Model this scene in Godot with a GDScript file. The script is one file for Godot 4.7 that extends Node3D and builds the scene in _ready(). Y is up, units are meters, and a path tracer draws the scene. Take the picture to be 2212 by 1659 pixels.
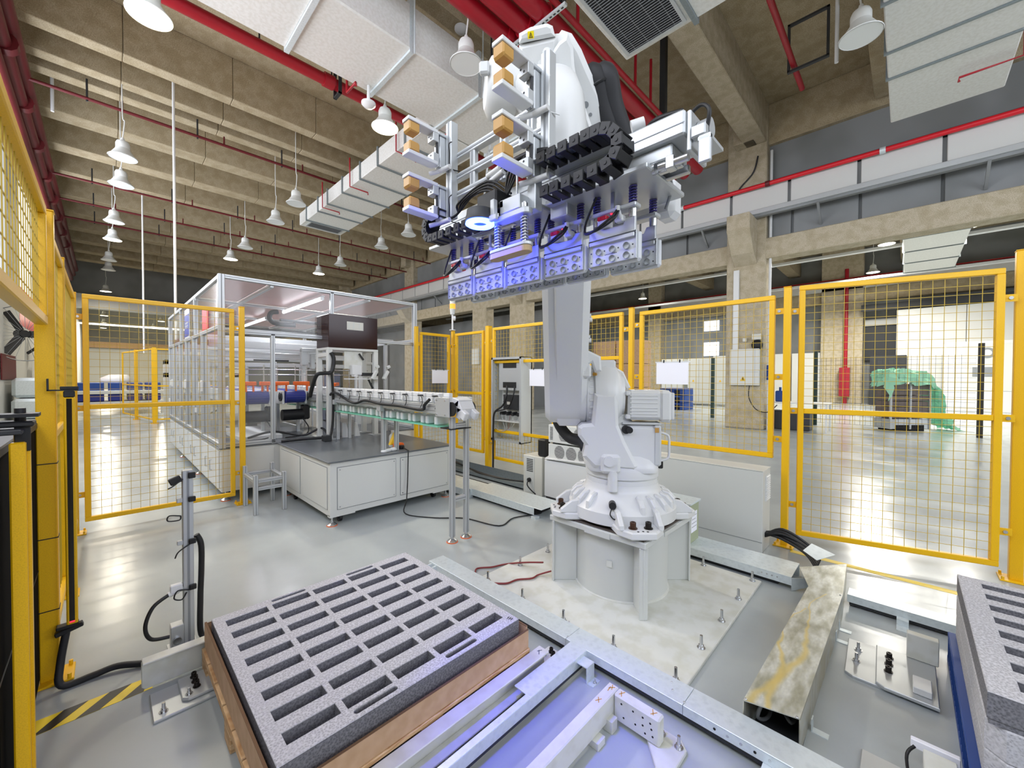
extends Node3D
# An automated palletising cell in a factory hall. World: y up, metres, x towards the right-hand wall, -z along the hall.

class MB:
	var v := PackedVector3Array()
	var n := PackedVector3Array()
	var u := PackedVector2Array()
	var xf := Transform3D.IDENTITY
	func tri(a: Vector3, b: Vector3, c: Vector3, na: Vector3, nb: Vector3, nc: Vector3, ua := Vector2.ZERO, ub := Vector2.ZERO, uc := Vector2.ZERO) -> void:
		var g := (b - a).cross(c - a)
		var p := [a, b, c]
		var m := [na, nb, nc]
		var t := [ua, ub, uc]
		var order := [0, 2, 1] if g.dot(na + nb + nc) > 0.0 else [0, 1, 2]
		for i in order:
			v.append(xf * p[i])
			n.append((xf.basis * m[i]).normalized())
			u.append(t[i])
	func quad(a: Vector3, b: Vector3, c: Vector3, d: Vector3, nn: Vector3) -> void:
		tri(a, b, c, nn, nn, nn, Vector2(0, 1), Vector2(1, 1), Vector2(1, 0))
		tri(a, c, d, nn, nn, nn, Vector2(0, 1), Vector2(1, 0), Vector2(0, 0))
	func flat(a: Vector3, b: Vector3, c: Vector3, d: Vector3, out: Vector3) -> void:
		var g := (b - a).cross(c - a)
		if g.length() < 1e-12:
			g = (c - a).cross(d - a)
		g = g.normalized()
		quad(a, b, c, d, g if g.dot(out) > 0 else -g)
	func box(c: Vector3, s: Vector3, bev := 0.0, bs := Basis.IDENTITY) -> MB:
		var h := s * 0.5
		var k: float = minf(bev, minf(h.x, minf(h.y, h.z)) * 0.49)
		var ax := [Vector3.RIGHT, Vector3.UP, Vector3.BACK]
		for i in 3:
			for sg in [-1.0, 1.0]:
				var o: Vector3 = ax[i]
				var p: Vector3 = ax[(i + 1) % 3]
				var q: Vector3 = ax[(i + 2) % 3]
				var hi := h[i]
				var hp := h[(i + 1) % 3] - k
				var hq := h[(i + 2) % 3] - k
				var cc: Vector3 = o * hi * sg
				quad(c + bs * (cc - p * hp - q * hq), c + bs * (cc + p * hp - q * hq), c + bs * (cc + p * hp + q * hq), c + bs * (cc - p * hp + q * hq), bs * (o * sg))
		if k > 0.0:
			for i in 3:
				var o: Vector3 = ax[i]
				var p: Vector3 = ax[(i + 1) % 3]
				var q: Vector3 = ax[(i + 2) % 3]
				var ho := h[i] - k
				var hp := h[(i + 1) % 3]
				var hq := h[(i + 2) % 3]
				for sp in [-1.0, 1.0]:
					for sq in [-1.0, 1.0]:
						var e1: Vector3 = p * hp * sp + q * (hq - k) * sq
						var e2: Vector3 = p * (hp - k) * sp + q * hq * sq
						quad(c + bs * (e1 - o * ho), c + bs * (e1 + o * ho), c + bs * (e2 + o * ho), c + bs * (e2 - o * ho), bs * (p * sp + q * sq).normalized())
			for sx in [-1.0, 1.0]:
				for sy in [-1.0, 1.0]:
					for sz in [-1.0, 1.0]:
						var d := Vector3(sx, sy, sz)
						var w := d.normalized()
						tri(c + bs * (Vector3(h.x, h.y - k, h.z - k) * d), c + bs * (Vector3(h.x - k, h.y, h.z - k) * d), c + bs * (Vector3(h.x - k, h.y - k, h.z) * d), bs * w, bs * w, bs * w)
		return self
	func bx(x0: float, x1: float, y0: float, y1: float, z0: float, z1: float, bev := 0.0) -> MB:
		return box(Vector3(x0 + x1, y0 + y1, z0 + z1) * 0.5, Vector3(absf(x1 - x0), absf(y1 - y0), absf(z1 - z0)), bev)
	func bar(a: Vector3, b: Vector3, w: float, h: float, bev := 0.0, up := Vector3.UP) -> MB:
		var z := (b - a).normalized()
		if absf(z.dot(up)) > 0.98:
			up = Vector3.RIGHT
		var x := up.cross(z).normalized()
		return box((a + b) * 0.5, Vector3(w, h, a.distance_to(b)), bev, Basis(x, z.cross(x), z))
	func cyl(a: Vector3, b: Vector3, r0: float, r1 := -1.0, k := 16, caps := true) -> MB:
		if r1 < 0.0:
			r1 = r0
		var z := (b - a).normalized()
		var x := z.cross(Vector3.UP if absf(z.y) < 0.9 else Vector3.RIGHT).normalized()
		var y := z.cross(x)
		var sl := (r0 - r1) / maxf(a.distance_to(b), 1e-6)
		for i in k:
			var d0 := x * cos(TAU * i / k) + y * sin(TAU * i / k)
			var d1 := x * cos(TAU * (i + 1) / k) + y * sin(TAU * (i + 1) / k)
			var n0 := (d0 + z * sl).normalized()
			var n1 := (d1 + z * sl).normalized()
			if r0 > 0.0:
				tri(a + d0 * r0, a + d1 * r0, b + d1 * r1, n0, n1, n1)
			if r1 > 0.0:
				tri(a + d0 * r0, b + d1 * r1, b + d0 * r1, n0, n1, n0)
			if caps and r0 > 0.0:
				tri(a, a + d1 * r0, a + d0 * r0, -z, -z, -z)
			if caps and r1 > 0.0:
				tri(b, b + d0 * r1, b + d1 * r1, z, z, z)
		return self
	func lathe(pr: Array, o: Vector3, ax := Vector3.UP, k := 24) -> MB:
		# profile points (radius, along the axis); sharp corners where the turn exceeds 40 degrees
		var z := ax.normalized()
		var x := z.cross(Vector3.UP if absf(z.y) < 0.9 else Vector3.RIGHT).normalized()
		var y := z.cross(x)
		var m := pr.size()
		var fn := []
		for j in m - 1:
			var d: Vector2 = pr[j + 1] - pr[j]
			fn.append(Vector2(d.y, -d.x).normalized())
		for j in m - 1:
			if (pr[j + 1] - pr[j]).length() < 1e-7:
				continue
			var na: Vector2 = fn[j]
			var nb: Vector2 = fn[j]
			if j > 0 and fn[j - 1].dot(fn[j]) > 0.76:
				na = (fn[j - 1] + fn[j]).normalized()
			if j < m - 2 and fn[j + 1].dot(fn[j]) > 0.76:
				nb = (fn[j + 1] + fn[j]).normalized()
			var p: Vector2 = pr[j]
			var q: Vector2 = pr[j + 1]
			for i in k:
				var d0 := x * cos(TAU * i / k) + y * sin(TAU * i / k)
				var d1 := x * cos(TAU * (i + 1) / k) + y * sin(TAU * (i + 1) / k)
				if p.x > 1e-6:
					tri(o + d0 * p.x + z * p.y, o + d1 * p.x + z * p.y, o + d1 * q.x + z * q.y, d0 * na.x + z * na.y, d1 * na.x + z * na.y, d1 * nb.x + z * nb.y)
				if q.x > 1e-6:
					tri(o + d0 * p.x + z * p.y, o + d1 * q.x + z * q.y, o + d0 * q.x + z * q.y, d0 * na.x + z * na.y, d1 * nb.x + z * nb.y, d0 * nb.x + z * nb.y)
		return self
	func tube(pts: Array, r: float, k := 8, smooth := true) -> MB:
		var p := []
		if smooth and pts.size() > 2:
			for i in pts.size() - 1:
				var p0: Vector3 = pts[maxi(i - 1, 0)]
				var p1: Vector3 = pts[i]
				var p2: Vector3 = pts[i + 1]
				var p3: Vector3 = pts[mini(i + 2, pts.size() - 1)]
				for s in 6:
					p.append(p1.cubic_interpolate(p2, p0, p3, s / 6.0))
			p.append(pts[-1])
		else:
			p = pts
		var rings := []
		var dirs := []
		var x := Vector3.ZERO
		for i in p.size():
			var t: Vector3 = (p[mini(i + 1, p.size() - 1)] - p[maxi(i - 1, 0)]).normalized()
			if x == Vector3.ZERO:
				x = t.cross(Vector3.UP if absf(t.y) < 0.9 else Vector3.RIGHT).normalized()
			x = (x - t * x.dot(t)).normalized()
			var y := t.cross(x)
			var ring := []
			var dd := []
			for j in k:
				var d := x * cos(TAU * j / k) + y * sin(TAU * j / k)
				dd.append(d)
				ring.append(p[i] + d * r)
			rings.append(ring)
			dirs.append(dd)
		for i in p.size() - 1:
			for j in k:
				var j2 := (j + 1) % k
				tri(rings[i][j], rings[i][j2], rings[i + 1][j2], dirs[i][j], dirs[i][j2], dirs[i + 1][j2])
				tri(rings[i][j], rings[i + 1][j2], rings[i + 1][j], dirs[i][j], dirs[i + 1][j2], dirs[i + 1][j])
		for e in [0, p.size() - 1]:
			var t: Vector3 = (p[1] - p[0]).normalized() * (-1.0) if e == 0 else (p[-1] - p[-2]).normalized()
			for j in k:
				tri(p[e], rings[e][j], rings[e][(j + 1) % k], t, t, t)
		return self
	func prism(poly: Array, d: float, t := Transform3D.IDENTITY, bev := 0.0, smooth := false, holes := []) -> MB:
		# poly in the xy plane, extruded from z = -d/2 to d/2, both rims chamfered by bev
		var pp := PackedVector2Array(poly)
		if Geometry2D.is_polygon_clockwise(pp):
			pp.reverse()
		var inner := pp
		if bev > 0.0:
			var k0 := pp.size()
			inner = PackedVector2Array()
			for i in k0:
				var e0 := (pp[i] - pp[(i + k0 - 1) % k0]).normalized()
				var e1 := (pp[(i + 1) % k0] - pp[i]).normalized()
				var m := Vector2(-e0.y, e0.x) + Vector2(-e1.y, e1.x)
				inner.append(pp[i] + m.normalized() * bev / maxf(0.35, m.length() * 0.5))
		var rings := [pp]
		var cap := inner
		var capholes := []
		for hp in holes:
			var q := PackedVector2Array(hp)
			if not Geometry2D.is_polygon_clockwise(q):
				q.reverse()
			rings.append(q)
			capholes.append(q)
			# join the hole to the outline by a bridge so that one triangulation covers both
			var best := 1e9
			var bi := 0
			var bj := 0
			for i in cap.size():
				for j in q.size():
					var dd := cap[i].distance_squared_to(q[j])
					if dd < best:
						best = dd
						bi = i
						bj = j
			var merged := PackedVector2Array()
			for i in bi + 1:
				merged.append(cap[i])
			for j in q.size() + 1:
				merged.append(q[(bj + j) % q.size()])
			for i in range(bi, cap.size()):
				merged.append(cap[i])
			cap = merged
		var ids := Geometry2D.triangulate_polygon(cap)
		for s in [-1.0, 1.0]:
			var nz := t.basis * Vector3(0, 0, s)
			for i in range(0, ids.size(), 3):
				var a := cap[ids[i]]
				var b := cap[ids[i + 1]]
				var c := cap[ids[i + 2]]
				tri(t * Vector3(a.x, a.y, s * d / 2), t * Vector3(b.x, b.y, s * d / 2), t * Vector3(c.x, c.y, s * d / 2), nz, nz, nz, a, b, c)
		for ri in rings.size():
			var r: PackedVector2Array = rings[ri]
			var k := r.size()
			var b: float = bev if ri == 0 else 0.0
			var en := []
			for i in k:
				var e := (r[(i + 1) % k] - r[i]).normalized()
				en.append(Vector3(e.y, -e.x, 0))
			for i in k:
				var i2 := (i + 1) % k
				var na: Vector3 = en[i]
				var nb: Vector3 = en[i]
				if smooth or ri > 0:
					if en[(i + k - 1) % k].dot(en[i]) > 0.6:
						na = (en[(i + k - 1) % k] + en[i]).normalized()
					if en[i2].dot(en[i]) > 0.6:
						nb = (en[i2] + en[i]).normalized()
				na = t.basis * na
				nb = t.basis * nb
				var a0 := t * Vector3(r[i].x, r[i].y, -d / 2 + b)
				var a1 := t * Vector3(r[i].x, r[i].y, d / 2 - b)
				var b0 := t * Vector3(r[i2].x, r[i2].y, -d / 2 + b)
				var b1 := t * Vector3(r[i2].x, r[i2].y, d / 2 - b)
				tri(a0, b0, b1, na, nb, nb)
				tri(a0, b1, a1, na, nb, na)
				if b > 0.0:
					for s in [-1.0, 1.0]:
						var z := t.basis * Vector3(0, 0, s)
						var o0: Vector3 = a0 if s < 0 else a1
						var o1: Vector3 = b0 if s < 0 else b1
						var q0 := t * Vector3(inner[i].x, inner[i].y, s * d / 2)
						var q1 := t * Vector3(inner[i2].x, inner[i2].y, s * d / 2)
						var ma := (na + z).normalized()
						var mb := (nb + z).normalized()
						tri(o0, o1, q1, ma, mb, mb)
						tri(o0, q1, q0, ma, mb, ma)
		return self
	func ball(c: Vector3, r: float, sc := Vector3.ONE, k := 14) -> MB:
		for i in k:
			for j in k / 2:
				var f := func(a: int, b: int) -> Vector3: return Vector3(cos(TAU * a / k) * sin(PI * b / (k / 2)), cos(PI * b / (k / 2)), sin(TAU * a / k) * sin(PI * b / (k / 2)))
				var p: Vector3 = f.call(i, j)
				var q: Vector3 = f.call(i + 1, j)
				var s: Vector3 = f.call(i + 1, j + 1)
				var w: Vector3 = f.call(i, j + 1)
				if j > 0:
					tri(c + p * r * sc, c + q * r * sc, c + s * r * sc, p, q, s)
				if j < k / 2 - 1:
					tri(c + p * r * sc, c + s * r * sc, c + w * r * sc, p, s, w)
		return self
	func spring(a: Vector3, b: Vector3, r: float, w: float, turns: float) -> MB:
		var z := (b - a).normalized()
		var x := z.cross(Vector3.RIGHT if absf(z.x) < 0.9 else Vector3.UP).normalized()
		var y := z.cross(x)
		var pts := []
		var m := int(turns * 10)
		for i in m + 1:
			var t := float(i) / m
			var an := TAU * turns * t
			pts.append(a.lerp(b, t) + (x * cos(an) + y * sin(an)) * r)
		return tube(pts, w, 5, false)
	func loft(secs: Array, k := 28, p := 4.0) -> MB:
		# rounded sections [centre, half axis u, half axis v] joined into one skin with closed ends
		var rings := []
		for s in secs:
			var ring := []
			for j in k:
				var a := TAU * j / k
				var cu := cos(a)
				var sv := sin(a)
				var q := pow(pow(absf(cu), p) + pow(absf(sv), p), -1.0 / p)
				ring.append(s[0] + s[1] * cu * q + s[2] * sv * q)
			rings.append(ring)
		var nr := []
		for i in rings.size():
			var row := []
			for j in k:
				var du: Vector3 = rings[i][(j + 1) % k] - rings[i][(j + k - 1) % k]
				var dw: Vector3 = rings[mini(i + 1, rings.size() - 1)][j] - rings[maxi(i - 1, 0)][j]
				var g := du.cross(dw).normalized()
				row.append(g if g.dot(rings[i][j] - secs[i][0]) > 0 else -g)
			nr.append(row)
		for i in rings.size() - 1:
			for j in k:
				var j2 := (j + 1) % k
				tri(rings[i][j], rings[i][j2], rings[i + 1][j2], nr[i][j], nr[i][j2], nr[i + 1][j2])
				tri(rings[i][j], rings[i + 1][j2], rings[i + 1][j], nr[i][j], nr[i + 1][j2], nr[i + 1][j])
		for e in [0, rings.size() - 1]:
			var o: Vector3 = secs[e][0]
			var z: Vector3 = (secs[0][0] - secs[1][0] if e == 0 else secs[e][0] - secs[e - 1][0]).normalized()
			for j in k:
				tri(o, rings[e][j], rings[e][(j + 1) % k], z, z, z)
		return self
	func mesh() -> ArrayMesh:
		var a := []
		a.resize(Mesh.ARRAY_MAX)
		a[Mesh.ARRAY_VERTEX] = v
		a[Mesh.ARRAY_NORMAL] = n
		a[Mesh.ARRAY_TEX_UV] = u
		var m := ArrayMesh.new()
		m.add_surface_from_arrays(Mesh.PRIMITIVE_TRIANGLES, a)
		return m

var used := {}
var M := {}

func mb(t := Transform3D.IDENTITY) -> MB:
	var b := MB.new()
	b.xf = t
	return b

func numbered(s: String) -> String:
	used[s] = used.get(s, 0) + 1
	return s if used[s] == 1 else "%s_%03d" % [s, used[s] - 1]

func tag(o: Node3D, label: String, cat := "", group := "", kind := "") -> Node3D:
	if label: o.set_meta("label", label)
	if cat: o.set_meta("category", cat)
	if group: o.set_meta("group", group)
	if kind: o.set_meta("kind", kind)
	return o

func thing(nm: String, label: String, cat: String, at := Vector3.ZERO, turn := 0.0, group := "") -> Node3D:
	var o := Node3D.new()
	o.name = numbered(nm)
	add_child(o)
	o.position = at
	o.rotation.y = turn
	tag(o, label, cat, group)
	return o

func part(par: Node3D, nm: String, b: MB, m: Material, label := "", kind := "") -> MeshInstance3D:
	return share(par, nm, b.mesh(), m, label, kind)

func share(par: Node3D, nm: String, me: Mesh, m: Material, label := "", kind := "", at := Vector3.ZERO) -> MeshInstance3D:
	var o := MeshInstance3D.new()
	o.mesh = me
	o.material_override = m
	o.position = at
	var k := 0
	var want := nm
	while par.has_node(NodePath(want)):
		k += 1
		want = "%s_%03d" % [nm, k]
	o.name = want
	par.add_child(o)
	tag(o, label, "", "", kind)
	return o

func lone(nm: String, label: String, cat: String, b: MB, m: Material, group := "", at := Vector3.ZERO, turn := 0.0) -> MeshInstance3D:
	var o := MeshInstance3D.new()
	o.mesh = b.mesh()
	o.material_override = m
	o.name = numbered(nm)
	add_child(o)
	o.position = at
	o.rotation.y = turn
	tag(o, label, cat, group)
	return o

func struct(nm: String, b: MB, m: Material) -> Node3D:
	var o := lone(nm, "", "", b, m)
	o.set_meta("kind", "structure")
	return o

func structnode(nm: String) -> Node3D:
	var o := Node3D.new()
	o.name = numbered(nm)
	add_child(o)
	o.set_meta("kind", "structure")
	return o

func copy(o: Node3D, at: Vector3, turn: float, label := "", group := "") -> Node3D:
	var nm := String(o.name).rstrip("0123456789").trim_suffix("_")
	var c: Node3D = o.duplicate()
	c.name = numbered(nm)
	add_child(c)
	c.position = at
	c.rotation.y = turn
	if label: c.set_meta("label", label)
	if group: c.set_meta("group", group)
	return c

# ---------------------------------------------------------------- materials
func noise(freq: float, sd: int, oct := 4, typ := FastNoiseLite.TYPE_SIMPLEX_SMOOTH, size := 512, ramp: Gradient = null, nmap := false, bump := 1.0) -> NoiseTexture2D:
	var f := FastNoiseLite.new()
	f.seed = sd
	f.noise_type = typ
	f.frequency = freq
	f.fractal_octaves = oct
	var t := NoiseTexture2D.new()
	t.width = size
	t.height = size
	t.seamless = true
	t.seamless_blend_skirt = 0.2
	t.noise = f
	t.color_ramp = ramp
	t.as_normal_map = nmap
	t.bump_strength = bump
	return t

func ramp(cols: Array, offs: Array) -> Gradient:
	var g := Gradient.new()
	g.offsets = PackedFloat32Array(offs)
	var c := PackedColorArray()
	for x in cols:
		c.append(x if x is Color else Color(x))
	g.colors = c
	return g

func mat(c: Color, rough := 0.5, metal := 0.0, spec := 0.5) -> StandardMaterial3D:
	var m := StandardMaterial3D.new()
	m.albedo_color = c
	m.roughness = rough
	m.metallic = metal
	m.metallic_specular = spec
	return m

func tex(m: StandardMaterial3D, t: Texture2D, scale: float, world := true) -> StandardMaterial3D:
	m.albedo_texture = t
	m.uv1_triplanar = true
	m.uv1_world_triplanar = world
	m.uv1_scale = Vector3.ONE * scale
	return m

func detail(m: StandardMaterial3D, t: Texture2D, scale: float, world := true) -> StandardMaterial3D:
	m.detail_enabled = true
	m.detail_albedo = t
	m.detail_blend_mode = BaseMaterial3D.BLEND_MODE_MUL
	m.detail_uv_layer = BaseMaterial3D.DETAIL_UV_2
	m.uv2_triplanar = true
	m.uv2_world_triplanar = world
	m.uv2_scale = Vector3.ONE * scale
	return m

func glow(c: Color, e: float) -> StandardMaterial3D:
	var m := mat(c, 0.6)
	m.emission_enabled = true
	m.emission = c
	m.emission_energy_multiplier = e
	return m

func pane(c: Color, a: float) -> StandardMaterial3D:
	var m := mat(Color(c.r, c.g, c.b, a), 0.06)
	m.transparency = BaseMaterial3D.TRANSPARENCY_ALPHA
	return m

func text_pic(nm: String, w: int, h: int, bg: Color, rects: Array) -> StandardMaterial3D:
	# flat print: [x, y, w, h, colour] rectangles on a plain ground
	var im := Image.create(w, h, false, Image.FORMAT_RGB8)
	im.fill(bg)
	for r in rects:
		im.fill_rect(Rect2i(r[0], r[1], r[2], r[3]), r[4])
	var m := mat(Color.WHITE, 0.5)
	m.albedo_texture = ImageTexture.create_from_image(im)
	m.resource_name = nm
	return m

func make_materials() -> void:
	var cn := noise(0.006, 3, 5, FastNoiseLite.TYPE_SIMPLEX_SMOOTH, 1024, ramp(["b5a98f", "c0b59c", "cbc1ab", "bbb097"], [0.0, 0.42, 0.62, 1.0]))
	var cf := noise(0.09, 8, 3, FastNoiseLite.TYPE_SIMPLEX_SMOOTH, 512, ramp(["d8d5cf", "ffffff"], [0.15, 0.75]))
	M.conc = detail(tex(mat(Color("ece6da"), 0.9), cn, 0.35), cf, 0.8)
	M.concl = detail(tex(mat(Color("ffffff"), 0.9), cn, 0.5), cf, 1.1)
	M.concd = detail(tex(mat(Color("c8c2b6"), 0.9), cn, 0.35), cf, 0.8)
	M.greywall = detail(mat(Color("8e9192"), 0.85), noise(0.006, 61, 3, FastNoiseLite.TYPE_SIMPLEX_SMOOTH, 256, ramp(["e6e6e4", "ffffff"], [0.2, 0.7])), 0.3)
	M.whitewall = mat(Color("d6d7d3"), 0.7)
	var fn := noise(0.004, 21, 5, FastNoiseLite.TYPE_SIMPLEX_SMOOTH, 1024, ramp(["cdd0d0", "d4d7d7", "d9dcdc", "d0d3d3"], [0.0, 0.4, 0.65, 1.0]))
	M.floor = tex(mat(Color("d1d6d7"), 0.16, 0.0, 0.55), fn, 0.22)
	M.floor.roughness_texture = noise(0.01, 5, 4, FastNoiseLite.TYPE_SIMPLEX_SMOOTH, 512, ramp(["6a6a6a", "9a9a9a"], [0.25, 0.8]))
	M.floor.roughness = 0.42
	M.floor.normal_enabled = true
	M.floor.normal_texture = noise(0.02, 55, 2, FastNoiseLite.TYPE_SIMPLEX_SMOOTH, 512, null, true, 1.2)
	M.floor.normal_scale = 0.12
	M.duct = detail(mat(Color("dfe0dc"), 0.55), noise(0.05, 31, 3, FastNoiseLite.TYPE_SIMPLEX_SMOOTH, 512, ramp(["f4f3f0", "ffffff"], [0.2, 0.7])), 0.6)
	M.robot = mat(Color("dadcdb"), 0.33)
	M.robot_shade = mat(Color("c8cbcb"), 0.4)
	M.white = mat(Color("dcdede"), 0.4)
	M.offwhite = mat(Color("d6d8d4"), 0.42)
	M.cabinet = mat(Color("cbceca"), 0.45)
	M.plate = detail(mat(Color("d5d7d1"), 0.5), noise(0.02, 77, 4, FastNoiseLite.TYPE_SIMPLEX_SMOOTH, 512, ramp(["f3f2ec", "ffffff"], [0.25, 0.6])), 0.7)
	M.yellow = detail(mat(Color("f0bd06"), 0.38), noise(0.3, 4, 2, FastNoiseLite.TYPE_SIMPLEX_SMOOTH, 256, ramp(["eeeae0", "ffffff"], [0.2, 0.6])), 3.0)
	M.wire = mat(Color("c4a62e"), 0.4)
	M.wire_back = mat(Color("c9b25a"), 0.4)
	M.red = mat(Color("a01022"), 0.35)
	M.redbright = mat(Color("d81e2c"), 0.35)
	M.darkred = mat(Color("64121a"), 0.5)
	M.alum = mat(Color("c4c8ca"), 0.38, 0.5)
	M.alum_groove = mat(Color("8f9396"), 0.5, 0.4)
	M.steel = mat(Color("c9cbcd"), 0.22, 0.9)
	var gz := noise(0.03, 12, 4, FastNoiseLite.TYPE_CELLULAR, 512, ramp(["e0e5e6", "f4f8f9", "eaeff0"], [0.0, 0.5, 1.0]))
	M.galv = tex(mat(Color("e6ecee"), 0.36, 0.3), gz, 1.6)
	var gd := noise(0.008, 44, 5, FastNoiseLite.TYPE_SIMPLEX_SMOOTH, 512, ramp(["c3bc9f", "cfcfc6", "bdb9a6", "d6d5c8"], [0.15, 0.42, 0.6, 0.85]))
	M.galvdark = tex(mat(Color("8f9698"), 0.45, 0.4), gz, 1.6)
	M.galvdirty = tex(mat(Color("ffffff"), 0.3, 0.5), gd, 0.9)
	# dirt on the wide trunk: dull blotches and two wandering yellowish streaks
	var dn := FastNoiseLite.new()
	dn.seed = 9
	dn.frequency = 0.02
	dn.fractal_octaves = 4
	var di := Image.create(640, 96, false, Image.FORMAT_RGB8)
	for px in 640:
		for py in 96:
			var g := dn.get_noise_2d(px * 0.8, py * 2.2)
			var f := dn.get_noise_2d(px * 4.0, py * 9.0)
			var c := Color(0.80, 0.81, 0.78).lerp(Color(0.62, 0.62, 0.55), clampf(g * 1.2 + 0.4 + f * 0.3, 0.0, 1.0)) * (1.0 + f * 0.1)
			for s in 2:
				var mid := 34.0 + s * 26.0 + sin(px * 0.024 + s * 2.0) * 11.0 + dn.get_noise_2d(px * 0.3, 300.0 + s * 90.0) * 16.0
				var wd := 4.0 + 3.0 * sin(px * 0.013 + s)
				if px < 430 - s * 90:
					c = c.lerp(Color(0.83, 0.74, 0.45), clampf(1.2 - absf(py - mid) / maxf(wd, 1.5), 0.0, 1.0) * 0.75)
			di.set_pixel(px, py, c)
	M.trunkdirt = mat(Color.WHITE, 0.32, 0.25)
	M.trunkdirt.albedo_texture = ImageTexture.create_from_image(di)
	M.trunkdirt.uv1_scale = Vector3(1.0 / 1.85, 1.0 / 0.25, 1)
	M.trunkdirt.uv1_offset = Vector3(-1.7 / 1.85, -0.24 / 0.25, 0)
	M.black = mat(Color("17181a"), 0.5)
	M.rubber = mat(Color("202124"), 0.65)
	M.dark = mat(Color("2c2e31"), 0.5)
	M.darkhole = mat(Color("101010"), 0.9)
	M.bolt = mat(Color("26221f"), 0.4, 0.5)
	M.boltbrown = mat(Color("4e3527"), 0.4, 0.5)
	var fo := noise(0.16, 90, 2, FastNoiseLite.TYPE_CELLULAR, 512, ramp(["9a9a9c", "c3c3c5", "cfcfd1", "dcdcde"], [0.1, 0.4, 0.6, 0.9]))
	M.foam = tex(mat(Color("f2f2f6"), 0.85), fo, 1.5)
	M.foam_shaded = tex(mat(Color("f2f2f6"), 0.9), noise(0.16, 90, 2, FastNoiseLite.TYPE_CELLULAR, 512, ramp(["58585c", "7a7a7e", "868689", "959599"], [0.1, 0.4, 0.6, 0.9])), 1.5)  # darker foam copy: shade of pockets and sides put into the colour
	M.foam.normal_enabled = true
	M.foam.normal_texture = noise(0.3, 90, 2, FastNoiseLite.TYPE_CELLULAR, 512, null, true, 2.0)
	M.foam.normal_scale = 0.4
	var cb := noise(0.05, 15, 3, FastNoiseLite.TYPE_SIMPLEX_SMOOTH, 256, ramp(["bc9a78", "c9a787"], [0.2, 0.8]))
	M.card = tex(mat(Color("ffffff"), 0.8), cb, 1.0)
	M.cardedge = mat(Color("6d5138"), 0.9)
	var wd := noise(0.012, 18, 4, FastNoiseLite.TYPE_SIMPLEX_SMOOTH, 512, ramp(["c49a6c", "e0c096", "b68a5c", "e6c9a2"], [0.1, 0.4, 0.6, 0.9]))
	M.wood = tex(mat(Color("ffffff"), 0.75), wd, 1.0)
	M.wood.uv1_scale = Vector3(0.6, 6, 0.6)
	M.glass = pane(Color("f2f6f5"), 0.05)
	M.glass.metallic_specular = 0.3
	M.smoke = pane(Color("a58a86"), 0.35)
	M.poly = mat(Color("d6dade"), 0.5)
	M.amber = mat(Color("c79a52"), 0.35)
	M.amber.backlight_enabled = true
	M.amber.backlight = Color("6b4a1c")
	M.blue = mat(Color("1c2a86"), 0.45)
	M.bluepal = mat(Color("12408c"), 0.5)
	M.orange = mat(Color("ef6a1e"), 0.45)
	M.green = mat(Color("7fd0b0"), 0.4)
	M.brown = mat(Color("2d1614"), 0.12, 0.0, 0.35)
	M.spring = mat(Color("4a4486"), 0.35, 0.5)
	M.screenwhite = mat(Color("cfcfc6"), 0.4)
	M.paper = mat(Color("f1f2fa"), 0.7)
	M.tabletop = mat(Color("6c7176"), 0.3, 0.25)
	M.redcable = mat(Color("7c2a2c"), 0.5)
	M.tarp = mat(Color("98cfb2"), 0.35)
	M.tarp.backlight_enabled = true
	M.tarp.backlight = Color("3c7d60")
	M.lampshade = mat(Color("d6d8d4"), 0.45)
	M.lampglow = glow(Color("fff6dc"), 9.0)
	M.lampoff = mat(Color("dfe3e2"), 0.35)
	M.winglow = glow(Color("eef4ff"), 1.1)
	M.roof = mat(Color(0.72, 0.52, 0.5, 0.82), 0.3)
	M.roof.transparency = BaseMaterial3D.TRANSPARENCY_ALPHA
	M.labelgrey = mat(Color("6d7486"), 0.5)
	M.olive = mat(Color("a3ab8c"), 0.5)

func area(at: Vector3, towards: Vector3, size: Vector2, e: float, c := Color.WHITE) -> void:
	var l := AreaLight3D.new()
	l.name = numbered("area_light")
	l.area_size = size
	l.light_energy = e
	l.light_color = c
	l.area_range = 60.0
	l.shadow_enabled = true
	add_child(l)
	l.position = at
	l.look_at_from_position(at, at + towards, Vector3.UP if absf(towards.normalized().y) < 0.95 else Vector3.RIGHT)

const HC := 8.75        # underside of the ceiling slab
const XW := 12.47       # face of the right-hand columns

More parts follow.
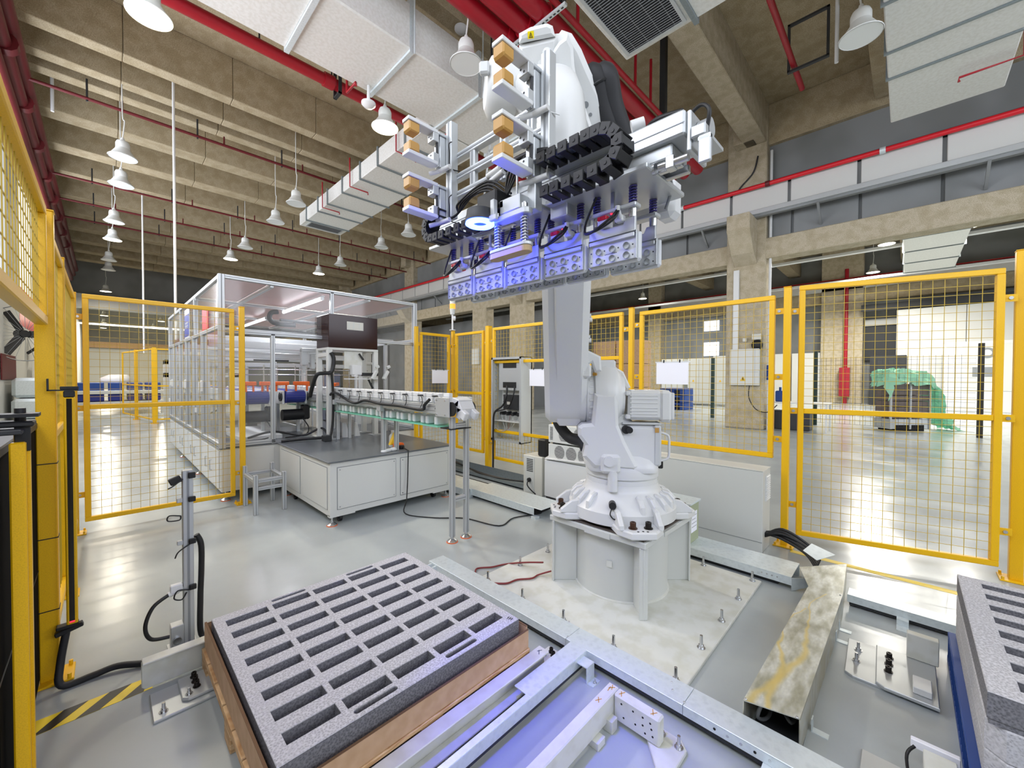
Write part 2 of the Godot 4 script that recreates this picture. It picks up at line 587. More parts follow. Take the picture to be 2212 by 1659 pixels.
func _ready() -> void:
	var cam := Camera3D.new()
	cam.name = "camera"
	cam.position = Vector3(0, 1.4, 0)
	cam.rotation_degrees = Vector3(-0.98, -45.49, 0.222)
	cam.fov = 87.5
	cam.near = 0.05
	cam.far = 200.0
	add_child(cam)
	cam.current = true
	var we := WorldEnvironment.new()
	we.name = "environment"
	var en := Environment.new()
	en.background_mode = Environment.BG_COLOR
	en.background_color = Color("dfe8f2")
	en.tonemap_mode = Environment.TONE_MAPPER_LINEAR
	en.tonemap_exposure = 1.08
	en.sdfgi_enabled = true
	en.ssao_enabled = true
	en.ssil_enabled = true
	we.environment = en
	add_child(we)
	# unseen windows added in the left and back walls as light sources
	for z in [-18.0, -12.5, -6.5, -1.5, 3.5]:
		area(Vector3(-1.42, 5.0, z), Vector3(1, 0, 0), Vector2(3.6, 3.4), 15.0 if z > -10 else 26.0, Color("eef3ff"))
	for x in [2.0, 7.0]:
		area(Vector3(x, 5.0, 7.9), Vector3(0, 0, -1), Vector2(3.6, 3.4), 18.0, Color("eef3ff"))
	area(Vector3(21, 4.5, 21.6), Vector3(0, 0, -1), Vector2(14.0, 3.4), 55.0, Color("f2f5ff"))  # added source at an unseen window of the next hall
	make_materials()
	build_shell()
	build_right_wall()
	build_ducts()
	build_pipes()
	build_lamps()
	build_fences()
	build_front()
	build_robot()
	build_gripper()
	build_machine()
	build_table()
	build_controls()
	build_back()

func build_shell() -> void:
	struct("floor", mb().bx(-1.7, 32, -0.2, 0, -62, 22), M.floor)
	var ce := structnode("ceiling")
	part(ce, "slab", mb().bx(-1.7, 32, HC, HC + 0.3, -62, 22), M.conc)
	# ribs across the hall; the pair is an expansion joint
	for b in [[-11.51, -11.2], [-12.57, -12.27], [-13.2, -12.9], [-15.3, -14.75], [-17.35, -16.8], [-19.45, -18.9], [-21.95, -21.35], [-24.1, -23.5], [-26.3, -25.7], [-28.6, -28.0], [-30.8, -30.2], [-33.0, -32.4]]:
		var rib := mb()
		var x := -1.5
		while x < XW:
			var x2: float = minf(x + 1.83, XW)
			rib.bx(x, x2 - 0.008, 7.8, HC, b[0], b[1], 0.012)
			x = x2
		part(ce, "beam", rib, M.conc)
	part(ce, "beam", mb().bx(-1.5, XW, 7.78, HC, -6.1, -5.78, 0.012), M.conc)
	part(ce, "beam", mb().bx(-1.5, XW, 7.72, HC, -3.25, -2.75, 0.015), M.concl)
	part(ce, "beam", mb().bx(-1.5, XW, 7.8, HC, -0.62, -0.2, 0.015), M.conc)
	part(ce, "beam", mb().bx(-1.5, XW, 7.8, HC, 2.4, 2.8, 0.015), M.conc)
	part(ce, "beam", mb().bx(-1.5, XW, 7.8, HC, 5.2, 5.6, 0.015), M.conc)
	for z in [-50, -44, -38, -10, -5, 0, 5, 10]:
		if z < -35:
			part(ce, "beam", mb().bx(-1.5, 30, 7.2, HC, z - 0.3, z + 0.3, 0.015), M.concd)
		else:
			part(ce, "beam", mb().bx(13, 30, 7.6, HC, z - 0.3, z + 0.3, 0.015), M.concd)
	# left wall: the added, unseen windows are openings filled by glowing panes
	var wl := structnode("wall_left")
	part(wl, "wall_panel", mb().bx(-1.7, -1.5, 0, 3.3, -62, 8), M.whitewall)
	part(wl, "wall_panel", mb().bx(-1.7, -1.5, 6.7, HC, -62, 8), M.whitewall)
	part(wl, "wall_panel", mb().bx(-1.7, -1.5, 3.3, 6.7, -62, -19.8), M.whitewall)
	for z in [[-16.2, -14.3], [-10.7, -8.3], [-4.7, -3.3], [0.3, 1.7], [5.3, 8.0]]:
		part(wl, "wall_panel", mb().bx(-1.7, -1.5, 3.3, 6.7, z[0], z[1]), M.whitewall)
	part(wl, "red_band", mb().bx(-1.51, -1.495, 2.7, 3.7, -34, -16.2), M.redbright)
	var wn := 10
	for z in [-18.0, -12.5, -6.5, -1.5, 3.5]:
		wn += 1
		struct("window_%d" % wn, mb().bx(-1.62, -1.58, 3.3, 6.7, z - 1.8, z + 1.8), M.winglow)  # unseen window, added to light the hall from the left
	var wb := structnode("wall_back")
	part(wb, "wall_panel", mb().bx(-1.7, 12.6, 0, 3.3, 8, 8.2), M.whitewall)
	part(wb, "wall_panel", mb().bx(-1.7, 12.6, 6.7, HC, 8, 8.2), M.whitewall)
	for x in [[-1.7, 0.2], [3.8, 5.2], [8.8, 12.6]]:
		part(wb, "wall_panel", mb().bx(x[0], x[1], 3.3, 6.7, 8, 8.2), M.whitewall)
	for i in 2:
		struct("window_%d" % (4 + i), mb().bx(0.2 + i * 5, 3.8 + i * 5, 3.3, 6.7, 8.08, 8.12), M.winglow)  # unseen window, added to light the hall from behind
	struct("wall_end", mb().bx(-1.7, 32, 0, HC, -62.2, -62), M.whitewall)
	struct("wall_side", mb().bx(12.6, 32, 0, HC, 21.8, 22), M.whitewall)
	struct("window_16", mb().bx(14, 28, 2.8, 6.2, 21.7, 21.75), M.winglow)  # unseen window, added to brighten the next hall
	struct("wall_corner", mb().bx(12.4, 12.6, 0, HC, 8.0, 22), M.whitewall)
	# the hall's far cross wall: dark above, open below a pale lintel
	var wf := structnode("wall_far")
	part(wf, "wall_panel", mb().bx(-1.5, 13, 6.4, HC, -36.3, -36, 0.0), M.greywall)
	part(wf, "lintel", mb().bx(-1.5, 13, 5.55, 6.4, -36.4, -35.8, 0.01), M.white)

func build_right_wall() -> void:
	var w := structnode("wall_right")
	var far := -62.0
	# infill between the columns under the roof beam, cable-tray cladding, lower panels and the transfer beam
	part(w, "wall_panel", mb().bx(12.75, 12.95, 6.3, 7.7, far, 8), M.greywall)
	part(w, "beam", mb().bx(12.6, 13.1, 7.68, HC, far, 8, 0.015), M.conc)
	part(w, "beam", mb().bx(12.5, 13.0, 4.62, 5.16, far, 8, 0.02), M.concl)
	part(w, "ledge", mb().bx(12.15, 12.9, 6.45, 6.52, far, 8), M.black)
	var i := 0
	var z := -40.0
	while z < 8.0:
		part(w, "cladding_panel", mb().bx(12.28, 12.34, 5.86, 6.46, z + 0.035, z + 1.315, 0.012), M.offwhite)
		part(w, "grey_panel", mb().bx(12.72, 12.8, 5.16, 5.85, z + 0.03, z + 1.32, 0.008), M.greywall)
		z += 1.35
	part(w, "wall_panel", mb().bx(12.35, 12.75, 5.9, 6.44, -40, 8), M.greywall)
	part(w, "backing", mb().bx(12.8, 12.95, 5.1, 6.4, far, 8), M.greywall)
	part(w, "rail", mb().bx(12.14, 12.4, 5.74, 5.86, -40, 8, 0.01), M.alum)
	part(w, "rail", mb().bx(12.2, 12.32, 5.68, 5.74, -40, 8), M.greywall)
	for cz in [-3.22, -11.95, -20.7, -29.45, 5.5]:
		part(w, "column", mb().bx(12.47, 13.05, 0, HC, cz - 0.48, cz + 0.48, 0.02), M.concl)
		# corbel below the ledge
		part(w, "corbel", mb().prism([Vector2(0, 5.7), Vector2(0, 4.5), Vector2(-0.35, 4.75), Vector2(-0.75, 5.3), Vector2(-0.75, 5.7)], 0.55, Transform3D(Basis.IDENTITY, Vector3(12.47, 0, cz)), 0.015), M.concl)
		part(w, "beam_end", mb().bx(12.1, 12.5, 7.72, HC, cz - 0.25, cz + 0.25, 0.015), M.concl)
	for k in 18:
		part(w, "tray_bracket", mb().bar(Vector3(12.72, 5.3, 6.5 - k * 2.7), Vector3(12.2, 5.7, 6.5 - k * 2.7), 0.05, 0.06), M.greywall)
	# second row of piers behind the fence, stair core
	part(w, "pier", mb().bx(12.5, 13.0, 0, 4.65, -15.0, -14.0, 0.02), M.concl)
	part(w, "wall_panel", mb().bx(14.8, 15.0, 0, 4.65, -30, -10), M.greywall)
	var pr := thing("wall_pipe", "bright red fire main along the white cladding of the right-hand wall", "pipe", Vector3(12.16, 6.46, 0))
	part(pr, "pipe", mb().cyl(Vector3(0, 0, -40), Vector3(0, 0, 8), 0.055, 0.055, 12), M.redbright)
	for k in 9:
		part(pr, "clamp", mb().cyl(Vector3(0, 0, 6.2 - k * 2.2), Vector3(0, 0, 6.1 - k * 2.2), 0.075, 0.075, 12), M.darkred if k % 3 == 1 else M.galv)

func build_ducts() -> void:
	# main branch across the bay
	var a := thing("air_duct", "large white insulated air duct crossing the ceiling at upper left", "duct", Vector3(0, 0, 0))
	var x0 := -1.4
	var seams := [-0.9, 0.62, 2.05, 3.42, 4.82, 6.2, 7.0]
	for i in seams.size() - 1:
		part(a, "duct_section", mb().bx(seams[i] + 0.02, seams[i + 1] - 0.02, 6.5, 7.2, -6.96, -5.58, 0.02), M.duct)
		part(a, "flange", mb().bx(seams[i + 1] - 0.035, seams[i + 1] + 0.035, 6.46, 7.29, -7.0, -5.58), M.galv)
		part(a, "hanger_rod", mb().cyl(Vector3(seams[i + 1], 6.4, -5.5), Vector3(seams[i + 1], HC, -5.5), 0.012, 0.012, 6), M.galv)
	# branch along the hall with the outlet grille at its far end
	var b := thing("air_duct", "white insulated air duct running away along the hall to a far outlet grille", "duct")
	var zs := [-6.98, -7.9, -9.15, -10.1, -11.2, -12.25, -13.0, -14.0, -14.7]
	for i in zs.size() - 1:
		part(b, "duct_section", mb().bx(4.68, 6.05, 6.5, 6.9, zs[i + 1] + 0.012, zs[i] - 0.012, 0.015), M.duct)
		if i < zs.size() - 2:
			part(b, "flange", mb().bx(4.65, 6.08, 6.47, 6.93, zs[i + 1] - 0.025, zs[i + 1] + 0.025), M.galvdark)
	grille(b, 4.86, 5.87, -14.5, -14.08, 6.49)
	var r := 0
	for z in [-8.2, -10.6, -12.5]:
		var d := thing("sprinkler_drop", ["nearest of three bent red sprinkler drops on the side of the far-running duct", "middle one of three bent red sprinkler drops on the far-running duct", "farthest bent red sprinkler drop close to the duct's outlet grille"][r], "pipe", Vector3(4.62, 6.44, z), 0.0, "sprinkler drops round the receding duct")
		part(d, "pipe", mb().tube([Vector3(0, 0.75, 0), Vector3(0, 0, 0), Vector3(0.5, 0, 0), Vector3(0.5, -0.06, 0)], 0.018, 6, false), M.red)
		r += 1
	# near branch with a big grille
	var c := thing("air_duct", "white air duct with a large square grille right above the robot", "duct")
	part(c, "duct_section", mb().bx(3.75, 5.37, 6.0, 6.7, -2.97, -2.02, 0.015), M.duct)
	part(c, "duct_section", mb().bx(3.75, 5.37, 6.0, 6.7, -1.98, 1.6, 0.015), M.duct)
	part(c, "flange", mb().bx(3.7, 5.42, 5.97, 6.73, -2.03, -1.97), M.galvdark)
	grille(c, 3.95, 5.25, -2.86, -2.12, 5.99)
	var d := thing("air_duct", "white panelled air duct ending high up at the right edge of the picture", "duct")
	var xs := [4.5, 5.6, 6.6, 7.5, 8.66, 9.42, 11.08]
	for i in xs.size() - 1:
		part(d, "duct_section", mb().bx(xs[i] + 0.012, xs[i + 1] - 0.012, 6.5, 7.3, -0.3, 1.15, 0.015), M.duct)
		if i < xs.size() - 2:
			part(d, "flange", mb().bx(xs[i + 1] - 0.02, xs[i + 1] + 0.02, 6.475, 7.32, -0.33, 1.18), M.galvdark)
	var sp := thing("sprinkler_drop", "bent red sprinkler drop under the duct at the right edge", "pipe", Vector3(10.0, 6.4, 1.1))
	part(sp, "pipe", mb().tube([Vector3(0, 2.35, 0.13), Vector3(0, 0, 0.13), Vector3(0, 0, -0.55), Vector3(0, -0.07, -0.55)], 0.02, 6, false), M.red)
	var q := 0
	for x in [3.05, 5.0]:
		var s2 := thing("sprinkler_drop", ["short red sprinkler arm under the big cross duct beside a smoke detector", "short red sprinkler arm under the big cross duct behind the gripper's suction arms"][q], "pipe", Vector3(x, 6.4, -6.75))
		part(s2, "pipe", mb().tube([Vector3(0, 0.5, -0.35), Vector3(0, 0, -0.35), Vector3(0, 0, 0.0), Vector3(0, -0.06, 0.0)], 0.022, 6, false), M.red)
		q += 1

func grille(par: Node3D, x0: float, x1: float, z0: float, z1: float, y: float) -> void:
	var gf := part(par, "grille_frame", mb().bx(x0 - 0.04, x1 + 0.04, y - 0.015, y + 0.005, z0 - 0.04, z0).bx(x0 - 0.04, x1 + 0.04, y - 0.015, y + 0.005, z1, z1 + 0.04).bx(x0 - 0.04, x0, y - 0.015, y + 0.005, z0, z1).bx(x1, x1 + 0.04, y - 0.015, y + 0.005, z0, z1), M.alum)
	part(gf, "grille_back", mb().bx(x0, x1, y - 0.003, y + 0.004, z0, z1), M.dark)
	var sl := mb()
	var k := 34
	for i in k:
		var x := lerpf(x0, x1, (i + 0.5) / k)
		sl.box(Vector3(x, y - 0.006, (z0 + z1) / 2), Vector3((x1 - x0) / k * 0.8, 0.003, z1 - z0), 0.0, Basis(Vector3.BACK, 0.55))
	for i in 4:
		var z := lerpf(z0, z1, (i + 0.5) / 4.0)
		sl.bx(x0, x1, y - 0.004, y, z - 0.004, z + 0.004)
	part(gf, "louvre_blades", sl, M.alum_groove, "", "stuff")

func build_pipes() -> void:
	var p := thing("sprinkler_main", "thick dark red sprinkler main running beside the big cross duct", "pipe", Vector3(0, 7.0, -7.9))
	part(p, "pipe", mb().cyl(Vector3(-1.4, 0, 0), Vector3(12.4, 0, 0), 0.1, 0.1, 14), M.red)
	for x in [1.9, 2.35, 3.1, 3.9]:
		part(p, "hanger", mb().cyl(Vector3(x, 0, 0), Vector3(x, HC - 7.0, 0), 0.014, 0.014, 6), M.dark)
	part(p, "coupling", mb().cyl(Vector3(2.95, 0, 0), Vector3(3.13, 0, 0), 0.125, 0.125, 14), M.red)
	part(p, "bracket", mb().bx(3.18, 3.24, -0.2, 1.0, -0.13, -0.11).bx(3.18, 3.24, -0.2, 1.0, 0.11, 0.13).bx(3.18, 3.24, -0.2, -0.17, -0.13, 0.13), M.dark)
	var k := 0
	for z in [-12.75, -18.1, -20.5, -22.75]:
		var t := thing("sprinkler_line", ["first thin red sprinkler line in a ceiling bay beyond the big cross duct", "second thin red sprinkler line among the ceiling ribs", "third thin red sprinkler line among the far ceiling ribs", "fourth and farthest thin red sprinkler line under the ceiling ribs"][k], "pipe", Vector3(0, 7.4, z))
		part(t, "pipe", mb().cyl(Vector3(-1.4, 0, 0), Vector3(12.2, 0, 0), 0.035, 0.035, 8), M.darkred)
		for i in 7:
			part(t, "hanger", mb().cyl(Vector3(-0.2 + i * 1.9, -0.06, 0), Vector3(-0.2 + i * 1.9, 0.42, 0), 0.02, 0.02, 6), M.dark)
			part(t, "sprinkler_head", mb().cyl(Vector3(0.35 + i * 1.9, 0, 0), Vector3(0.35 + i * 1.9, 0.22, 0), 0.02, 0.02, 6), M.darkred)
		k += 1
	k = 0
	for z in [-4.78, -4.43, -4.08]:
		var b := thing("fire_main", ["red fire main farthest from the grille in the bundle of three above the robot", "middle red fire main in the bundle of three above the robot", "red fire main nearest the grille in the bundle of three above the robot"][k], "pipe", Vector3(0, 7.0, z), 0.0, "bundle of three fire mains")
		part(b, "pipe", mb().cyl(Vector3(-1.4, 0, 0), Vector3(11.25, 0, 0), 0.14, 0.14, 18), M.red)
		part(b, "coupling", mb().cyl(Vector3(4.62 + 0.1 * k, 0, 0), Vector3(4.74 + 0.1 * k, 0, 0), 0.17, 0.17, 18), M.red)
		k += 1
	var st := thing("strut_channel", "perforated galvanised strut under the bundle of three fire mains", "bracket", Vector3(4.75, 6.82, -4.5))
	part(st, "channel", mb().bx(-0.03, 0.03, -0.02, 0.02, -0.75, 0.9), M.galv)
	var ho := mb()
	for i in 22:
		ho.bx(-0.012, 0.012, -0.0215, -0.02, -0.72 + i * 0.073, -0.68 + i * 0.073)
	part(st, "slot", ho, M.dark, "", "stuff")
	part(st, "hanger", mb().cyl(Vector3(0, 0, -0.7), Vector3(0, 1.9, -0.7), 0.015, 0.015, 6).cyl(Vector3(0, 0, 0.85), Vector3(0, 1.9, 0.85), 0.015, 0.015, 6), M.dark)
	var t2 := thing("sprinkler_line", "thin red sprinkler line passing just beside the grille duct above the robot", "pipe", Vector3(0, 7.0, -3.82))
	part(t2, "pipe", mb().cyl(Vector3(-1.4, 0, 0), Vector3(9.6, 0, 0), 0.045, 0.045, 10), M.red)
	for x in [5.35, 7.25, 7.9]:
		part(t2, "hanger", mb().cyl(Vector3(x, 0, 0), Vector3(x, 0.9, 0), 0.03, 0.03, 6), M.red)
	for x in [4.9, 8.5]:
		part(t2, "post", mb().bx(x - 0.06, x + 0.06, 0.05, 1.75, -0.06, 0.06), M.dark)
	var t3 := thing("sprinkler_line", "red sprinkler line hanging from the slab left of the right-hand unlit lamp", "pipe", Vector3(0, 7.4, -1.63))
	part(t3, "pipe", mb().cyl(Vector3(3.0, 0, 0), Vector3(10.2, 0, 0), 0.05, 0.05, 10), M.red)
	part(t3, "bracket", mb().bx(9.3, 9.36, -0.1, 0.8, -0.1, -0.06).bx(9.3, 9.36, -0.1, 0.8, 0.5, 0.54).bx(9.3, 9.36, 0.76, 0.8, -0.1, 0.54).bx(9.3, 9.36, -0.12, -0.08, -0.1, 0.54), M.dark)
	var t4 := thing("riser_bundle", "bundle of dull red pipes along the top of the left-hand wall", "pipe", Vector3(-1.18, 0, 0))
	for i in 3:
		part(t4, "pipe", mb().cyl(Vector3(-0.12 + i * 0.1, 6.9 + i * 0.28, -34), Vector3(-0.12 + i * 0.1, 6.9 + i * 0.28, 6), 0.13, 0.13, 12), M.darkred)
	for i in 9:
		part(t4, "coupling", mb().cyl(Vector3(0.02, 7.2, -9 - i * 2.2), Vector3(0.02, 7.2, -9.2 - i * 2.2), 0.17, 0.17, 12), M.darkred)
	# white hanging conduits
	k = 0
	for q in [[Vector3(1.13, HC, -11.6), 2.2], [Vector3(1.0, HC, -19.2), 2.2]]:
		lone("hanging_conduit", ["long thin white conduit dropping from the ceiling beside the machine", "farther thin white conduit dropping from the ceiling at left"][k], "conduit", mb().cyl(q[0], Vector3(q[0].x, q[1], q[0].z), 0.025, 0.025, 8), M.white)
		k += 1
	lone("hanging_conduit", "short white conduit hanging from the ceiling near the left wall", "conduit", mb().cyl(Vector3(-0.75, HC, -13.7), Vector3(-0.75, 7.3, -13.7), 0.03, 0.03, 8), M.white)
	lone("hanging_conduit", "white conduit hanging from the slab beside the right-hand unlit lamp", "conduit", mb().cyl(Vector3(9.0, HC, -0.95), Vector3(9.0, 6.9, -0.95), 0.03, 0.03, 8), M.white)
	var sc := 0
	for q in [Vector3(3.3, 6.2, -6.8), Vector3(4.6, 7.72, -5.85)]:
		lone("smoke_detector", ["white round smoke detector hanging by the sprinkler main under the cross duct", "white round smoke detector under the tan beam left of the red pipe bundle"][sc], "detector", mb().lathe([Vector2(0.0, -0.09), Vector2(0.07, -0.08), Vector2(0.12, -0.03), Vector2(0.12, 0.0), Vector2(0.03, 0.03), Vector2(0.02, 0.4), Vector2(0, 0.4)], q, Vector3.UP, 16), M.white)
		sc += 1

func make_lamp(lit: bool) -> Node3D:
	var o := thing("high_bay_lamp", "", "lamp")
	part(o, "shade", mb().lathe([Vector2(0.245, 0.0), Vector2(0.25, 0.012), Vector2(0.2, 0.06), Vector2(0.13, 0.17), Vector2(0.12, 0.2), Vector2(0.11, 0.2), Vector2(0.12, 0.16), Vector2(0.19, 0.055), Vector2(0.24, 0.0)], Vector3.ZERO, Vector3.UP, 28), M.lampshade)
	part(o, "housing", mb().lathe([Vector2(0.115, 0.18), Vector2(0.12, 0.2), Vector2(0.12, 0.3), Vector2(0.1, 0.35), Vector2(0.04, 0.38), Vector2(0.025, 0.44), Vector2(0, 0.44)], Vector3.ZERO, Vector3.UP, 20), M.lampshade)
	part(o, "lens", mb().lathe([Vector2(0, 0.005), Vector2(0.238, 0.005), Vector2(0.238, 0.02), Vector2(0, 0.02)], Vector3.ZERO, Vector3.UP, 28), M.lampglow if lit else M.lampoff, "glowing lens" if lit else "")
	part(o, "cord", mb().tube([Vector3(0, 0.44, 0), Vector3(0.03, 0.8, 0.02), Vector3(0, 1.0, 0), Vector3(0, 2.5, 0)], 0.012, 6), M.lampshade)
	return o

func build_lamps() -> void:
	var lit := make_lamp(true)
	var off := make_lamp(false)
	var first := [true, true]
	var L := [
		[0.47, 6.2, -7.28, 1, "large lit high-bay lamp cut by the top edge at upper left"],
		[3.85, 6.2, -7.25, 1, "lit high-bay lamp at the corner where the two white ducts meet"],
		[3.95, 6.2, -4.9, 0, "unlit high-bay lamp hanging left of the robot's elbow"],
		[7.5, 6.2, -0.53, 0, "unlit high-bay lamp left of the duct at the right edge"],
		[0.34, 6.2, -12.4, 0, "nearest unlit high-bay lamp of the left row, above the yellow fence"],
		[0.35, 6.2, -14.2, 0, "second unlit high-bay lamp of the left row"],
		[0.27, 6.2, -17.75, 0, "third unlit high-bay lamp of the left row, just before a lit one"],
		[0.26, 6.2, -20.1, 1, "lit high-bay lamp of the left row beyond three unlit ones"],
		[0.19, 6.2, -23.8, 0, "small unlit high-bay lamp of the left row beyond the lit one"],
		[0.19, 6.2, -26.0, 0, "farthest small unlit high-bay lamp of the left row"],
		[0.12, 6.2, -32.7, 1, "farthest lit high-bay lamp of the left row, before the dark cross wall"],
		[3.8, 6.2, -12.2, 0, "unlit high-bay lamp beside the outlet end of the receding duct"],
		[3.8, 6.2, -14.1, 0, "unlit high-bay lamp just below and left of the receding duct's outlet"],
		[3.75, 6.2, -17.7, 0, "unlit high-bay lamp next before the lit one in the middle row"],
		[3.7, 6.2, -19.9, 1, "lit high-bay lamp of the middle row over the glazed machine"],
		[7.28, 6.2, -12.1, 0, "unlit high-bay lamp of the right row close to the gripper's left end"],
		[7.28, 6.2, -14.0, 0, "unlit high-bay lamp of the right row, second from the gripper"],
		[7.2, 6.2, -17.5, 0, "unlit high-bay lamp of the right row, third from the gripper"],
		[7.1, 6.2, -19.7, 1, "lit high-bay lamp of the right row just above the machine's roof"],
	]
	for q in L:
		var src := lit if q[3] == 1 else off
		var o: Node3D = src
		if first[q[3]]:
			first[q[3]] = false
			o.position = Vector3(q[0], q[1], q[2])
			o.set_meta("label", q[4])
			o.set_meta("group", "high-bay lamps under the ceiling")
		else:
			copy(src, Vector3(q[0], q[1], q[2]), 0.3 * q[0], q[4], "high-bay lamps under the ceiling")
		if q[3] == 1:
			area(Vector3(q[0], q[1] - 0.02, q[2]), Vector3.DOWN, Vector2(0.42, 0.42), 14.0, Color("fff4de"))
	# the next hall's lit lamps; the last three are unseen, added for brightness
	var k := 0
	for p in [Vector3(16.2, 6.0, -0.2), Vector3(15.0, 5.6, 0.75), Vector3(20.5, 6.4, -0.6), Vector3(20.0, 6.4, 1.4), Vector3(25.5, 6.4, -1.2), Vector3(18.0, 6.4, -10.0), Vector3(24.0, 6.4, -12.0), Vector3(19.0, 6.4, 8.0)]:
		copy(lit, p, 0.0, ["lit lamp of the next hall left of the hanging duct", "lit lamp of the next hall at the right, close under the transfer beam", "lit lamp of the next hall just over the gate's top rail", "lit lamp of the next hall right of the hanging duct", "farthest lit lamp of the next hall through the gate", "unseen lamp added to light the next hall, behind the concrete column", "unseen lamp added to light the next hall, far behind the cardboard stack", "unseen lamp added to light the next hall, out past the right-hand post"][k], "lamps of the next hall")
		area(p - Vector3(0, 0.02, 0), Vector3.DOWN, Vector2(0.42, 0.42), 10.0 if p.x < 17.0 else 45.0, Color("fffaf0"))
		k += 1
	k = 0
	for p in [Vector3(0.06, 6.2, -46), Vector3(0.05, 6.2, -52), Vector3(0.0, 6.2, -58), Vector3(3.6, 6.2, -47), Vector3(3.5, 6.2, -53)]:
		copy(lit, p, 0.0, ["highest tiny lit lamp of the left trio seen through the left gate", "middle tiny lit lamp of the left trio seen through the left gate", "lowest tiny lit lamp of the left trio seen through the left gate", "tiny lit lamp seen through the left gate nearest the machine", "second tiny lit lamp seen through the left gate near the green beacon"][k], "lit lamps beyond the dark cross wall")
		if k < 2 or k == 3:
			area(p - Vector3(0, 0.02, 0), Vector3.DOWN, Vector2(0.42, 0.42), 45.0, Color("fff4de"))
		k += 1

# ---------------------------------------------------------------- fences
func post(p: Vector3, label: String, w := 0.05, h := 2.15, m: Material = null) -> Node3D:
	var o := thing("fence_post", label, "post", p)
	part(o, "upright", mb().bx(-w / 2, w / 2, 0.008, h, -w / 2, w / 2, 0.004), M.yellow)
	part(o, "cap", mb().bx(-w / 2 - 0.002, w / 2 + 0.002, h, h + 0.006, -w / 2 - 0.002, w / 2 + 0.002, 0.002), M.yellow)
	part(o, "base_plate", mb().bx(-w / 2 - 0.045, w / 2 + 0.045, 0, 0.01, -w / 2 - 0.045, w / 2 + 0.045, 0.003), M.yellow)
	for s in [Vector2(-1, -1), Vector2(1, -1), Vector2(1, 1), Vector2(-1, 1)]:
		part(o, "anchor_bolt", mb().cyl(Vector3(s.x * (w / 2 + 0.03), 0.01, s.y * (w / 2 + 0.03)), Vector3(s.x * (w / 2 + 0.03), 0.03, s.y * (w / 2 + 0.03)), 0.008, 0.008, 6), M.yellow)
	return o

func panel(a: Vector3, b: Vector3, y0: float, y1: float, bars: Array, label: String, cat := "fence panel", step := 0.06, holes := [], vert := [], clips := [0.12, 0.5, 0.9]) -> Node3D:
	# a framed wire panel from a to b (their inner edges); bars: extra rails (height, from, to); holes: openings without wire (from, to, low, high)
	var d := (b - a)
	var len := d.length()
	var o := thing("wire_fence" if cat == "fence panel" else "wire_gate", label, cat, Vector3(a.x, 0, a.z), atan2(-d.z, d.x))
	var t := 0.04
	part(o, "frame_rail", mb().bx(0, len, y1 - t, y1, -t / 2, t / 2, 0.004), M.yellow)
	part(o, "frame_rail", mb().bx(0, len, y0, y0 + t, -t / 2, t / 2, 0.004), M.yellow)
	part(o, "frame_stile", mb().bx(0, t, y0 + t, y1 - t, -t / 2, t / 2, 0.003), M.yellow)
	part(o, "frame_stile", mb().bx(len - t, len, y0 + t, y1 - t, -t / 2, t / 2, 0.003), M.yellow)
	for q in bars:
		part(o, "middle_rail", mb().bx(maxf(q[1] * len, t), minf(q[2] * len, len - t), q[0] - t / 2, q[0] + t / 2, -t / 2 + 0.001, t / 2 - 0.001, 0.004), M.yellow)
	for q in vert:
		part(o, "middle_stile", mb().bx(q[0] * len - t / 2, q[0] * len + t / 2, q[1], q[2], -t / 2 + 0.002, t / 2 - 0.002, 0.004), M.yellow)
	var w := mb()
	var r := 0.0015
	var nx := int(round((len - 2 * t) / step))
	for i in range(1, nx):
		var x := t + (len - 2 * t) * i / nx
		var parts := [[y0 + t, y1 - t]]
		for h in holes:
			if x > h[0] * len and x < h[1] * len:
				parts = [[y0 + t, h[2]], [h[3], y1 - t]]
		for s in parts:
			if s[1] - s[0] > 0.01:
				w.bx(x - r, x + r, s[0], s[1], -r, r)
	var ny := int(round((y1 - y0 - 2 * t) / step))
	for i in range(1, ny):
		var y := y0 + t + (y1 - y0 - 2 * t) * i / ny
		var parts := [[t, len - t]]
		for h in holes:
			if y > h[2] and y < h[3]:
				parts = [[t, h[0] * len], [h[1] * len, len - t]]
		for s in parts:
			if s[1] - s[0] > 0.01:
				w.bx(s[0], s[1], y - r, y + r, r, r * 3)
	part(o, "wire_mesh", w, M.wire, "", "stuff")
	for e in [-0.03, len + 0.03]:
		for k in clips:
			var y := lerpf(y0, y1, k)
			part(o, "hinge_plate", mb().box(Vector3(e, y, 0), Vector3(0.07, 0.05, 0.006), 0.002), M.yellow)
			part(o, "bolt_head", mb().cyl(Vector3(e, y, -0.012), Vector3(e, y, 0.012), 0.012, 0.012, 8), M.steel)
	return o

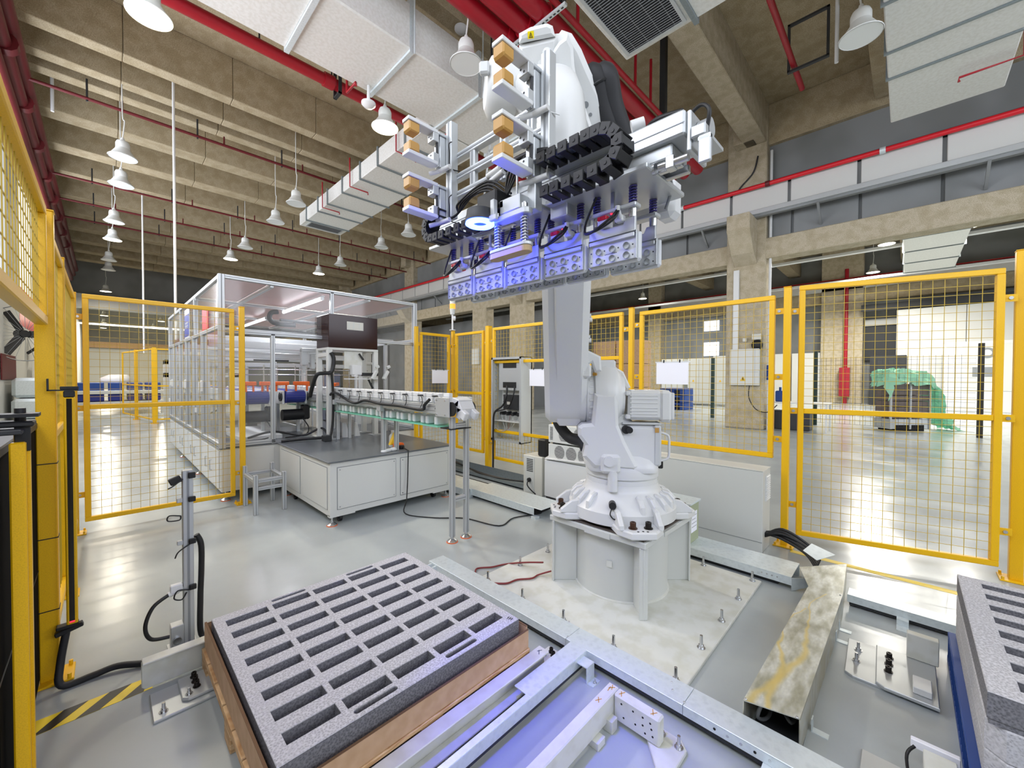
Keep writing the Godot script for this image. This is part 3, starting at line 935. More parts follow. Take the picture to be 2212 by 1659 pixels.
func build_fences() -> void:
	post(Vector3(3.98, 0, -0.71), "yellow fence post between the low cabinet and the right-hand gate")
	post(Vector3(4.43, 0, 0.56), "yellow fence post cut by the right edge of the picture", 0.065, 2.28)
	post(Vector3(4.01, 0, -2.13), "yellow fence post behind the robot's shoulder motor")
	post(Vector3(4.01, 0, -4.43), "yellow double fence post left of the open control box", 0.075)
	post(Vector3(4.01, 0, -5.3), "yellow corner post that carries the signal lamp")
	post(Vector3(3.3, 0, -5.27), "yellow fence post touching the glazed machine's right end")
	post(Vector3(1.06, 0, -5.19), "yellow fence post between the left gate and the table")
	post(Vector3(-0.19, 0, -5.19), "yellow fence post at the hinge side of the left gate", 0.05, 2.12)
	post(Vector3(-0.19, 0, -3.78), "slim yellow fence post in the left fence before the gate", 0.045, 2.13)
	post(Vector3(-0.185, 0, -2.79), "broad yellow fence post at left with thin black seams and dusty foot", 0.062, 2.14)
	panel(Vector3(4.03, 0, -0.64), Vector3(4.34, 0, 0.47), 0.1, 2.16, [[1.13, 0, 1]], "yellow wire gate at right, hung open at a slight angle", "fence gate", 0.062)
	panel(Vector3(4.01, 0, -2.03), Vector3(3.99, 0, -0.8), 0.72, 2.1, [], "yellow wire fence panel above the low white cabinet, with a paper sheet on it")
	panel(Vector3(4.01, 0, -4.33), Vector3(4.01, 0, -2.23), 0.2, 2.12, [[1.62, 0, 1], [0.62, 0, 1]], "yellow wire fence panel holding the open control box", "fence panel", 0.06, [[0.05, 0.52, 0.64, 1.6]], [[0.54, 0.62, 1.62], [0.8, 0.2, 1.62]])
	panel(Vector3(4.01, 0, -5.22), Vector3(4.01, 0, -4.53), 0.25, 2.1, [[1.15, 0, 1]], "narrow yellow wire fence panel right of the signal lamp post")
	panel(Vector3(3.37, 0, -5.28), Vector3(3.94, 0, -5.3), 0.25, 2.08, [], "narrow yellow wire fence panel left of the signal lamp post")
	panel(Vector3(-0.13, 0, -5.19), Vector3(0.99, 0, -5.19), 0.1, 2.12, [[1.12, 0, 1]], "yellow wire gate at left, in front of the glazed machine's door side", "fence gate", 0.066)
	panel(Vector3(-0.19, 0, -5.12), Vector3(-0.19, 0, -3.83), 0.12, 2.1, [[1.1, 0, 1]], "edge-on yellow wire fence panel between the left gate and the slim post")
	panel(Vector3(-0.19, 0, -3.73), Vector3(-0.19, 0, -2.87), 0.12, 2.1, [[1.1, 0, 1]], "edge-on yellow wire fence panel between the slim post and the broad post")
	panel(Vector3(-0.19, 0, -2.7), Vector3(-0.19, 0, -0.7), 1.62, 2.14, [], "yellow wire panel over the light curtain at the left edge, seen steeply from below")

func hexbolt(par: Node3D, at: Vector3, s := 1.0, nm := "bolt", tall := 1.0, m: Material = null) -> void:
	var key := "_bolt%.2f_%.2f" % [s, tall]
	if not M.has(key):
		M[key] = mb().cyl(Vector3.ZERO, Vector3(0, 0.003, 0) * s, 0.02 * s, 0.02 * s, 14).cyl(Vector3(0, 0.003, 0) * s, Vector3(0, 0.016, 0) * s, 0.014 * s, 0.014 * s, 6).cyl(Vector3(0, 0.016, 0) * s, Vector3(0, 0.016 + 0.022 * tall, 0) * s, 0.0085 * s, 0.0075 * s, 10).mesh()
	share(par, nm, M[key], m if m else M.steel, "", "", at)

func socket(par: Node3D, at: Vector3, s := 1.0, m: Material = null) -> void:
	var key := "_sock%.2f" % s
	if not M.has(key):
		M[key] = mb().cyl(Vector3.ZERO, Vector3(0, 0.003, 0) * s, 0.016 * s, 0.016 * s, 14).lathe([Vector2(0.011, 0.003), Vector2(0.011, 0.022), Vector2(0.010, 0.024), Vector2(0.006, 0.024), Vector2(0.005, 0.014), Vector2(0, 0.014)], Vector3.ZERO, Vector3.UP, 14).mesh() if s == 1.0 else mb().lathe([Vector2(0.016 * s, 0), Vector2(0.016 * s, 0.003 * s), Vector2(0.011 * s, 0.003 * s), Vector2(0.011 * s, 0.022 * s), Vector2(0.010 * s, 0.024 * s), Vector2(0.006 * s, 0.024 * s), Vector2(0.005 * s, 0.014 * s), Vector2(0, 0.014 * s)], Vector3.ZERO, Vector3.UP, 16).mesh()
	share(par, "bolt", M[key], m if m else M.bolt, "", "", at)

func build_tray(o: Node3D, top: float, thick: float, x0: float, x1: float, z0: float, z1: float, px: Array, pz: Array, along_x: bool, slots := []) -> void:
	# a moulded foam tray: outer walls, ribs and floor, so that every pocket is a real recess
	var b := mb()
	var yb := top - thick
	var xs := [x0]
	for p in px:
		xs.append(p[0])
		xs.append(p[1])
	xs.append(x1)
	var zs := [z0]
	for p in pz:
		zs.append(p[0])
		zs.append(p[1])
	zs.append(z1)
	# bars across z between the rows, then the pieces between pockets; paler top layer has light painted in, darker body shade
	var sk := mb()
	var t := 0.005
	for i in range(0, zs.size(), 2):
		if i == 0 or i == zs.size() - 2:
			continue
		b.bx(x0 + 0.001, x1 - 0.001, yb + 0.018, top - t, zs[i] + 0.0005, zs[i + 1] - 0.0005)
		sk.bx(x0, x1, top - t, top, zs[i], zs[i + 1], 0.002)
	for j in range(0, pz.size()):
		for i in range(0, xs.size(), 2):
			b.bx(xs[i] + 0.001, xs[i + 1] - 0.001, yb + 0.018, top - t, zs[2 * j + 1] - 0.002, zs[2 * j + 2] + 0.002)
			sk.bx(xs[i], xs[i + 1], top - t, top - 0.0004, zs[2 * j + 1] - 0.002, zs[2 * j + 2] + 0.002, 0.001)
	# the long edge walls, notched where there are finger slots
	for e in 2:
		var za: float = zs[0] if e == 0 else zs[zs.size() - 2]
		var zb: float = zs[1] if e == 0 else zs[zs.size() - 1]
		var hs := []
		for s in slots:
			if s[0] == e:
				var poly := []
				var r: float = (s[4] - s[3]) / 2
				for k in 7:
					var a := PI / 2 + PI * k / 6
					poly.append(Vector2(s[1] + r + cos(a) * r, -(s[3] + r) + sin(a) * r))
				for k in 7:
					var a := -PI / 2 + PI * k / 6
					poly.append(Vector2(s[2] - r + cos(a) * r, -(s[3] + r) + sin(a) * r))
				hs.append(poly)
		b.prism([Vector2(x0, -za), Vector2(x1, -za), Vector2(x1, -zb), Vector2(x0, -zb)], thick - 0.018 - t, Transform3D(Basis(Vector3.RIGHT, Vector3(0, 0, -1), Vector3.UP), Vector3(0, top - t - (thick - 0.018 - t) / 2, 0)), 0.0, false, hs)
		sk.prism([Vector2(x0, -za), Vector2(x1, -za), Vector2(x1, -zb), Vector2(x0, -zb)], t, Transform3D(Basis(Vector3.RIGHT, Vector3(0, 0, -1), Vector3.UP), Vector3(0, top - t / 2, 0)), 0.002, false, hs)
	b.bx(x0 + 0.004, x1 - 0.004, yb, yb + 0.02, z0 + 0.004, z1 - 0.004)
	part(o, "body", b, M.foam_shaded)
	part(o, "lit_top", sk, M.foam)

func build_front() -> void:
	# foam tray in its cardboard sleeve on a wooden pallet
	var px := []
	for i in 5:
		px.append([0.389 + i * 0.1928, 0.389 + i * 0.1928 + 0.17])
	var pz := []
	for i in 8:
		pz.append([-2.265 + i * 0.1207, -2.265 + i * 0.1207 + 0.058])
	var tr := thing("foam_tray", "speckled grey foam tray with forty empty pockets in a cardboard sleeve", "tray")
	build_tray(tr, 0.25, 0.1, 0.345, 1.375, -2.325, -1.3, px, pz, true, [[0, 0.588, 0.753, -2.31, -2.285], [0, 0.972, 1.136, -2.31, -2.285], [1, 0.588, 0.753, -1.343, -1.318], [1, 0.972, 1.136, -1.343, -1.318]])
	var mk := mb()
	mk.xf = Transform3D(Basis(Vector3.UP, 0.2), Vector3(1.345, 0.2505, -1.33))
	for i in 3:
		mk.bx(-0.01, 0.012, 0, 0.0004, -0.012 + i * 0.01, -0.009 + i * 0.01)
	mk.bx(0, 0.002, 0, 0.0004, -0.015, 0.015)
	part(tr, "pen_mark", mk, M.dark)
	var cs := thing("cardboard_sleeve", "brown corrugated cardboard sleeve round the foam tray", "box")
	for s in [[0.322, 0.33, -2.345, -1.27, 0.235], [1.395, 1.403, -2.345, -1.27, 0.215]]:
		part(cs, "side_wall", mb().bx(s[0], s[1], 0.118, s[4], s[2], s[3], 0.001), M.card)
		part(cs, "cut_edge", mb().bx(s[0] - 0.0005, s[1] + 0.0005, s[4], s[4] + 0.002, s[2], s[3]), M.cardedge)
	for s in [[-2.353, -2.345, 0.225], [-1.27, -1.262, 0.2]]:
		part(cs, "side_wall", mb().bx(0.322, 1.403, 0.118, s[2], s[0], s[1], 0.001), M.card)
		part(cs, "cut_edge", mb().bx(0.322, 1.403, s[2], s[2] + 0.002, s[0] - 0.0005, s[1] + 0.0005), M.cardedge)
	part(cs, "bottom", mb().bx(0.325, 1.4, 0.112, 0.119, -2.35, -1.265), M.card)
	var pa := thing("wooden_pallet", "pale wooden pallet under the cardboard sleeve", "pallet")
	for i in 7:
		part(pa, "deck_board", mb().bx(0.312, 1.41, 0.094, 0.111, -2.36 + i * 0.1585, -2.36 + i * 0.1585 + 0.15, 0.002), M.wood)
	for i in 3:
		part(pa, "stringer_board", mb().bx(0.312 + i * 0.5, 0.41 + i * 0.5, 0.078, 0.094, -2.36, -1.26, 0.002), M.wood)
		for j in 3:
			part(pa, "block", mb().bx(0.313 + i * 0.5, 0.409 + i * 0.5, 0.0, 0.078, -2.36 + j * 0.5, -2.26 + j * 0.5, 0.003), M.wood)
	# galvanised cable covers round the pallet place
	var ra := thing("cable_cover", "long galvanised cable cover between the pallet place and the robot's white base plate", "trunking")
	for s in [[-2.41, -1.2], [-1.2, -0.62], [-0.62, 0.35]]:
		part(ra, "cover", mb().bx(1.612, 1.735, 0.084, 0.09, s[0] + 0.001, s[1] - 0.001, 0.002), M.galv)
		part(ra, "side", mb().bx(1.612, 1.616, 0.05, 0.0845, s[0] + 0.001, s[1] - 0.001), M.galv)
	part(ra, "inner_channel", mb().bx(1.63, 1.73, 0.02, 0.08, -2.405, 0.3), M.dark)
	for i in 8:
		part(ra, "hole" if i % 3 == 0 else "screw", mb().cyl(Vector3(1.6125, 0.068, -0.5 + i * 0.045), Vector3(1.6105, 0.068, -0.5 + i * 0.045), 0.005, 0.005, 8), M.darkhole if i % 3 == 0 else M.steel)
	part(ra, "z_bracket", mb().bx(1.56, 1.615, 0.045, 0.049, -0.34, -0.28).bx(1.555, 1.56, 0.004, 0.049, -0.34, -0.28).bx(1.49, 1.56, 0.0, 0.004, -0.34, -0.28), M.galv)
	hexbolt(ra, Vector3(1.52, 0.004, -0.31), 0.5)
	for z in [-2.38, -2.33]:
		part(ra, "end_bracket", mb().bx(1.58, 1.612, 0.05, 0.08, z, z + 0.012), M.galv)
	for q in [[-1.27, 1.735], [-0.70, 1.70], [-0.68, 1.66], [-0.62, 1.63], [-1.2, 1.63]]:
		part(ra, "rivet", mb().ball(Vector3(q[1], 0.091, q[0]), 0.005, Vector3(1, 0.6, 1), 8), M.steel)
	var rb := thing("cable_cover", "galvanised cable cover running from the long cover towards the camera, stepped in width", "trunking")
	part(rb, "cover", mb().bx(1.21, 1.612, 0.086, 0.092, -1.168, -1.075, 0.002), M.galv)
	part(rb, "cover_strip", mb().bx(0.2, 1.21, 0.086, 0.092, -1.102, -1.075, 0.002), M.galv)
	part(rb, "side", mb().bx(0.2, 1.612, 0.04, 0.088, -1.078, -1.074), M.galv)
	part(rb, "inner_channel", mb().bx(0.2, 1.6, 0.02, 0.084, -1.1, -1.08), M.dark)
	part(rb, "corner_bracket", mb().bx(1.53, 1.59, 0.07, 0.074, -1.075, -1.02).bx(1.53, 1.59, 0.004, 0.074, -1.022, -1.018).bx(1.53, 1.59, 0.0, 0.004, -1.02, -0.985), M.galv)
	hexbolt(rb, Vector3(1.56, 0.004, -0.995), 0.45)
	# clamp bar along the front of the pallet
	var f1 := thing("clamp_bar", "white flanged stop bar lit blue along the near side of the pallet", "fixture")
	part(f1, "top_flange", mb().bx(0.2, 1.47, 0.088, 0.1, -1.252, -1.19, 0.003), M.plate)
	part(f1, "web", mb().bx(0.2, 1.46, 0.02, 0.088, -1.225, -1.213), M.plate)
	part(f1, "lower_flange", mb().bx(0.2, 1.46, 0.028, 0.036, -1.213, -1.158, 0.002), M.plate)
	for x in [0.45, 0.85, 1.28]:
		part(f1, "gusset", mb().bx(x, x + 0.01, 0.004, 0.03, -1.21, -1.165), M.plate)
		part(f1, "foot_plate", mb().bx(x - 0.04, x + 0.06, 0, 0.01, -1.22, -1.118, 0.002), M.plate)
		hexbolt(f1, Vector3(x - 0.01, 0.01, -1.135), 0.6)
		hexbolt(f1, Vector3(x + 0.035, 0.01, -1.135), 0.6)
	part(f1, "end_plate", mb().bx(1.44, 1.59, 0.0, 0.022, -1.29, -1.185, 0.003), M.plate)
	for p in [Vector3(1.52, 0.022, -1.265), Vector3(1.545, 0.022, -1.225), Vector3(1.56, 0.022, -1.25)]:
		socket(f1, p, 0.9)
	hexbolt(f1, Vector3(1.575, 0.022, -1.2), 0.7)
	part(f1, "pen_note", mb().box(Vector3(1.43, 0.1005, -1.22), Vector3(0.03, 0.0006, 0.004), 0, Basis(Vector3.UP, 0.7)).box(Vector3(1.44, 0.1005, -1.225), Vector3(0.025, 0.0006, 0.004), 0, Basis(Vector3.UP, -0.5)), M.labelgrey)
	# L shaped locating stop
	var f2 := thing("locating_stop", "L-shaped white locating stop on a plate, with orange pen marks on top", "fixture")
	part(f2, "base_plate", mb().prism([Vector2(0.2, 0.56), Vector2(1.5, 0.56), Vector2(1.53, 0.59), Vector2(1.53, 0.68), Vector2(1.5, 0.7), Vector2(1.46, 0.7), Vector2(1.36, 0.615), Vector2(0.2, 0.615)], 0.02, Transform3D(Basis(Vector3.RIGHT, Vector3(0, 0, -1), Vector3.UP), Vector3(0, 0.011, 0)), 0.003), M.plate)
	part(f2, "long_bar", mb().bx(0.2, 1.475, 0.03, 0.125, -0.87, -0.825, 0.004), M.plate)
	part(f2, "end_block", mb().bx(1.432, 1.477, 0.02, 0.125, -0.825, -0.635, 0.006), M.plate)
	part(f2, "spacer", mb().bx(1.28, 1.33, 0.0, 0.03, -0.86, -0.8, 0.002), M.plate)
	part(f2, "spacer", mb().bx(1.38, 1.42, 0.0, 0.05, -0.87, -0.8, 0.002), M.plate)
	var hl := mb()
	for q in [[0.1, -0.79], [0.05, -0.78], [0.1, -0.74], [0.055, -0.73], [0.1, -0.7], [0.07, -0.7], [0.045, -0.69], [0.095, -0.67], [0.075, -0.665], [0.05, -0.66]]:
		hl.cyl(Vector3(1.4325, q[0], q[1]), Vector3(1.4315, q[0], q[1]), 0.004, 0.004, 8)
	part(f2, "hole", hl, M.darkhole, "", "stuff")
	var om := mb()
	for q in [[1.455, -0.845, 0.4], [1.452, -0.845, -0.7], [1.44, -0.85, 0.1], [1.45, -0.80, 0.5], [1.455, -0.8, -0.5], [1.455, -0.67, 0.5], [1.452, -0.665, -0.6], [1.36, -0.85, 0.6], [1.36, -0.85, -0.5]]:
		om.box(Vector3(q[0], 0.1255, q[1]), Vector3(0.028, 0.0006, 0.0035), 0, Basis(Vector3.UP, q[2]))
	part(f2, "orange_pen_mark", om, mat(Color("c99a4a"), 0.7), "orange pen marks")
	for p in [Vector3(1.49, 0.021, -0.585), Vector3(1.5, 0.021, -0.655)]:
		hexbolt(f2, p, 0.8, "anchor_bolt", 1.8)
	# robot's white base plate with its anchor bolts
	var sl := thing("robot_base_plate", "white painted steel base plate bolted to the floor under the robot's pedestal", "plate", Vector3(2.41, 0, -1.38))
	part(sl, "plate", mb().bx(-0.67, 0.713, 0, 0.02, -0.7, 0.697, 0.003), M.plate)
	for i in 5:
		for j in 5:
			if i == 0 or j == 0 or i == 4 or j == 4:
				if i == 0:
					hexbolt(sl, Vector3(-0.6, 0.02, -0.62 + j * 0.318), 1.0, "anchor_bolt", 2.2)
				else:
					hexbolt(sl, Vector3(-0.6 + i * 0.318, 0.02, -0.62 + j * 0.318), 1.0, "anchor_bolt", 2.2)
	# pedestal: drum, radial fins, weld bead and top plate with seam seal
	var pe := thing("robot_pedestal", "pale grey welded steel pedestal with corner fins under the robot", "pedestal", Vector3(2.465, 0.02, -1.375))
	part(pe, "drum", mb().cyl(Vector3.ZERO, Vector3(0, 0.41, 0), 0.3, 0.3, 48), M.cabinet)
	part(pe, "weld_bead", mb().lathe([Vector2(0.31, 0), Vector2(0.308, 0.008), Vector2(0.3, 0.012)], Vector3.ZERO, Vector3.UP, 48), M.plate)
	for k in 4:
		var a := PI / 4 + k * PI / 2
		var d := Vector3(cos(a), 0, sin(a))
		part(pe, "fin", mb().box(d * 0.385 + Vector3(0, 0.205, 0), Vector3(0.17, 0.41, 0.014), 0.003, Basis(Vector3.UP, -a)), M.cabinet)
		part(pe, "edge_strip", mb().box(d * 0.462 + Vector3(0, 0.205, 0), Vector3(0.012, 0.41, 0.05), 0.003, Basis(Vector3.UP, -a)), M.cabinet)
	part(pe, "top_plate", mb().bx(-0.345, 0.345, 0.41, 0.445, -0.345, 0.345, 0.004), M.cabinet)
	part(pe, "top_pad", mb().bx(-0.33, 0.33, 0.445, 0.455, -0.33, 0.33, 0.002), mat(Color("4d443e"), 0.6))
	part(pe, "notch_cover", mb().bx(-0.349, -0.345, 0.405, 0.438, -0.06, 0.12), M.cabinet)
	part(pe, "notch_cover", mb().bx(-0.1, 0.08, 0.42, 0.447, 0.345, 0.35), M.cabinet)
	part(pe, "sticker", mb().box(Vector3(-0.292, 0.23, 0.085), Vector3(0.001, 0.04, 0.035), 0, Basis(Vector3.UP, 0.28)), M.plate, "square of paler paint")
	# wide dirty trunk with the open end
	var tk := thing("floor_trunking", "wide dirty galvanised cable trunk with yellowish streaks and an open black end", "trunking")
	part(tk, "cover", mb().prism([Vector2(1.74, 0.437), Vector2(2.98, 0.405), Vector2(3.24, 0.49), Vector2(3.52, 0.27), Vector2(3.0, 0.245), Vector2(1.79, 0.262)], 0.004, Transform3D(Basis(Vector3.RIGHT, Vector3(0, 0, -1), Vector3.UP), Vector3(0, 0.14, 0))), M.trunkdirt)
	for q in [[Vector3(1.79, 0.068, -0.263), Vector3(3.0, 0.068, -0.247)], [Vector3(1.742, 0.068, -0.436), Vector3(2.98, 0.068, -0.406)], [Vector3(3.0, 0.068, -0.247), Vector3(3.52, 0.068, -0.272)]]:
		part(tk, "side", mb().bar(q[0], q[1], 0.003, 0.136), M.galvdirty)
	part(tk, "bottom", mb().bx(1.8, 3.0, 0.001, 0.004, -0.42, -0.26), M.dark)
	part(tk, "lining", mb().bx(2.1, 2.12, 0.004, 0.135, -0.42, -0.265), M.darkhole)
	part(tk, "cable", mb().tube([Vector3(2.1, 0.05, -0.4), Vector3(1.9, 0.02, -0.38), Vector3(1.8, 0.06, -0.4), Vector3(1.83, 0.12, -0.38), Vector3(1.9, 0.07, -0.34), Vector3(1.86, 0.06, -0.3), Vector3(2.0, 0.02, -0.3)], 0.007, 6), M.alum_groove, "grey cable in the open end")
	for x in [1.95, 2.72, 2.85]:
		part(tk, "floor_clip", mb().bx(x, x + 0.03, 0.0, 0.003, -0.245, -0.195).bx(x, x + 0.03, 0, 0.05, -0.249, -0.245), M.galv)
	for p in [Vector3(1.75, 0.143, -0.43), Vector3(1.79, 0.143, -0.27), Vector3(2.6, 0.143, -0.41), Vector3(2.98, 0.143, -0.255)]:
		part(tk, "screw", mb().ball(p, 0.006, Vector3(1, 0.6, 1), 8), M.steel)
	part(tk, "torn_flap", mb().prism([Vector2(0, 0), Vector2(0.2, -0.02), Vector2(0.17, 0.12), Vector2(0.02, 0.1)], 0.003, Transform3D(Basis(Vector3(0.9, 0.05, 0.3), Vector3(0.35, 0.25, -0.8), Vector3(0, 1, 0.2)).orthonormalized(), Vector3(3.42, 0.15, -0.42)), 0.0), M.galv)
	# trunk along the fence, behind the pedestal
	var t2 := thing("floor_trunking", "galvanised cable trunk along the foot of the low white cabinet", "trunking")
	part(t2, "cover", mb().bx(3.16, 3.44, 0.085, 0.09, -1.95, -0.52, 0.002), M.galv)
	part(t2, "side", mb().bx(3.16, 3.164, 0.035, 0.085, -1.95, -0.52).bx(3.436, 3.44, 0.0, 0.085, -1.95, -0.52), M.galv)
	part(t2, "end_flap", mb().prism([Vector2(0, 0), Vector2(0.1, 0.03), Vector2(0.1, 0.09), Vector2(0, 0.085)], 0.003, Transform3D(Basis(Vector3(0.6, 0, 0.8), Vector3.UP, Vector3(-0.8, 0, 0.6)), Vector3(3.16, 0, -0.52))), M.galv)
	part(t2, "inner_channel", mb().bx(3.2, 3.42, 0.0, 0.08, -1.94, -0.6), M.dark)
	for i in 4:
		part(t2, "screw", mb().cyl(Vector3(3.161, 0.065, -0.6 - i * 0.03), Vector3(3.158, 0.065, -0.6 - i * 0.03), 0.005, 0.005, 8), M.steel)
	var t3 := thing("floor_trunking", "galvanised cable trunk on stilts between the table and the robot, its near end open", "trunking")
	part(t3, "cover", mb().bx(2.98, 3.32, 0.1, 0.105, -3.6, -2.52, 0.002).bx(2.9, 3.25, 0.1, 0.105, -6.3, -3.6, 0.002), M.galv)
	part(t3, "side", mb().bx(2.98, 2.984, 0.03, 0.1, -3.6, -2.62).bx(2.9, 2.904, 0.03, 0.1, -6.3, -3.6), M.galv)
	part(t3, "inner_channel", mb().bx(3.02, 3.3, 0.01, 0.095, -6.2, -2.66), M.darkhole)
	part(t3, "leg", mb().bx(2.96, 3.0, 0.0, 0.1, -3.62, -3.58), M.galv)
	part(t3, "leg", mb().bx(2.96, 3.02, 0, 0.02, -2.64, -2.58), M.galv)
	for i in 6:
		part(t3, "screw", mb().cyl(Vector3(2.905, 0.08, -4.05 + i * 0.05), Vector3(2.895, 0.08, -4.05 + i * 0.05), 0.008, 0.008, 8), M.steel)
	var t4 := thing("cable_tray", "perforated cable tray lying along the fence foot with black cables", "trunking", Vector3(3.72, 0, 0))
	part(t4, "tray", mb().bx(-0.1, 0.1, 0.02, 0.024, -5.0, -3.3).bx(0.096, 0.1, 0.02, 0.13, -5.0, -3.3).bx(-0.1, -0.096, 0.02, 0.06, -5.0, -3.3), M.galvdark)
	for i in 3:
		part(t4, "cable", mb().tube([Vector3(-0.05 + i * 0.03, 0.16, -5.1), Vector3(0.02, 0.07, -4.6), Vector3(-0.06 + i * 0.02, 0.05, -4.1), Vector3(0.0, 0.06, -3.6), Vector3(0.03 * i, 0.1, -3.28)], 0.011, 6), M.black)
	var rc := thing("cable_cover", "short bright galvanised channel ending at the second stack of foam trays", "trunking")
	part(rc, "cover", mb().bx(3.19, 3.3, 0.07, 0.075, -0.24, 0.95, 0.002), M.galv)
	part(rc, "side", mb().bx(3.19, 3.194, 0.03, 0.07, -0.24, 0.95), M.galv)
	part(rc, "inner_channel", mb().bx(3.2, 3.29, 0.01, 0.066, -0.23, 0.9), M.dark)
	part(rc, "z_bracket", mb().bx(3.15, 3.19, 0.03, 0.034, -0.02, 0.03).bx(3.148, 3.152, 0.0, 0.034, -0.02, 0.03).bx(3.08, 3.15, 0, 0.003, -0.02, 0.03), M.galv)
	# second stack of trays on a blue pallet at the right
	var p2x := []
	for i in 8:
		p2x.append([1.945 + i * 0.1207, 1.945 + i * 0.1207 + 0.062])
	var p2z := []
	for i in 5:
		p2z.append([0.262 + i * 0.1928, 0.262 + i * 0.1928 + 0.17])
	var first := true
	var nm := ["topmost grey foam tray of the stack at the right edge, pockets showing", "middle grey foam tray of the stack at the right edge", "lowest grey foam tray of the stack at the right edge"]
	for k in 3:
		var t := thing("foam_tray", nm[k], "tray", Vector3.ZERO, 0.0, "stacked foam trays at the right edge")
		var top: float = 0.45 - k * 0.101
		if k == 0:
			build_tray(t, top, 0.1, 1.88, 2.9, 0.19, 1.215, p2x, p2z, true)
		else:
			part(t, "body", mb().prism([Vector2(1.92, -0.19), Vector2(2.9, -0.19), Vector2(2.9, -1.21), Vector2(1.88, -1.21), Vector2(1.88, -0.23)], 0.1, Transform3D(Basis(Vector3.RIGHT, Vector3(0, 0, -1), Vector3.UP), Vector3(0, top - 0.05, 0)), 0.004), M.foam)
	var bp := thing("plastic_pallet", "blue ribbed plastic pallet under the stack at the right edge", "pallet")
	part(bp, "deck", mb().bx(1.86, 2.93, 0.125, 0.145, 0.165, 1.25, 0.003), M.bluepal)
	for i in 26:
		part(bp, "rib", mb().bx(1.87 + i * 0.041, 1.876 + i * 0.041, 0.03, 0.125, 0.165, 0.2), M.bluepal)
	part(bp, "skirt", mb().bx(1.86, 2.93, 0.03, 0.125, 0.2, 0.21).bx(1.86, 2.93, 0.0, 0.03, 0.165, 0.26, 0.003), M.bluepal)
	for x in [1.87, 2.32, 2.78]:
		part(bp, "foot", mb().bx(x, x + 0.14, 0, 0.125, 0.5, 0.65, 0.003), M.bluepal)
	var f3 := thing("corner_fixture", "steel corner fixture with black socket bolts beside the blue pallet's far end", "fixture")
	part(f3, "base_plate", mb().prism([Vector2(2.44, 0.16), Vector2(2.46, 0.19), Vector2(2.78, 0.2), Vector2(2.8, -0.12), Vector2(2.52, -0.12), Vector2(2.44, 0.0)], 0.012, Transform3D(Basis(Vector3.RIGHT, Vector3(0, 0, -1), Vector3.UP), Vector3(0, 0.006, 0)), 0.002), M.alum)
	part(f3, "upper_plate", mb().prism([Vector2(2.42, 0.05), Vector2(2.44, 0.08), Vector2(2.78, 0.09), Vector2(2.78, -0.12), Vector2(2.42, -0.12)], 0.016, Transform3D(Basis(Vector3.RIGHT, Vector3(0, 0, -1), Vector3.UP), Vector3(0, 0.021, 0)), 0.003), M.alum)
	part(f3, "upright", mb().bx(2.76, 2.8, 0.03, 0.15, 0.02, 0.13, 0.003), M.plate)
	part(f3, "clamp_block", mb().bx(2.46, 2.56, 0.03, 0.06, 0.04, 0.1, 0.003), M.white)
	for i in 3:
		socket(f3, Vector3(2.56 + i * 0.065, 0.03, -0.04), 1.0)
	for i in 2:
		hexbolt(f3, Vector3(2.58 + i * 0.11, 0.012, -0.155), 0.8, "anchor_bolt", 1.6)
	var f4 := thing("corner_fixture", "steel corner fixture at the bottom edge beside the blue pallet's near end", "fixture")
	part(f4, "base_plate", mb().bx(1.72, 1.98, 0, 0.014, -0.1, 0.14, 0.003), M.alum)
	part(f4, "upright", mb().bx(1.86, 1.98, 0.014, 0.12, 0.06, 0.14, 0.003), M.plate)
	part(f4, "clamp_block", mb().bx(1.74, 1.86, 0.014, 0.06, 0.02, 0.12, 0.003), M.alum)
	part(f4, "tag", mb().box(Vector3(2.02, 0.1, 0.09), Vector3(0.02, 0.03, 0.12), 0.002), M.paper)
	part(f4, "cable", mb().tube([Vector3(2.0, 0.1, 0.04), Vector3(1.97, 0.06, 0.02), Vector3(1.8, 0.01, 0.05), Vector3(1.7, 0.01, 0.1)], 0.005, 6), M.black)
	hexbolt(f4, Vector3(1.82, 0.014, -0.05), 0.9, "anchor_bolt", 1.8)
	# left corner fixture with the sensor post
	var f5 := thing("corner_fixture", "steel corner fixture with an angle bar left of the wooden pallet", "fixture")
	part(f5, "base_plate", mb().bx(0.125, 0.52, 0, 0.012, -2.33, -2.13, 0.003), M.alum)
	part(f5, "upper_plate", mb().prism([Vector2(0.22, 2.18), Vector2(0.24, 2.16), Vector2(0.5, 2.16), Vector2(0.5, 2.33), Vector2(0.22, 2.33)], 0.014, Transform3D(Basis(Vector3.RIGHT, Vector3(0, 0, -1), Vector3.UP), Vector3(0, 0.02, 0)), 0.003), M.alum)
	part(f5, "angle_bar", mb().prism([Vector2(0, 0), Vector2(0.36, 0), Vector2(0.36, 0.13), Vector2(0.0, 0.13), Vector2(-0.012, 0.118), Vector2(-0.012, 0.012)], 0.02, Transform3D(Basis.IDENTITY, Vector3(0.115, 0.012, -2.39)), 0.003), M.plate)
	part(f5, "bar_top", mb().bx(0.105, 0.475, 0.138, 0.146, -2.4, -2.345, 0.002), M.plate)
	for i in 3:
		socket(f5, Vector3(0.275, 0.027, -2.3 + i * 0.04), 0.9)
	hexbolt(f5, Vector3(0.245, 0.027, -2.19), 0.7)
	hexbolt(f5, Vector3(0.16, 0.012, -2.17), 0.8, "anchor_bolt", 1.4)
	var ap := thing("sensor_post", "aluminium sensor post with black clips and a coiled cable left of the tray", "post", Vector3(0.3, 0, -2.67))
	part(ap, "profile", mb().bx(-0.022, 0.022, 0, 0.91, -0.022, 0.022, 0.003), M.alum)
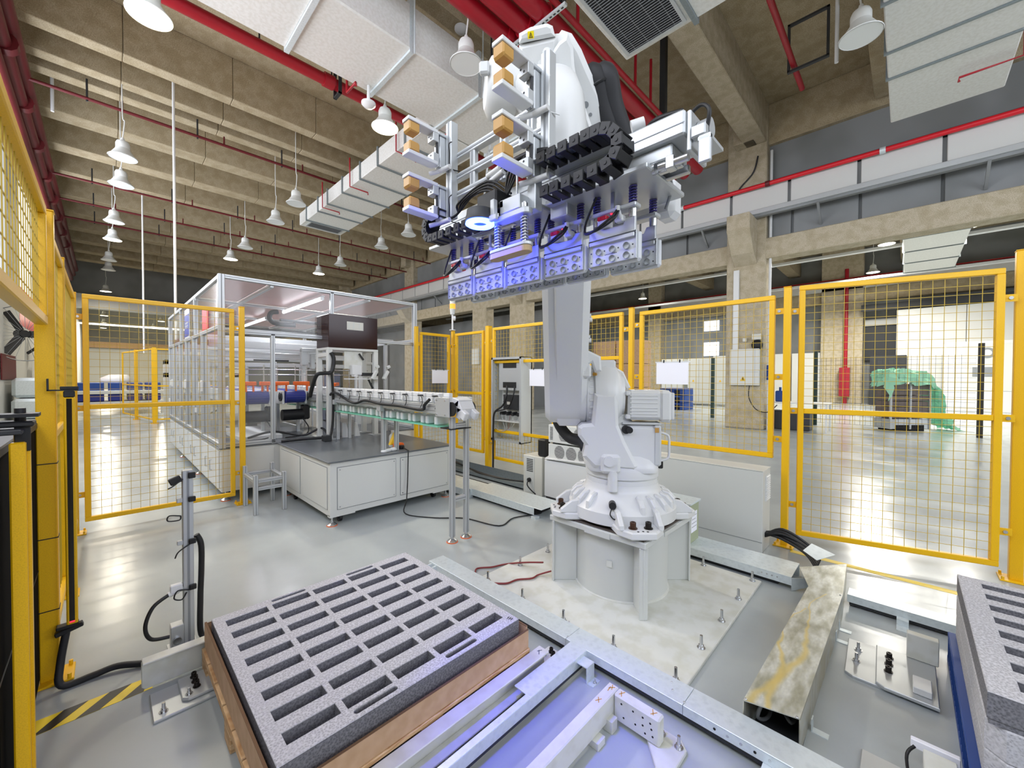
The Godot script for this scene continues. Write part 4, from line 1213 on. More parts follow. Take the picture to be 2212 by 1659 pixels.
	part(ap, "groove", mb().bx(-0.005, 0.005, 0.01, 0.905, 0.0222, 0.0232).bx(-0.0232, -0.0222, 0.01, 0.905, -0.005, 0.005), M.alum_groove)
	part(ap, "foot_bracket", mb().bx(-0.075, -0.022, 0.0, 0.12, -0.03, 0.03, 0.003).bx(-0.085, 0.03, 0, 0.008, -0.04, 0.04), M.alum)
	part(ap, "foot_bolt", mb().cyl(Vector3(-0.05, 0.05, 0.03), Vector3(-0.05, 0.05, 0.045), 0.018, 0.018, 10), M.steel)
	for y in [0.76, 0.54, 0.3]:
		part(ap, "clip", mb().bx(0.0, 0.03, y - 0.012, y + 0.014, 0.022, 0.04, 0.003), M.black)
		part(ap, "clip_nut", mb().bx(-0.045, -0.022, y - 0.012, y + 0.01, 0.0, 0.02, 0.002), M.alum)
	part(ap, "end_clip", mb().bx(0.0, 0.03, 0.87, 0.9, 0.022, 0.04, 0.003), M.black)
	part(ap, "sensor", mb().box(Vector3(-0.05, 0.865, 0.01), Vector3(0.05, 0.035, 0.025), 0.004, Basis(Vector3.BACK, 0.4)), M.black)
	for q in [[Vector3(-0.03, 0.68, 0.02), Vector3(-0.075, 0.69, 0.02), Vector3(-0.08, 0.665, 0.02), Vector3(-0.035, 0.66, 0.02), Vector3(-0.03, 0.68, 0.02)], [Vector3(-0.02, 0.87, 0.025), Vector3(-0.06, 0.84, 0.03), Vector3(-0.08, 0.83, 0.03)], [Vector3(0.01, 0.53, 0.03), Vector3(-0.04, 0.5, 0.03), Vector3(-0.055, 0.47, 0.03)], [Vector3(0.0, 0.29, 0.03), Vector3(-0.045, 0.3, 0.03), Vector3(-0.06, 0.265, 0.03), Vector3(-0.03, 0.25, 0.03), Vector3(-0.01, 0.28, 0.03)]]:
		part(ap, "cable_tie", mb().tube(q, 0.0035, 5), M.black)
	part(ap, "lower_sensor", mb().box(Vector3(-0.05, 0.31, 0.01), Vector3(0.05, 0.04, 0.03), 0.004).cyl(Vector3(-0.08, 0.285, 0.01), Vector3(-0.04, 0.295, 0.01), 0.014, 0.014, 10), M.white)
	part(ap, "cable", mb().tube([Vector3(-0.08, 0.285, 0.01), Vector3(-0.14, 0.25, 0.02), Vector3(-0.17, 0.17, 0.03), Vector3(-0.15, 0.1, 0.03), Vector3(-0.08, 0.08, 0.03)], 0.009, 7), M.black)
	part(ap, "corrugated_hose", mb().tube([Vector3(0.035, 0.56, 0.0), Vector3(0.055, 0.5, 0.0), Vector3(0.055, 0.36, 0.0), Vector3(0.05, 0.22, 0.0), Vector3(0.05, 0.03, 0.01), Vector3(0.09, 0.02, 0.05)], 0.0135, 8), M.black)
	# floor tape, hose
	var tp := thing("hazard_tape", "yellow and black diagonal hazard tape on the floor at lower left", "tape", Vector3(-0.21, 0, -2.44))
	part(tp, "tape", mb().bx(0, 0.35, 0.0005, 0.0015, -0.05, 0.05), mat(Color("f2d534"), 0.35))
	for i in 3:
		var x := -0.02 + i * 0.135
		part(tp, "black_stripe", mb().prism([Vector2(maxf(x, 0), -0.05), Vector2(x + 0.07, -0.05), Vector2(minf(x + 0.17, 0.35), 0.05), Vector2(minf(x + 0.1, 0.35), 0.05)], 0.001, Transform3D(Basis(Vector3.RIGHT, Vector3(0, 0, -1), Vector3.UP), Vector3(0, 0.0018, 0))), mat(Color("1f1f1f"), 0.4))
	lone("floor_hose", "black cable hose lying on the floor behind the hazard tape", "hose", mb().tube([Vector3(-0.13, 0.24, -2.72), Vector3(-0.15, 0.1, -2.7), Vector3(-0.145, 0.02, -2.66), Vector3(-0.05, 0.015, -2.66), Vector3(0.03, 0.022, -2.65), Vector3(0.12, 0.015, -2.6), Vector3(0.2, 0.015, -2.56), Vector3(0.3, 0.012, -2.5)], 0.014, 8), M.rubber)
	# light curtains
	light_curtain(Vector3(-0.112, 0, -2.72), 1.3, 0.26, "yellow light curtain bar with a black face on the broad fence post")
	var lc := thing("light_curtain", "yellow light curtain bar at the left edge in front, seen from behind, with a groove", "light curtain", Vector3(-0.17, 0, -1.87))
	part(lc, "housing", mb().bx(-0.028, 0.004, 0.02, 1.2, -0.03, 0.0, 0.004).bx(-0.022, 0.01, 0.02, 1.235, -0.062, -0.033, 0.004), M.yellow)
	part(lc, "end_cap", mb().bx(-0.03, 0.012, 0.0, 0.02, -0.065, 0.002, 0.003), M.black)
	part(lc, "bracket", mb().bx(-0.16, 0.03, 1.275, 1.285, -0.07, 0.0).bx(-0.2, 0.02, 1.245, 1.262, -0.08, -0.01, 0.004).cyl(Vector3(-0.01, 1.26, -0.05), Vector3(-0.01, 1.3, -0.05), 0.012, 0.012, 8).bx(-0.02, 0.012, 1.17, 1.25, -0.036, -0.028, 0.002), M.black)
	part(lc, "bracket_arm", mb().bx(-0.3, 0.0, 1.225, 1.24, -0.03, 0.02, 0.003), M.dark)
	var sc := thing("dark_screen", "near-black cabinet side at the extreme left edge beside the light curtain", "cabinet", Vector3(-0.37, 0, -2.1))
	part(sc, "panel", mb().bx(-0.4, 0.155, 0.02, 1.16, -0.7, 0.3, 0.01), mat(Color("08080a"), 0.9, 0.0, 0.2))
	part(sc, "seam", mb().bx(0.155, 0.157, 0.52, 0.525, -0.7, 0.3), M.dark)
	part(sc, "rim", mb().bx(-0.4, 0.16, 1.16, 1.19, -0.7, 0.3, 0.004), M.dark)
	part(sc, "foot", mb().bx(-0.35, 0.1, 0.0, 0.02, -0.65, 0.25), M.dark)
	var tn := 0
	for y in [0.33, 0.66, 1.0]:
		lone("cable_tie", ["lowest thin black cable tie round the broad fence post", "middle thin black cable tie round the broad fence post", "highest thin black cable tie round the broad fence post"][tn], "cable tie", mb().bx(-0.033, 0.033, -0.002, 0.002, -0.033, 0.033), M.black, "cable ties round the broad post", Vector3(-0.185, y, -2.79))
		tn += 1


func light_curtain(p: Vector3, top: float, bot: float, label: String) -> void:
	var o := thing("light_curtain", label, "light curtain", p)
	part(o, "housing", mb().bx(-0.018, 0.018, bot, top, -0.018, 0.015, 0.004), M.yellow)
	part(o, "optic_window", mb().bx(-0.0085, 0.0085, bot + 0.01, top - 0.005, 0.0152, 0.0165), mat(Color("17120c"), 0.15))
	part(o, "end_cap", mb().bx(-0.018, 0.018, top, top + 0.03, -0.018, 0.015, 0.004), M.black)
	part(o, "bracket", mb().bx(-0.065, 0.03, top + 0.03, top + 0.036, -0.014, 0.012).bx(-0.067, -0.061, top + 0.03, top + 0.085, -0.014, 0.012).bx(-0.028, 0.03, top + 0.036, top + 0.05, -0.006, 0.006, 0.002), M.black)
	part(o, "lower_bracket", mb().box(Vector3(-0.01, bot - 0.02, 0.005), Vector3(0.09, 0.02, 0.03), 0.003, Basis(Vector3.BACK, 0.25)).bx(-0.05, 0.02, bot - 0.01, bot + 0.004, -0.02, 0.02, 0.002), M.black)
	part(o, "status_light", mb().bx(-0.008, 0.008, bot + 0.012, bot + 0.018, 0.0155, 0.0175), glow(Color("ff2030"), 3.0), "small red status light")

func arc(c: Vector2, r: float, a0: float, a1: float, k: int) -> Array:
	var o := []
	for i in k + 1:
		var a := lerpf(a0, a1, float(i) / k)
		o.append(c + Vector2(cos(a), sin(a)) * r)
	return o

func build_robot() -> void:
	var o := thing("industrial_robot", "big white six-axis robot arm standing on the grey pedestal", "robot", Vector3(2.465, 0.475, -1.375), -0.9273)
	var down := Transform3D(Basis.IDENTITY, Vector3(0, -0.475, 0))
	var wa := Transform3D(Basis(Vector3.UP, 0.9273), Vector3(0, -0.475, 0))   # the base is square to the hall
	var R: Material = M.robot
	var base := part(o, "base_casting", mb(down).lathe([Vector2(0.33, 0.49), Vector2(0.35, 0.5), Vector2(0.35, 0.57), Vector2(0.335, 0.585), Vector2(0.29, 0.63), Vector2(0.25, 0.67), Vector2(0.24, 0.69), Vector2(0.235, 0.715), Vector2(0.0, 0.715)], Vector3.ZERO, Vector3.UP, 56), R)
	for k in 4:
		var foot := mb(wa)
		var a := PI / 4 + k * PI / 2
		var bs := Basis(Vector3.UP, -a)
		foot.xf = wa * Transform3D(bs, Vector3.ZERO)
		foot.prism([Vector2(0.25, -0.15), Vector2(0.4, -0.135), Vector2(0.475, -0.07), Vector2(0.475, 0.07), Vector2(0.4, 0.135), Vector2(0.25, 0.15)], 0.045, Transform3D(Basis(Vector3.RIGHT, Vector3(0, 0, -1), Vector3.UP), Vector3(0, 0.5, 0)), 0.008)
		for s in [-1.0, 1.0]:
			foot.prism([Vector2(0.28, 0.52), Vector2(0.43, 0.52), Vector2(0.43, 0.545), Vector2(0.36, 0.6), Vector2(0.28, 0.615)], 0.03, Transform3D(Basis.IDENTITY, Vector3(0, 0, s * 0.115)), 0.006)
		part(base, "foot", foot, R)
	for k in 4:
		var a := PI / 4 + k * PI / 2
		for s in [-0.045, 0.045]:
			var p := Vector3(0.405, 0, s).rotated(Vector3.UP, -a)
			p = Basis(Vector3.UP, 0.9273) * p
			socket(o, p + Vector3(0, 0.0475, 0), 1.6, M.boltbrown if s > 0 else M.bolt)
		var hb := mb(wa * Transform3D(Basis(Vector3.UP, -a), Vector3.ZERO))
		for q in [Vector2(0.455, -0.025), Vector2(0.45, 0.0), Vector2(0.455, 0.03)]:
			hb.cyl(Vector3(q.x, 0.5225, q.y), Vector3(q.x, 0.5232, q.y), 0.007, 0.007, 10)
		part(o, "dowel_hole", hb, M.darkhole, "", "stuff")
	for k in 24:
		var a := TAU * k / 24.0
		if absf(angle_difference(a, 1.85)) < 0.35:
			continue
		var d := Vector3(cos(a), 0, sin(a))
		part(base, "rib", mb(down).prism([Vector2(0.25, 0.6), Vector2(0.345, 0.572), Vector2(0.338, 0.62), Vector2(0.305, 0.655), Vector2(0.26, 0.668)], 0.034, Transform3D(Basis(Vector3.UP, -a), Vector3.ZERO), 0.007), R)
	part(o, "connector", mb(down).cyl(Vector3(-0.09, 0.62, 0.27), Vector3(-0.095, 0.625, 0.335), 0.022, 0.022, 14).tube([Vector3(-0.1, 0.61, 0.33), Vector3(-0.11, 0.575, 0.345), Vector3(-0.085, 0.55, 0.35), Vector3(-0.06, 0.575, 0.345), Vector3(-0.075, 0.6, 0.335)], 0.004, 5), M.black, "black capped connector")
	# turret
	var tu := mb(down).lathe([Vector2(0.2, 0.71), Vector2(0.232, 0.715), Vector2(0.232, 0.745), Vector2(0.226, 0.748), Vector2(0.226, 0.754), Vector2(0.238, 0.757), Vector2(0.24, 0.8), Vector2(0.232, 0.83), Vector2(0.0, 0.83)], Vector3.ZERO, Vector3.UP, 56)
	part(o, "turret", tu, R)
	var X := Vector3.RIGHT
	var Z := Vector3.BACK
	part(o, "shoulder_body", mb(down).loft([[Vector3(-0.01, 0.8, 0), X * 0.225, Z * 0.22], [Vector3(-0.02, 0.835, 0), X * 0.235, Z * 0.23], [Vector3(-0.03, 0.87, 0), X * 0.23, Z * 0.2], [Vector3(-0.04, 0.95, 0), X * 0.2, Z * 0.15], [Vector3(-0.09, 1.1, 0), X * 0.16, Z * 0.14], [Vector3(-0.11, 1.16, 0), X * 0.13, Z * 0.13]], 36, 5.0), R)
	part(o, "shoulder_web", mb(down).prism([Vector2(-0.3, 1.03), Vector2(-0.3, 1.085), Vector2(-0.275, 1.105), Vector2(-0.215, 1.11), Vector2(-0.2, 1.3), Vector2(-0.06, 1.3), Vector2(-0.05, 1.1), Vector2(-0.01, 1.0), Vector2(0.07, 0.845), Vector2(0.05, 0.82), Vector2(-0.2, 0.83), Vector2(-0.27, 0.9), Vector2(-0.255, 0.97)], 0.4, Transform3D(Basis.IDENTITY, Vector3(0, 0, 0.04)), 0.02), R)
	part(o, "motor_block", mb(down).box(Vector3(0.08, 0.965, 0.0), Vector3(0.28, 0.27, 0.36), 0.025), R)
	part(o, "block_cover", mb(down).box(Vector3(0.195, 0.97, 0.02), Vector3(0.05, 0.26, 0.33), 0.012).box(Vector3(0.1, 1.108, 0.05), Vector3(0.24, 0.012, 0.26), 0.003), M.robot_shade)
	var cp := part(o, "connector_plate", mb(down).box(Vector3(0.224, 0.96, 0.08), Vector3(0.012, 0.19, 0.09), 0.003), M.steel)
	part(cp, "socket", mb(down).box(Vector3(0.232, 0.96, 0.1), Vector3(0.006, 0.13, 0.02), 0.002).cyl(Vector3(0.22, 1.07, 0.1), Vector3(0.236, 1.07, 0.1), 0.014, 0.014, 10).box(Vector3(0.24, 0.83, 0.06), Vector3(0.03, 0.05, 0.04), 0.006), M.black)
	part(o, "guard_loop", mb(down).tube([Vector3(0.22, 1.05, 0.14), Vector3(0.27, 1.03, 0.14), Vector3(0.275, 0.96, 0.14), Vector3(0.27, 0.89, 0.14), Vector3(0.22, 0.87, 0.14)], 0.008, 6), R)
	part(o, "plug", mb(down).cyl(Vector3(0.02, 1.07, 0.16), Vector3(0.02, 1.07, 0.215), 0.02, 0.02, 14).cyl(Vector3(0.0, 1.07, 0.17), Vector3(0.0, 1.07, 0.2), 0.026, 0.026, 14), M.black, "black capped plug")
	part(o, "drain_boss", mb(down).cyl(Vector3(-0.11, 0.88, 0.2), Vector3(-0.11, 0.88, 0.275), 0.035, 0.033, 24).box(Vector3(-0.1, 0.86, 0.225), Vector3(0.12, 0.12, 0.07), 0.02), R)
	part(o, "cable_pipe", mb(down).cyl(Vector3(-0.085, 0.69, 0.235), Vector3(-0.085, 0.82, 0.235), 0.03, 0.03, 20), R)
	part(o, "yellow_sticker", mb(down).box(Vector3(0.19, 1.07, 0.187), Vector3(0.025, 0.03, 0.002)), M.amber)
	# shoulder axis: yoke drum, reducer ring with its screws, motor
	var y2 := 1.276
	part(o, "yoke_drum", mb(down).lathe([Vector2(0.0, -0.205), Vector2(0.17, -0.205), Vector2(0.205, -0.19), Vector2(0.215, -0.12), Vector2(0.21, -0.07), Vector2(0.195, -0.045), Vector2(0.175, -0.035), Vector2(0.165, -0.02), Vector2(0.15, -0.02), Vector2(0.14, 0.0), Vector2(0.0, 0.0)], Vector3(0, y2, 0.02), Vector3.RIGHT, 48), R)
	part(o, "reducer_ring", mb(down).lathe([Vector2(0.0, -0.29), Vector2(0.17, -0.29), Vector2(0.185, -0.28), Vector2(0.187, -0.25), Vector2(0.18, -0.248), Vector2(0.18, -0.244), Vector2(0.187, -0.242), Vector2(0.187, -0.2), Vector2(0.0, -0.2)], Vector3(0, y2, 0.02), Vector3.RIGHT, 48), R)
	for k in 26:
		var a := TAU * k / 26
		part(o, "screw", mb(down).cyl(Vector3(-0.228, y2 + cos(a) * 0.184, 0.02 + sin(a) * 0.184), Vector3(-0.205, y2 + cos(a) * 0.184, 0.02 + sin(a) * 0.184), 0.009, 0.009, 8), R)
	part(o, "top_lug", mb(down).box(Vector3(-0.115, 1.485, 0.03), Vector3(0.12, 0.06, 0.16), 0.012).box(Vector3(-0.175, 1.475, 0.06), Vector3(0.07, 0.035, 0.05), 0.008), R)
	part(o, "flange_rib", mb(down).prism([Vector2(-0.01, 1.2), Vector2(-0.01, 1.47), Vector2(0.04, 1.44), Vector2(0.09, 1.33), Vector2(0.06, 1.31), Vector2(0.02, 1.38)], 0.04, Transform3D(Basis.IDENTITY, Vector3(-0.02, 0, -0.1)), 0.01), R)
	var mo := part(o, "motor", mb(down).box(Vector3(0.12, 1.225, 0.08), Vector3(0.21, 0.19, 0.19), 0.02).box(Vector3(0.245, 1.22, 0.08), Vector3(0.075, 0.2, 0.2), 0.02).box(Vector3(0.29, 1.22, 0.08), Vector3(0.02, 0.17, 0.17), 0.008), R, "white finned servo motor")
	var fins := mb(down)
	for y in [-0.055, -0.035, -0.015, 0.015, 0.04, 0.062]:
		fins.box(Vector3(0.11, 1.225 + y, 0.176), Vector3(0.17, 0.008, 0.006), 0.002)
	fins.box(Vector3(0.015, 1.3, 0.15), Vector3(0.03, 0.03, 0.05), 0.006).box(Vector3(0.015, 1.15, 0.15), Vector3(0.03, 0.03, 0.05), 0.006)
	part(mo, "motor_fins", fins, R, "", "stuff")
	# lower arm: leans towards the camera
	var J2 := Vector2(0.02, 1.276)
	var J3 := Vector2(0.72, 2.4)
	var dr := (J3 - J2).normalized()
	var an := dr.angle()
	var prof := arc(J2, 0.185, an + PI / 2, an + 3 * PI / 2, 14)
	prof.append(J2 + dr * 0.45 + dr.rotated(-PI / 2) * 0.155)
	prof.append(J2 + dr * 1.0 + dr.rotated(-PI / 2) * 0.145)
	prof.append_array(arc(J3, 0.165, an - PI / 2, an + PI / 2, 12))
	prof.append(J2 + dr * 1.0 + dr.rotated(PI / 2) * 0.145)
	prof.append(J2 + dr * 0.45 + dr.rotated(PI / 2) * 0.16)
	var side := Basis(Vector3(0, 0, 1), Vector3(0, 1, 0), Vector3(-1, 0, 0))
	var arm := part(o, "lower_arm", mb(down).prism(prof, 0.27, Transform3D(side, Vector3(-0.38, 0, 0)), 0.035, true), R)
	part(o, "lower_arm_face", mb(down).prism([Vector2(-0.085, -0.1), Vector2(-0.085, 1.0), Vector2(0.085, 1.0), Vector2(0.085, -0.1), Vector2(0.06, -0.14), Vector2(-0.06, -0.14)], 0.03, Transform3D(Basis(Vector3.RIGHT, Vector3(0, dr.y, dr.x), Vector3(0, -dr.x, dr.y)), Vector3(-0.36, J2.y, J2.x) + Vector3(0, -dr.x, dr.y) * 0.155), 0.012), R)
	var slot := mb(down)
	for q in [Vector2(1.885, 0.40), Vector2(1.709, 0.285)]:
		slot.lathe([Vector2(0.0, 0.0), Vector2(0.05, 0.0), Vector2(0.05, 0.006), Vector2(0.0, 0.006)], Vector3(-0.2465, q.x, q.y), Vector3.RIGHT, 24)
	part(o, "lightening_hole", slot, M.darkhole, "dark round hole in the arm's flank", "stuff")
	for q in [Vector2(1.75, 0.31), Vector2(1.633, 0.232)]:
		part(o, "screw", mb(down).cyl(Vector3(-0.25, q.x, q.y), Vector3(-0.222, q.x, q.y), 0.014, 0.014, 12), R)
		part(o, "screw", mb(down).cyl(Vector3(-0.25, q.x + 0.01, q.y + 0.1), Vector3(-0.235, q.x + 0.01, q.y + 0.1), 0.012, 0.012, 12), R)
	part(o, "stop_bracket", mb(down).prism([Vector2(-0.33, 1.49), Vector2(-0.3, 1.55), Vector2(-0.26, 1.575), Vector2(-0.225, 1.56), Vector2(-0.165, 1.53), Vector2(-0.16, 1.44), Vector2(-0.2, 1.43), Vector2(-0.22, 1.49), Vector2(-0.25, 1.47)], 0.09, Transform3D(Basis.IDENTITY, Vector3(0, 0, 0.22)), 0.012), R)
	part(o, "stop_block", mb(down).box(Vector3(-0.27, 1.44, 0.26), Vector3(0.09, 0.085, 0.07), 0.012), R)
	part(o, "stop_screw", mb(down).cyl(Vector3(-0.275, 1.44, 0.295), Vector3(-0.275, 1.44, 0.3), 0.01, 0.01, 10), M.dark)
	part(o, "grease_nipple", mb(down).cyl(Vector3(-0.21, 1.42, 0.26), Vector3(-0.19, 1.42, 0.27), 0.012, 0.008, 8), mat(Color("b58a3c"), 0.35, 0.8))
	part(o, "brake_button", mb(down).box(Vector3(-0.375, 1.935, 0.555), Vector3(0.055, 0.065, 0.05), 0.008, Basis(Vector3.RIGHT, 0.57)), M.black, "black square box")
	part(o, "button", mb(down).cyl(Vector3(-0.377, 1.925, 0.575), Vector3(-0.377, 1.918, 0.588), 0.012, 0.012, 14), M.screenwhite)
	part(o, "arm_hose", mb(down).tube([Vector3(-0.44, 1.28, -0.12), Vector3(-0.44, 1.1, -0.12), Vector3(-0.36, 0.98, -0.08), Vector3(-0.27, 0.96, 0.0), Vector3(-0.24, 0.92, 0.05)], 0.04, 10), M.rubber, "black hose under the arm")
	# elbow and forearm castings, seen from below
	var pl := down * Transform3D(Basis(Vector3(1, 0, 0), Vector3(0, 0.83, 0.5578), Vector3(0, -0.5578, 0.83)), Vector3(-0.2, 2.65, 0.9))
	var fr := [Vector2(-0.219, 0.229), Vector2(-0.181, 0.248), Vector2(-0.157, 0.209), Vector2(-0.151, 0.148), Vector2(-0.135, 0.075), Vector2(-0.069, -0.075), Vector2(-0.023, -0.16), Vector2(-0.02, -0.24), Vector2(-0.288, -0.24), Vector2(-0.277, -0.116), Vector2(-0.265, -0.062), Vector2(-0.256, 0.0), Vector2(-0.257, 0.059), Vector2(-0.259, 0.14), Vector2(-0.245, 0.201)]
	part(o, "forearm_casting", mb(pl).prism(fr, 0.05, Transform3D(Basis.IDENTITY, Vector3(0, 0, 0.045)), 0.012, true, [[Vector2(-0.225, -0.029), Vector2(-0.185, -0.023), Vector2(-0.138, -0.079), Vector2(-0.135, -0.098), Vector2(-0.152, -0.124), Vector2(-0.235, -0.175), Vector2(-0.245, -0.118)]]), R)
	part(o, "forearm_back", mb(pl).prism(fr, 0.14, Transform3D(Basis.IDENTITY, Vector3(0, 0, -0.05)), 0.01, true), R)
	part(o, "elbow_casting", mb(pl).prism([Vector2(-0.235, 0.25), Vector2(-0.206, 0.278), Vector2(-0.163, 0.263), Vector2(-0.12, 0.206), Vector2(-0.084, 0.139), Vector2(-0.029, 0.043), Vector2(0.016, -0.075), Vector2(0.048, -0.17), Vector2(-0.015, -0.23), Vector2(-0.1, -0.2), Vector2(-0.2, 0.05)], 0.2, Transform3D(Basis.IDENTITY, Vector3(0, 0, -0.11)), 0.022, true), R)
	part(o, "elbow_drum", mb(pl).lathe([Vector2(0, -0.04), Vector2(0.1, -0.04), Vector2(0.125, -0.025), Vector2(0.13, 0.02), Vector2(0.13, 0.1), Vector2(0, 0.1)], Vector3(-0.28, 0.14, -0.06), Vector3.RIGHT, 40), R)
	for q in [[-0.176, 0.142, 0.018], [-0.142, 0.075, 0.009], [-0.096, 0.004, 0.014], [-0.073, -0.035, 0.008], [-0.04, -0.085, 0.013]]:
		part(o, "bolt_hole", mb(pl).lathe([Vector2(0, 0), Vector2(q[2], 0), Vector2(q[2], 0.004), Vector2(0, 0.004)], Vector3(q[0], q[1], -0.012), Vector3.BACK, 18), M.alum_groove)
	part(o, "motor_box", mb(pl).prism([Vector2(-0.386, 0.235), Vector2(-0.28, 0.245), Vector2(-0.224, 0.25), Vector2(-0.225, 0.075), Vector2(-0.322, 0.056), Vector2(-0.393, 0.118)], 0.2, Transform3D(Basis.IDENTITY, Vector3(0, 0, -0.04)), 0.015), R)
	part(o, "motor_lid", mb(pl).prism([Vector2(-0.385, 0.24), Vector2(-0.383, 0.272), Vector2(-0.334, 0.288), Vector2(-0.265, 0.294), Vector2(-0.242, 0.284), Vector2(-0.232, 0.25)], 0.21, Transform3D(Basis.IDENTITY, Vector3(0, 0, -0.04)), 0.012), R)
	part(o, "wrist_plug", mb(pl).cyl(Vector3(-0.268, 0.2, 0.05), Vector3(-0.262, 0.185, 0.11), 0.02, 0.02, 18).box(Vector3(-0.25, 0.14, 0.07), Vector3(0.022, 0.025, 0.02), 0.004), R)
	var ws := part(o, "warning_sticker", mb(pl).box(Vector3(-0.333, 0.262, 0.0662), Vector3(0.026, 0.024, 0.001)), mat(Color("f3dc00"), 0.4), "yellow warning sticker")
	part(ws, "warning_triangle", mb(pl).prism([Vector2(-0.342, 0.253), Vector2(-0.324, 0.253), Vector2(-0.333, 0.271)], 0.0008, Transform3D(Basis.IDENTITY, Vector3(0, 0, 0.0672)), 0.0, false, [[Vector2(-0.339, 0.2548), Vector2(-0.327, 0.2548), Vector2(-0.333, 0.2668)]]).box(Vector3(-0.333, 0.259, 0.0672), Vector3(0.0018, 0.008, 0.0008)), M.black)
	var ax := Vector3(-0.93, 0.0, 0.32).normalized()
	part(o, "elbow_disc", mb(down).lathe([Vector2(0, -0.07), Vector2(0.105, -0.07), Vector2(0.125, -0.06), Vector2(0.135, -0.02), Vector2(0.135, 0.02), Vector2(0.12, 0.055), Vector2(0.085, 0.075), Vector2(0.08, 0.07), Vector2(0.0, 0.07)], Vector3(-0.685, 2.735, 0.93), ax, 44), R)
	part(o, "disc_hub", mb(down).cyl(Vector3(-0.62, 2.735, 0.9), Vector3(-0.45, 2.72, 0.9), 0.085, 0.1, 30), R)
	part(o, "disc_recess", mb(down).box(Vector3(-0.74, 2.75, 1.05), Vector3(0.045, 0.055, 0.03), 0.012), M.robot_shade)
	part(o, "wrist_casting", mb(down).loft([[Vector3(-0.5, 2.72, 0.95), X * 0.14, Vector3(0, 0.11, 0)], [Vector3(-0.46, 2.6, 1.05), X * 0.13, Vector3(0, 0.06, 0.1)], [Vector3(-0.42, 2.5, 1.12), X * 0.11, Vector3(0, 0.05, 0.09)], [Vector3(-0.4, 2.4, 1.12), X * 0.1, Z * 0.1], [Vector3(-0.4, 2.24, 1.12), X * 0.09, Z * 0.09]], 28, 3.0), R)
	for k in 2:
		part(o, "cable_sleeve", mb(down).tube([Vector3(-0.27 + k * 0.05, 2.81, 0.88), Vector3(-0.245 + k * 0.05, 2.77, 0.9), Vector3(-0.215 + k * 0.045, 2.68, 0.86), Vector3(-0.18 + k * 0.045, 2.6, 0.83), Vector3(-0.14 + k * 0.04, 2.52, 0.8), Vector3(-0.09 + k * 0.04, 2.4, 0.78)], 0.045, 12), M.rubber, "black fabric cable sleeve")
	part(o, "sleeve_tie", mb(down).lathe([Vector2(0.05, 0), Vector2(0.053, 0.006), Vector2(0.05, 0.012)], Vector3(-0.235, 2.75, 0.89), Vector3(0.35, -0.9, -0.2), 16), M.black)

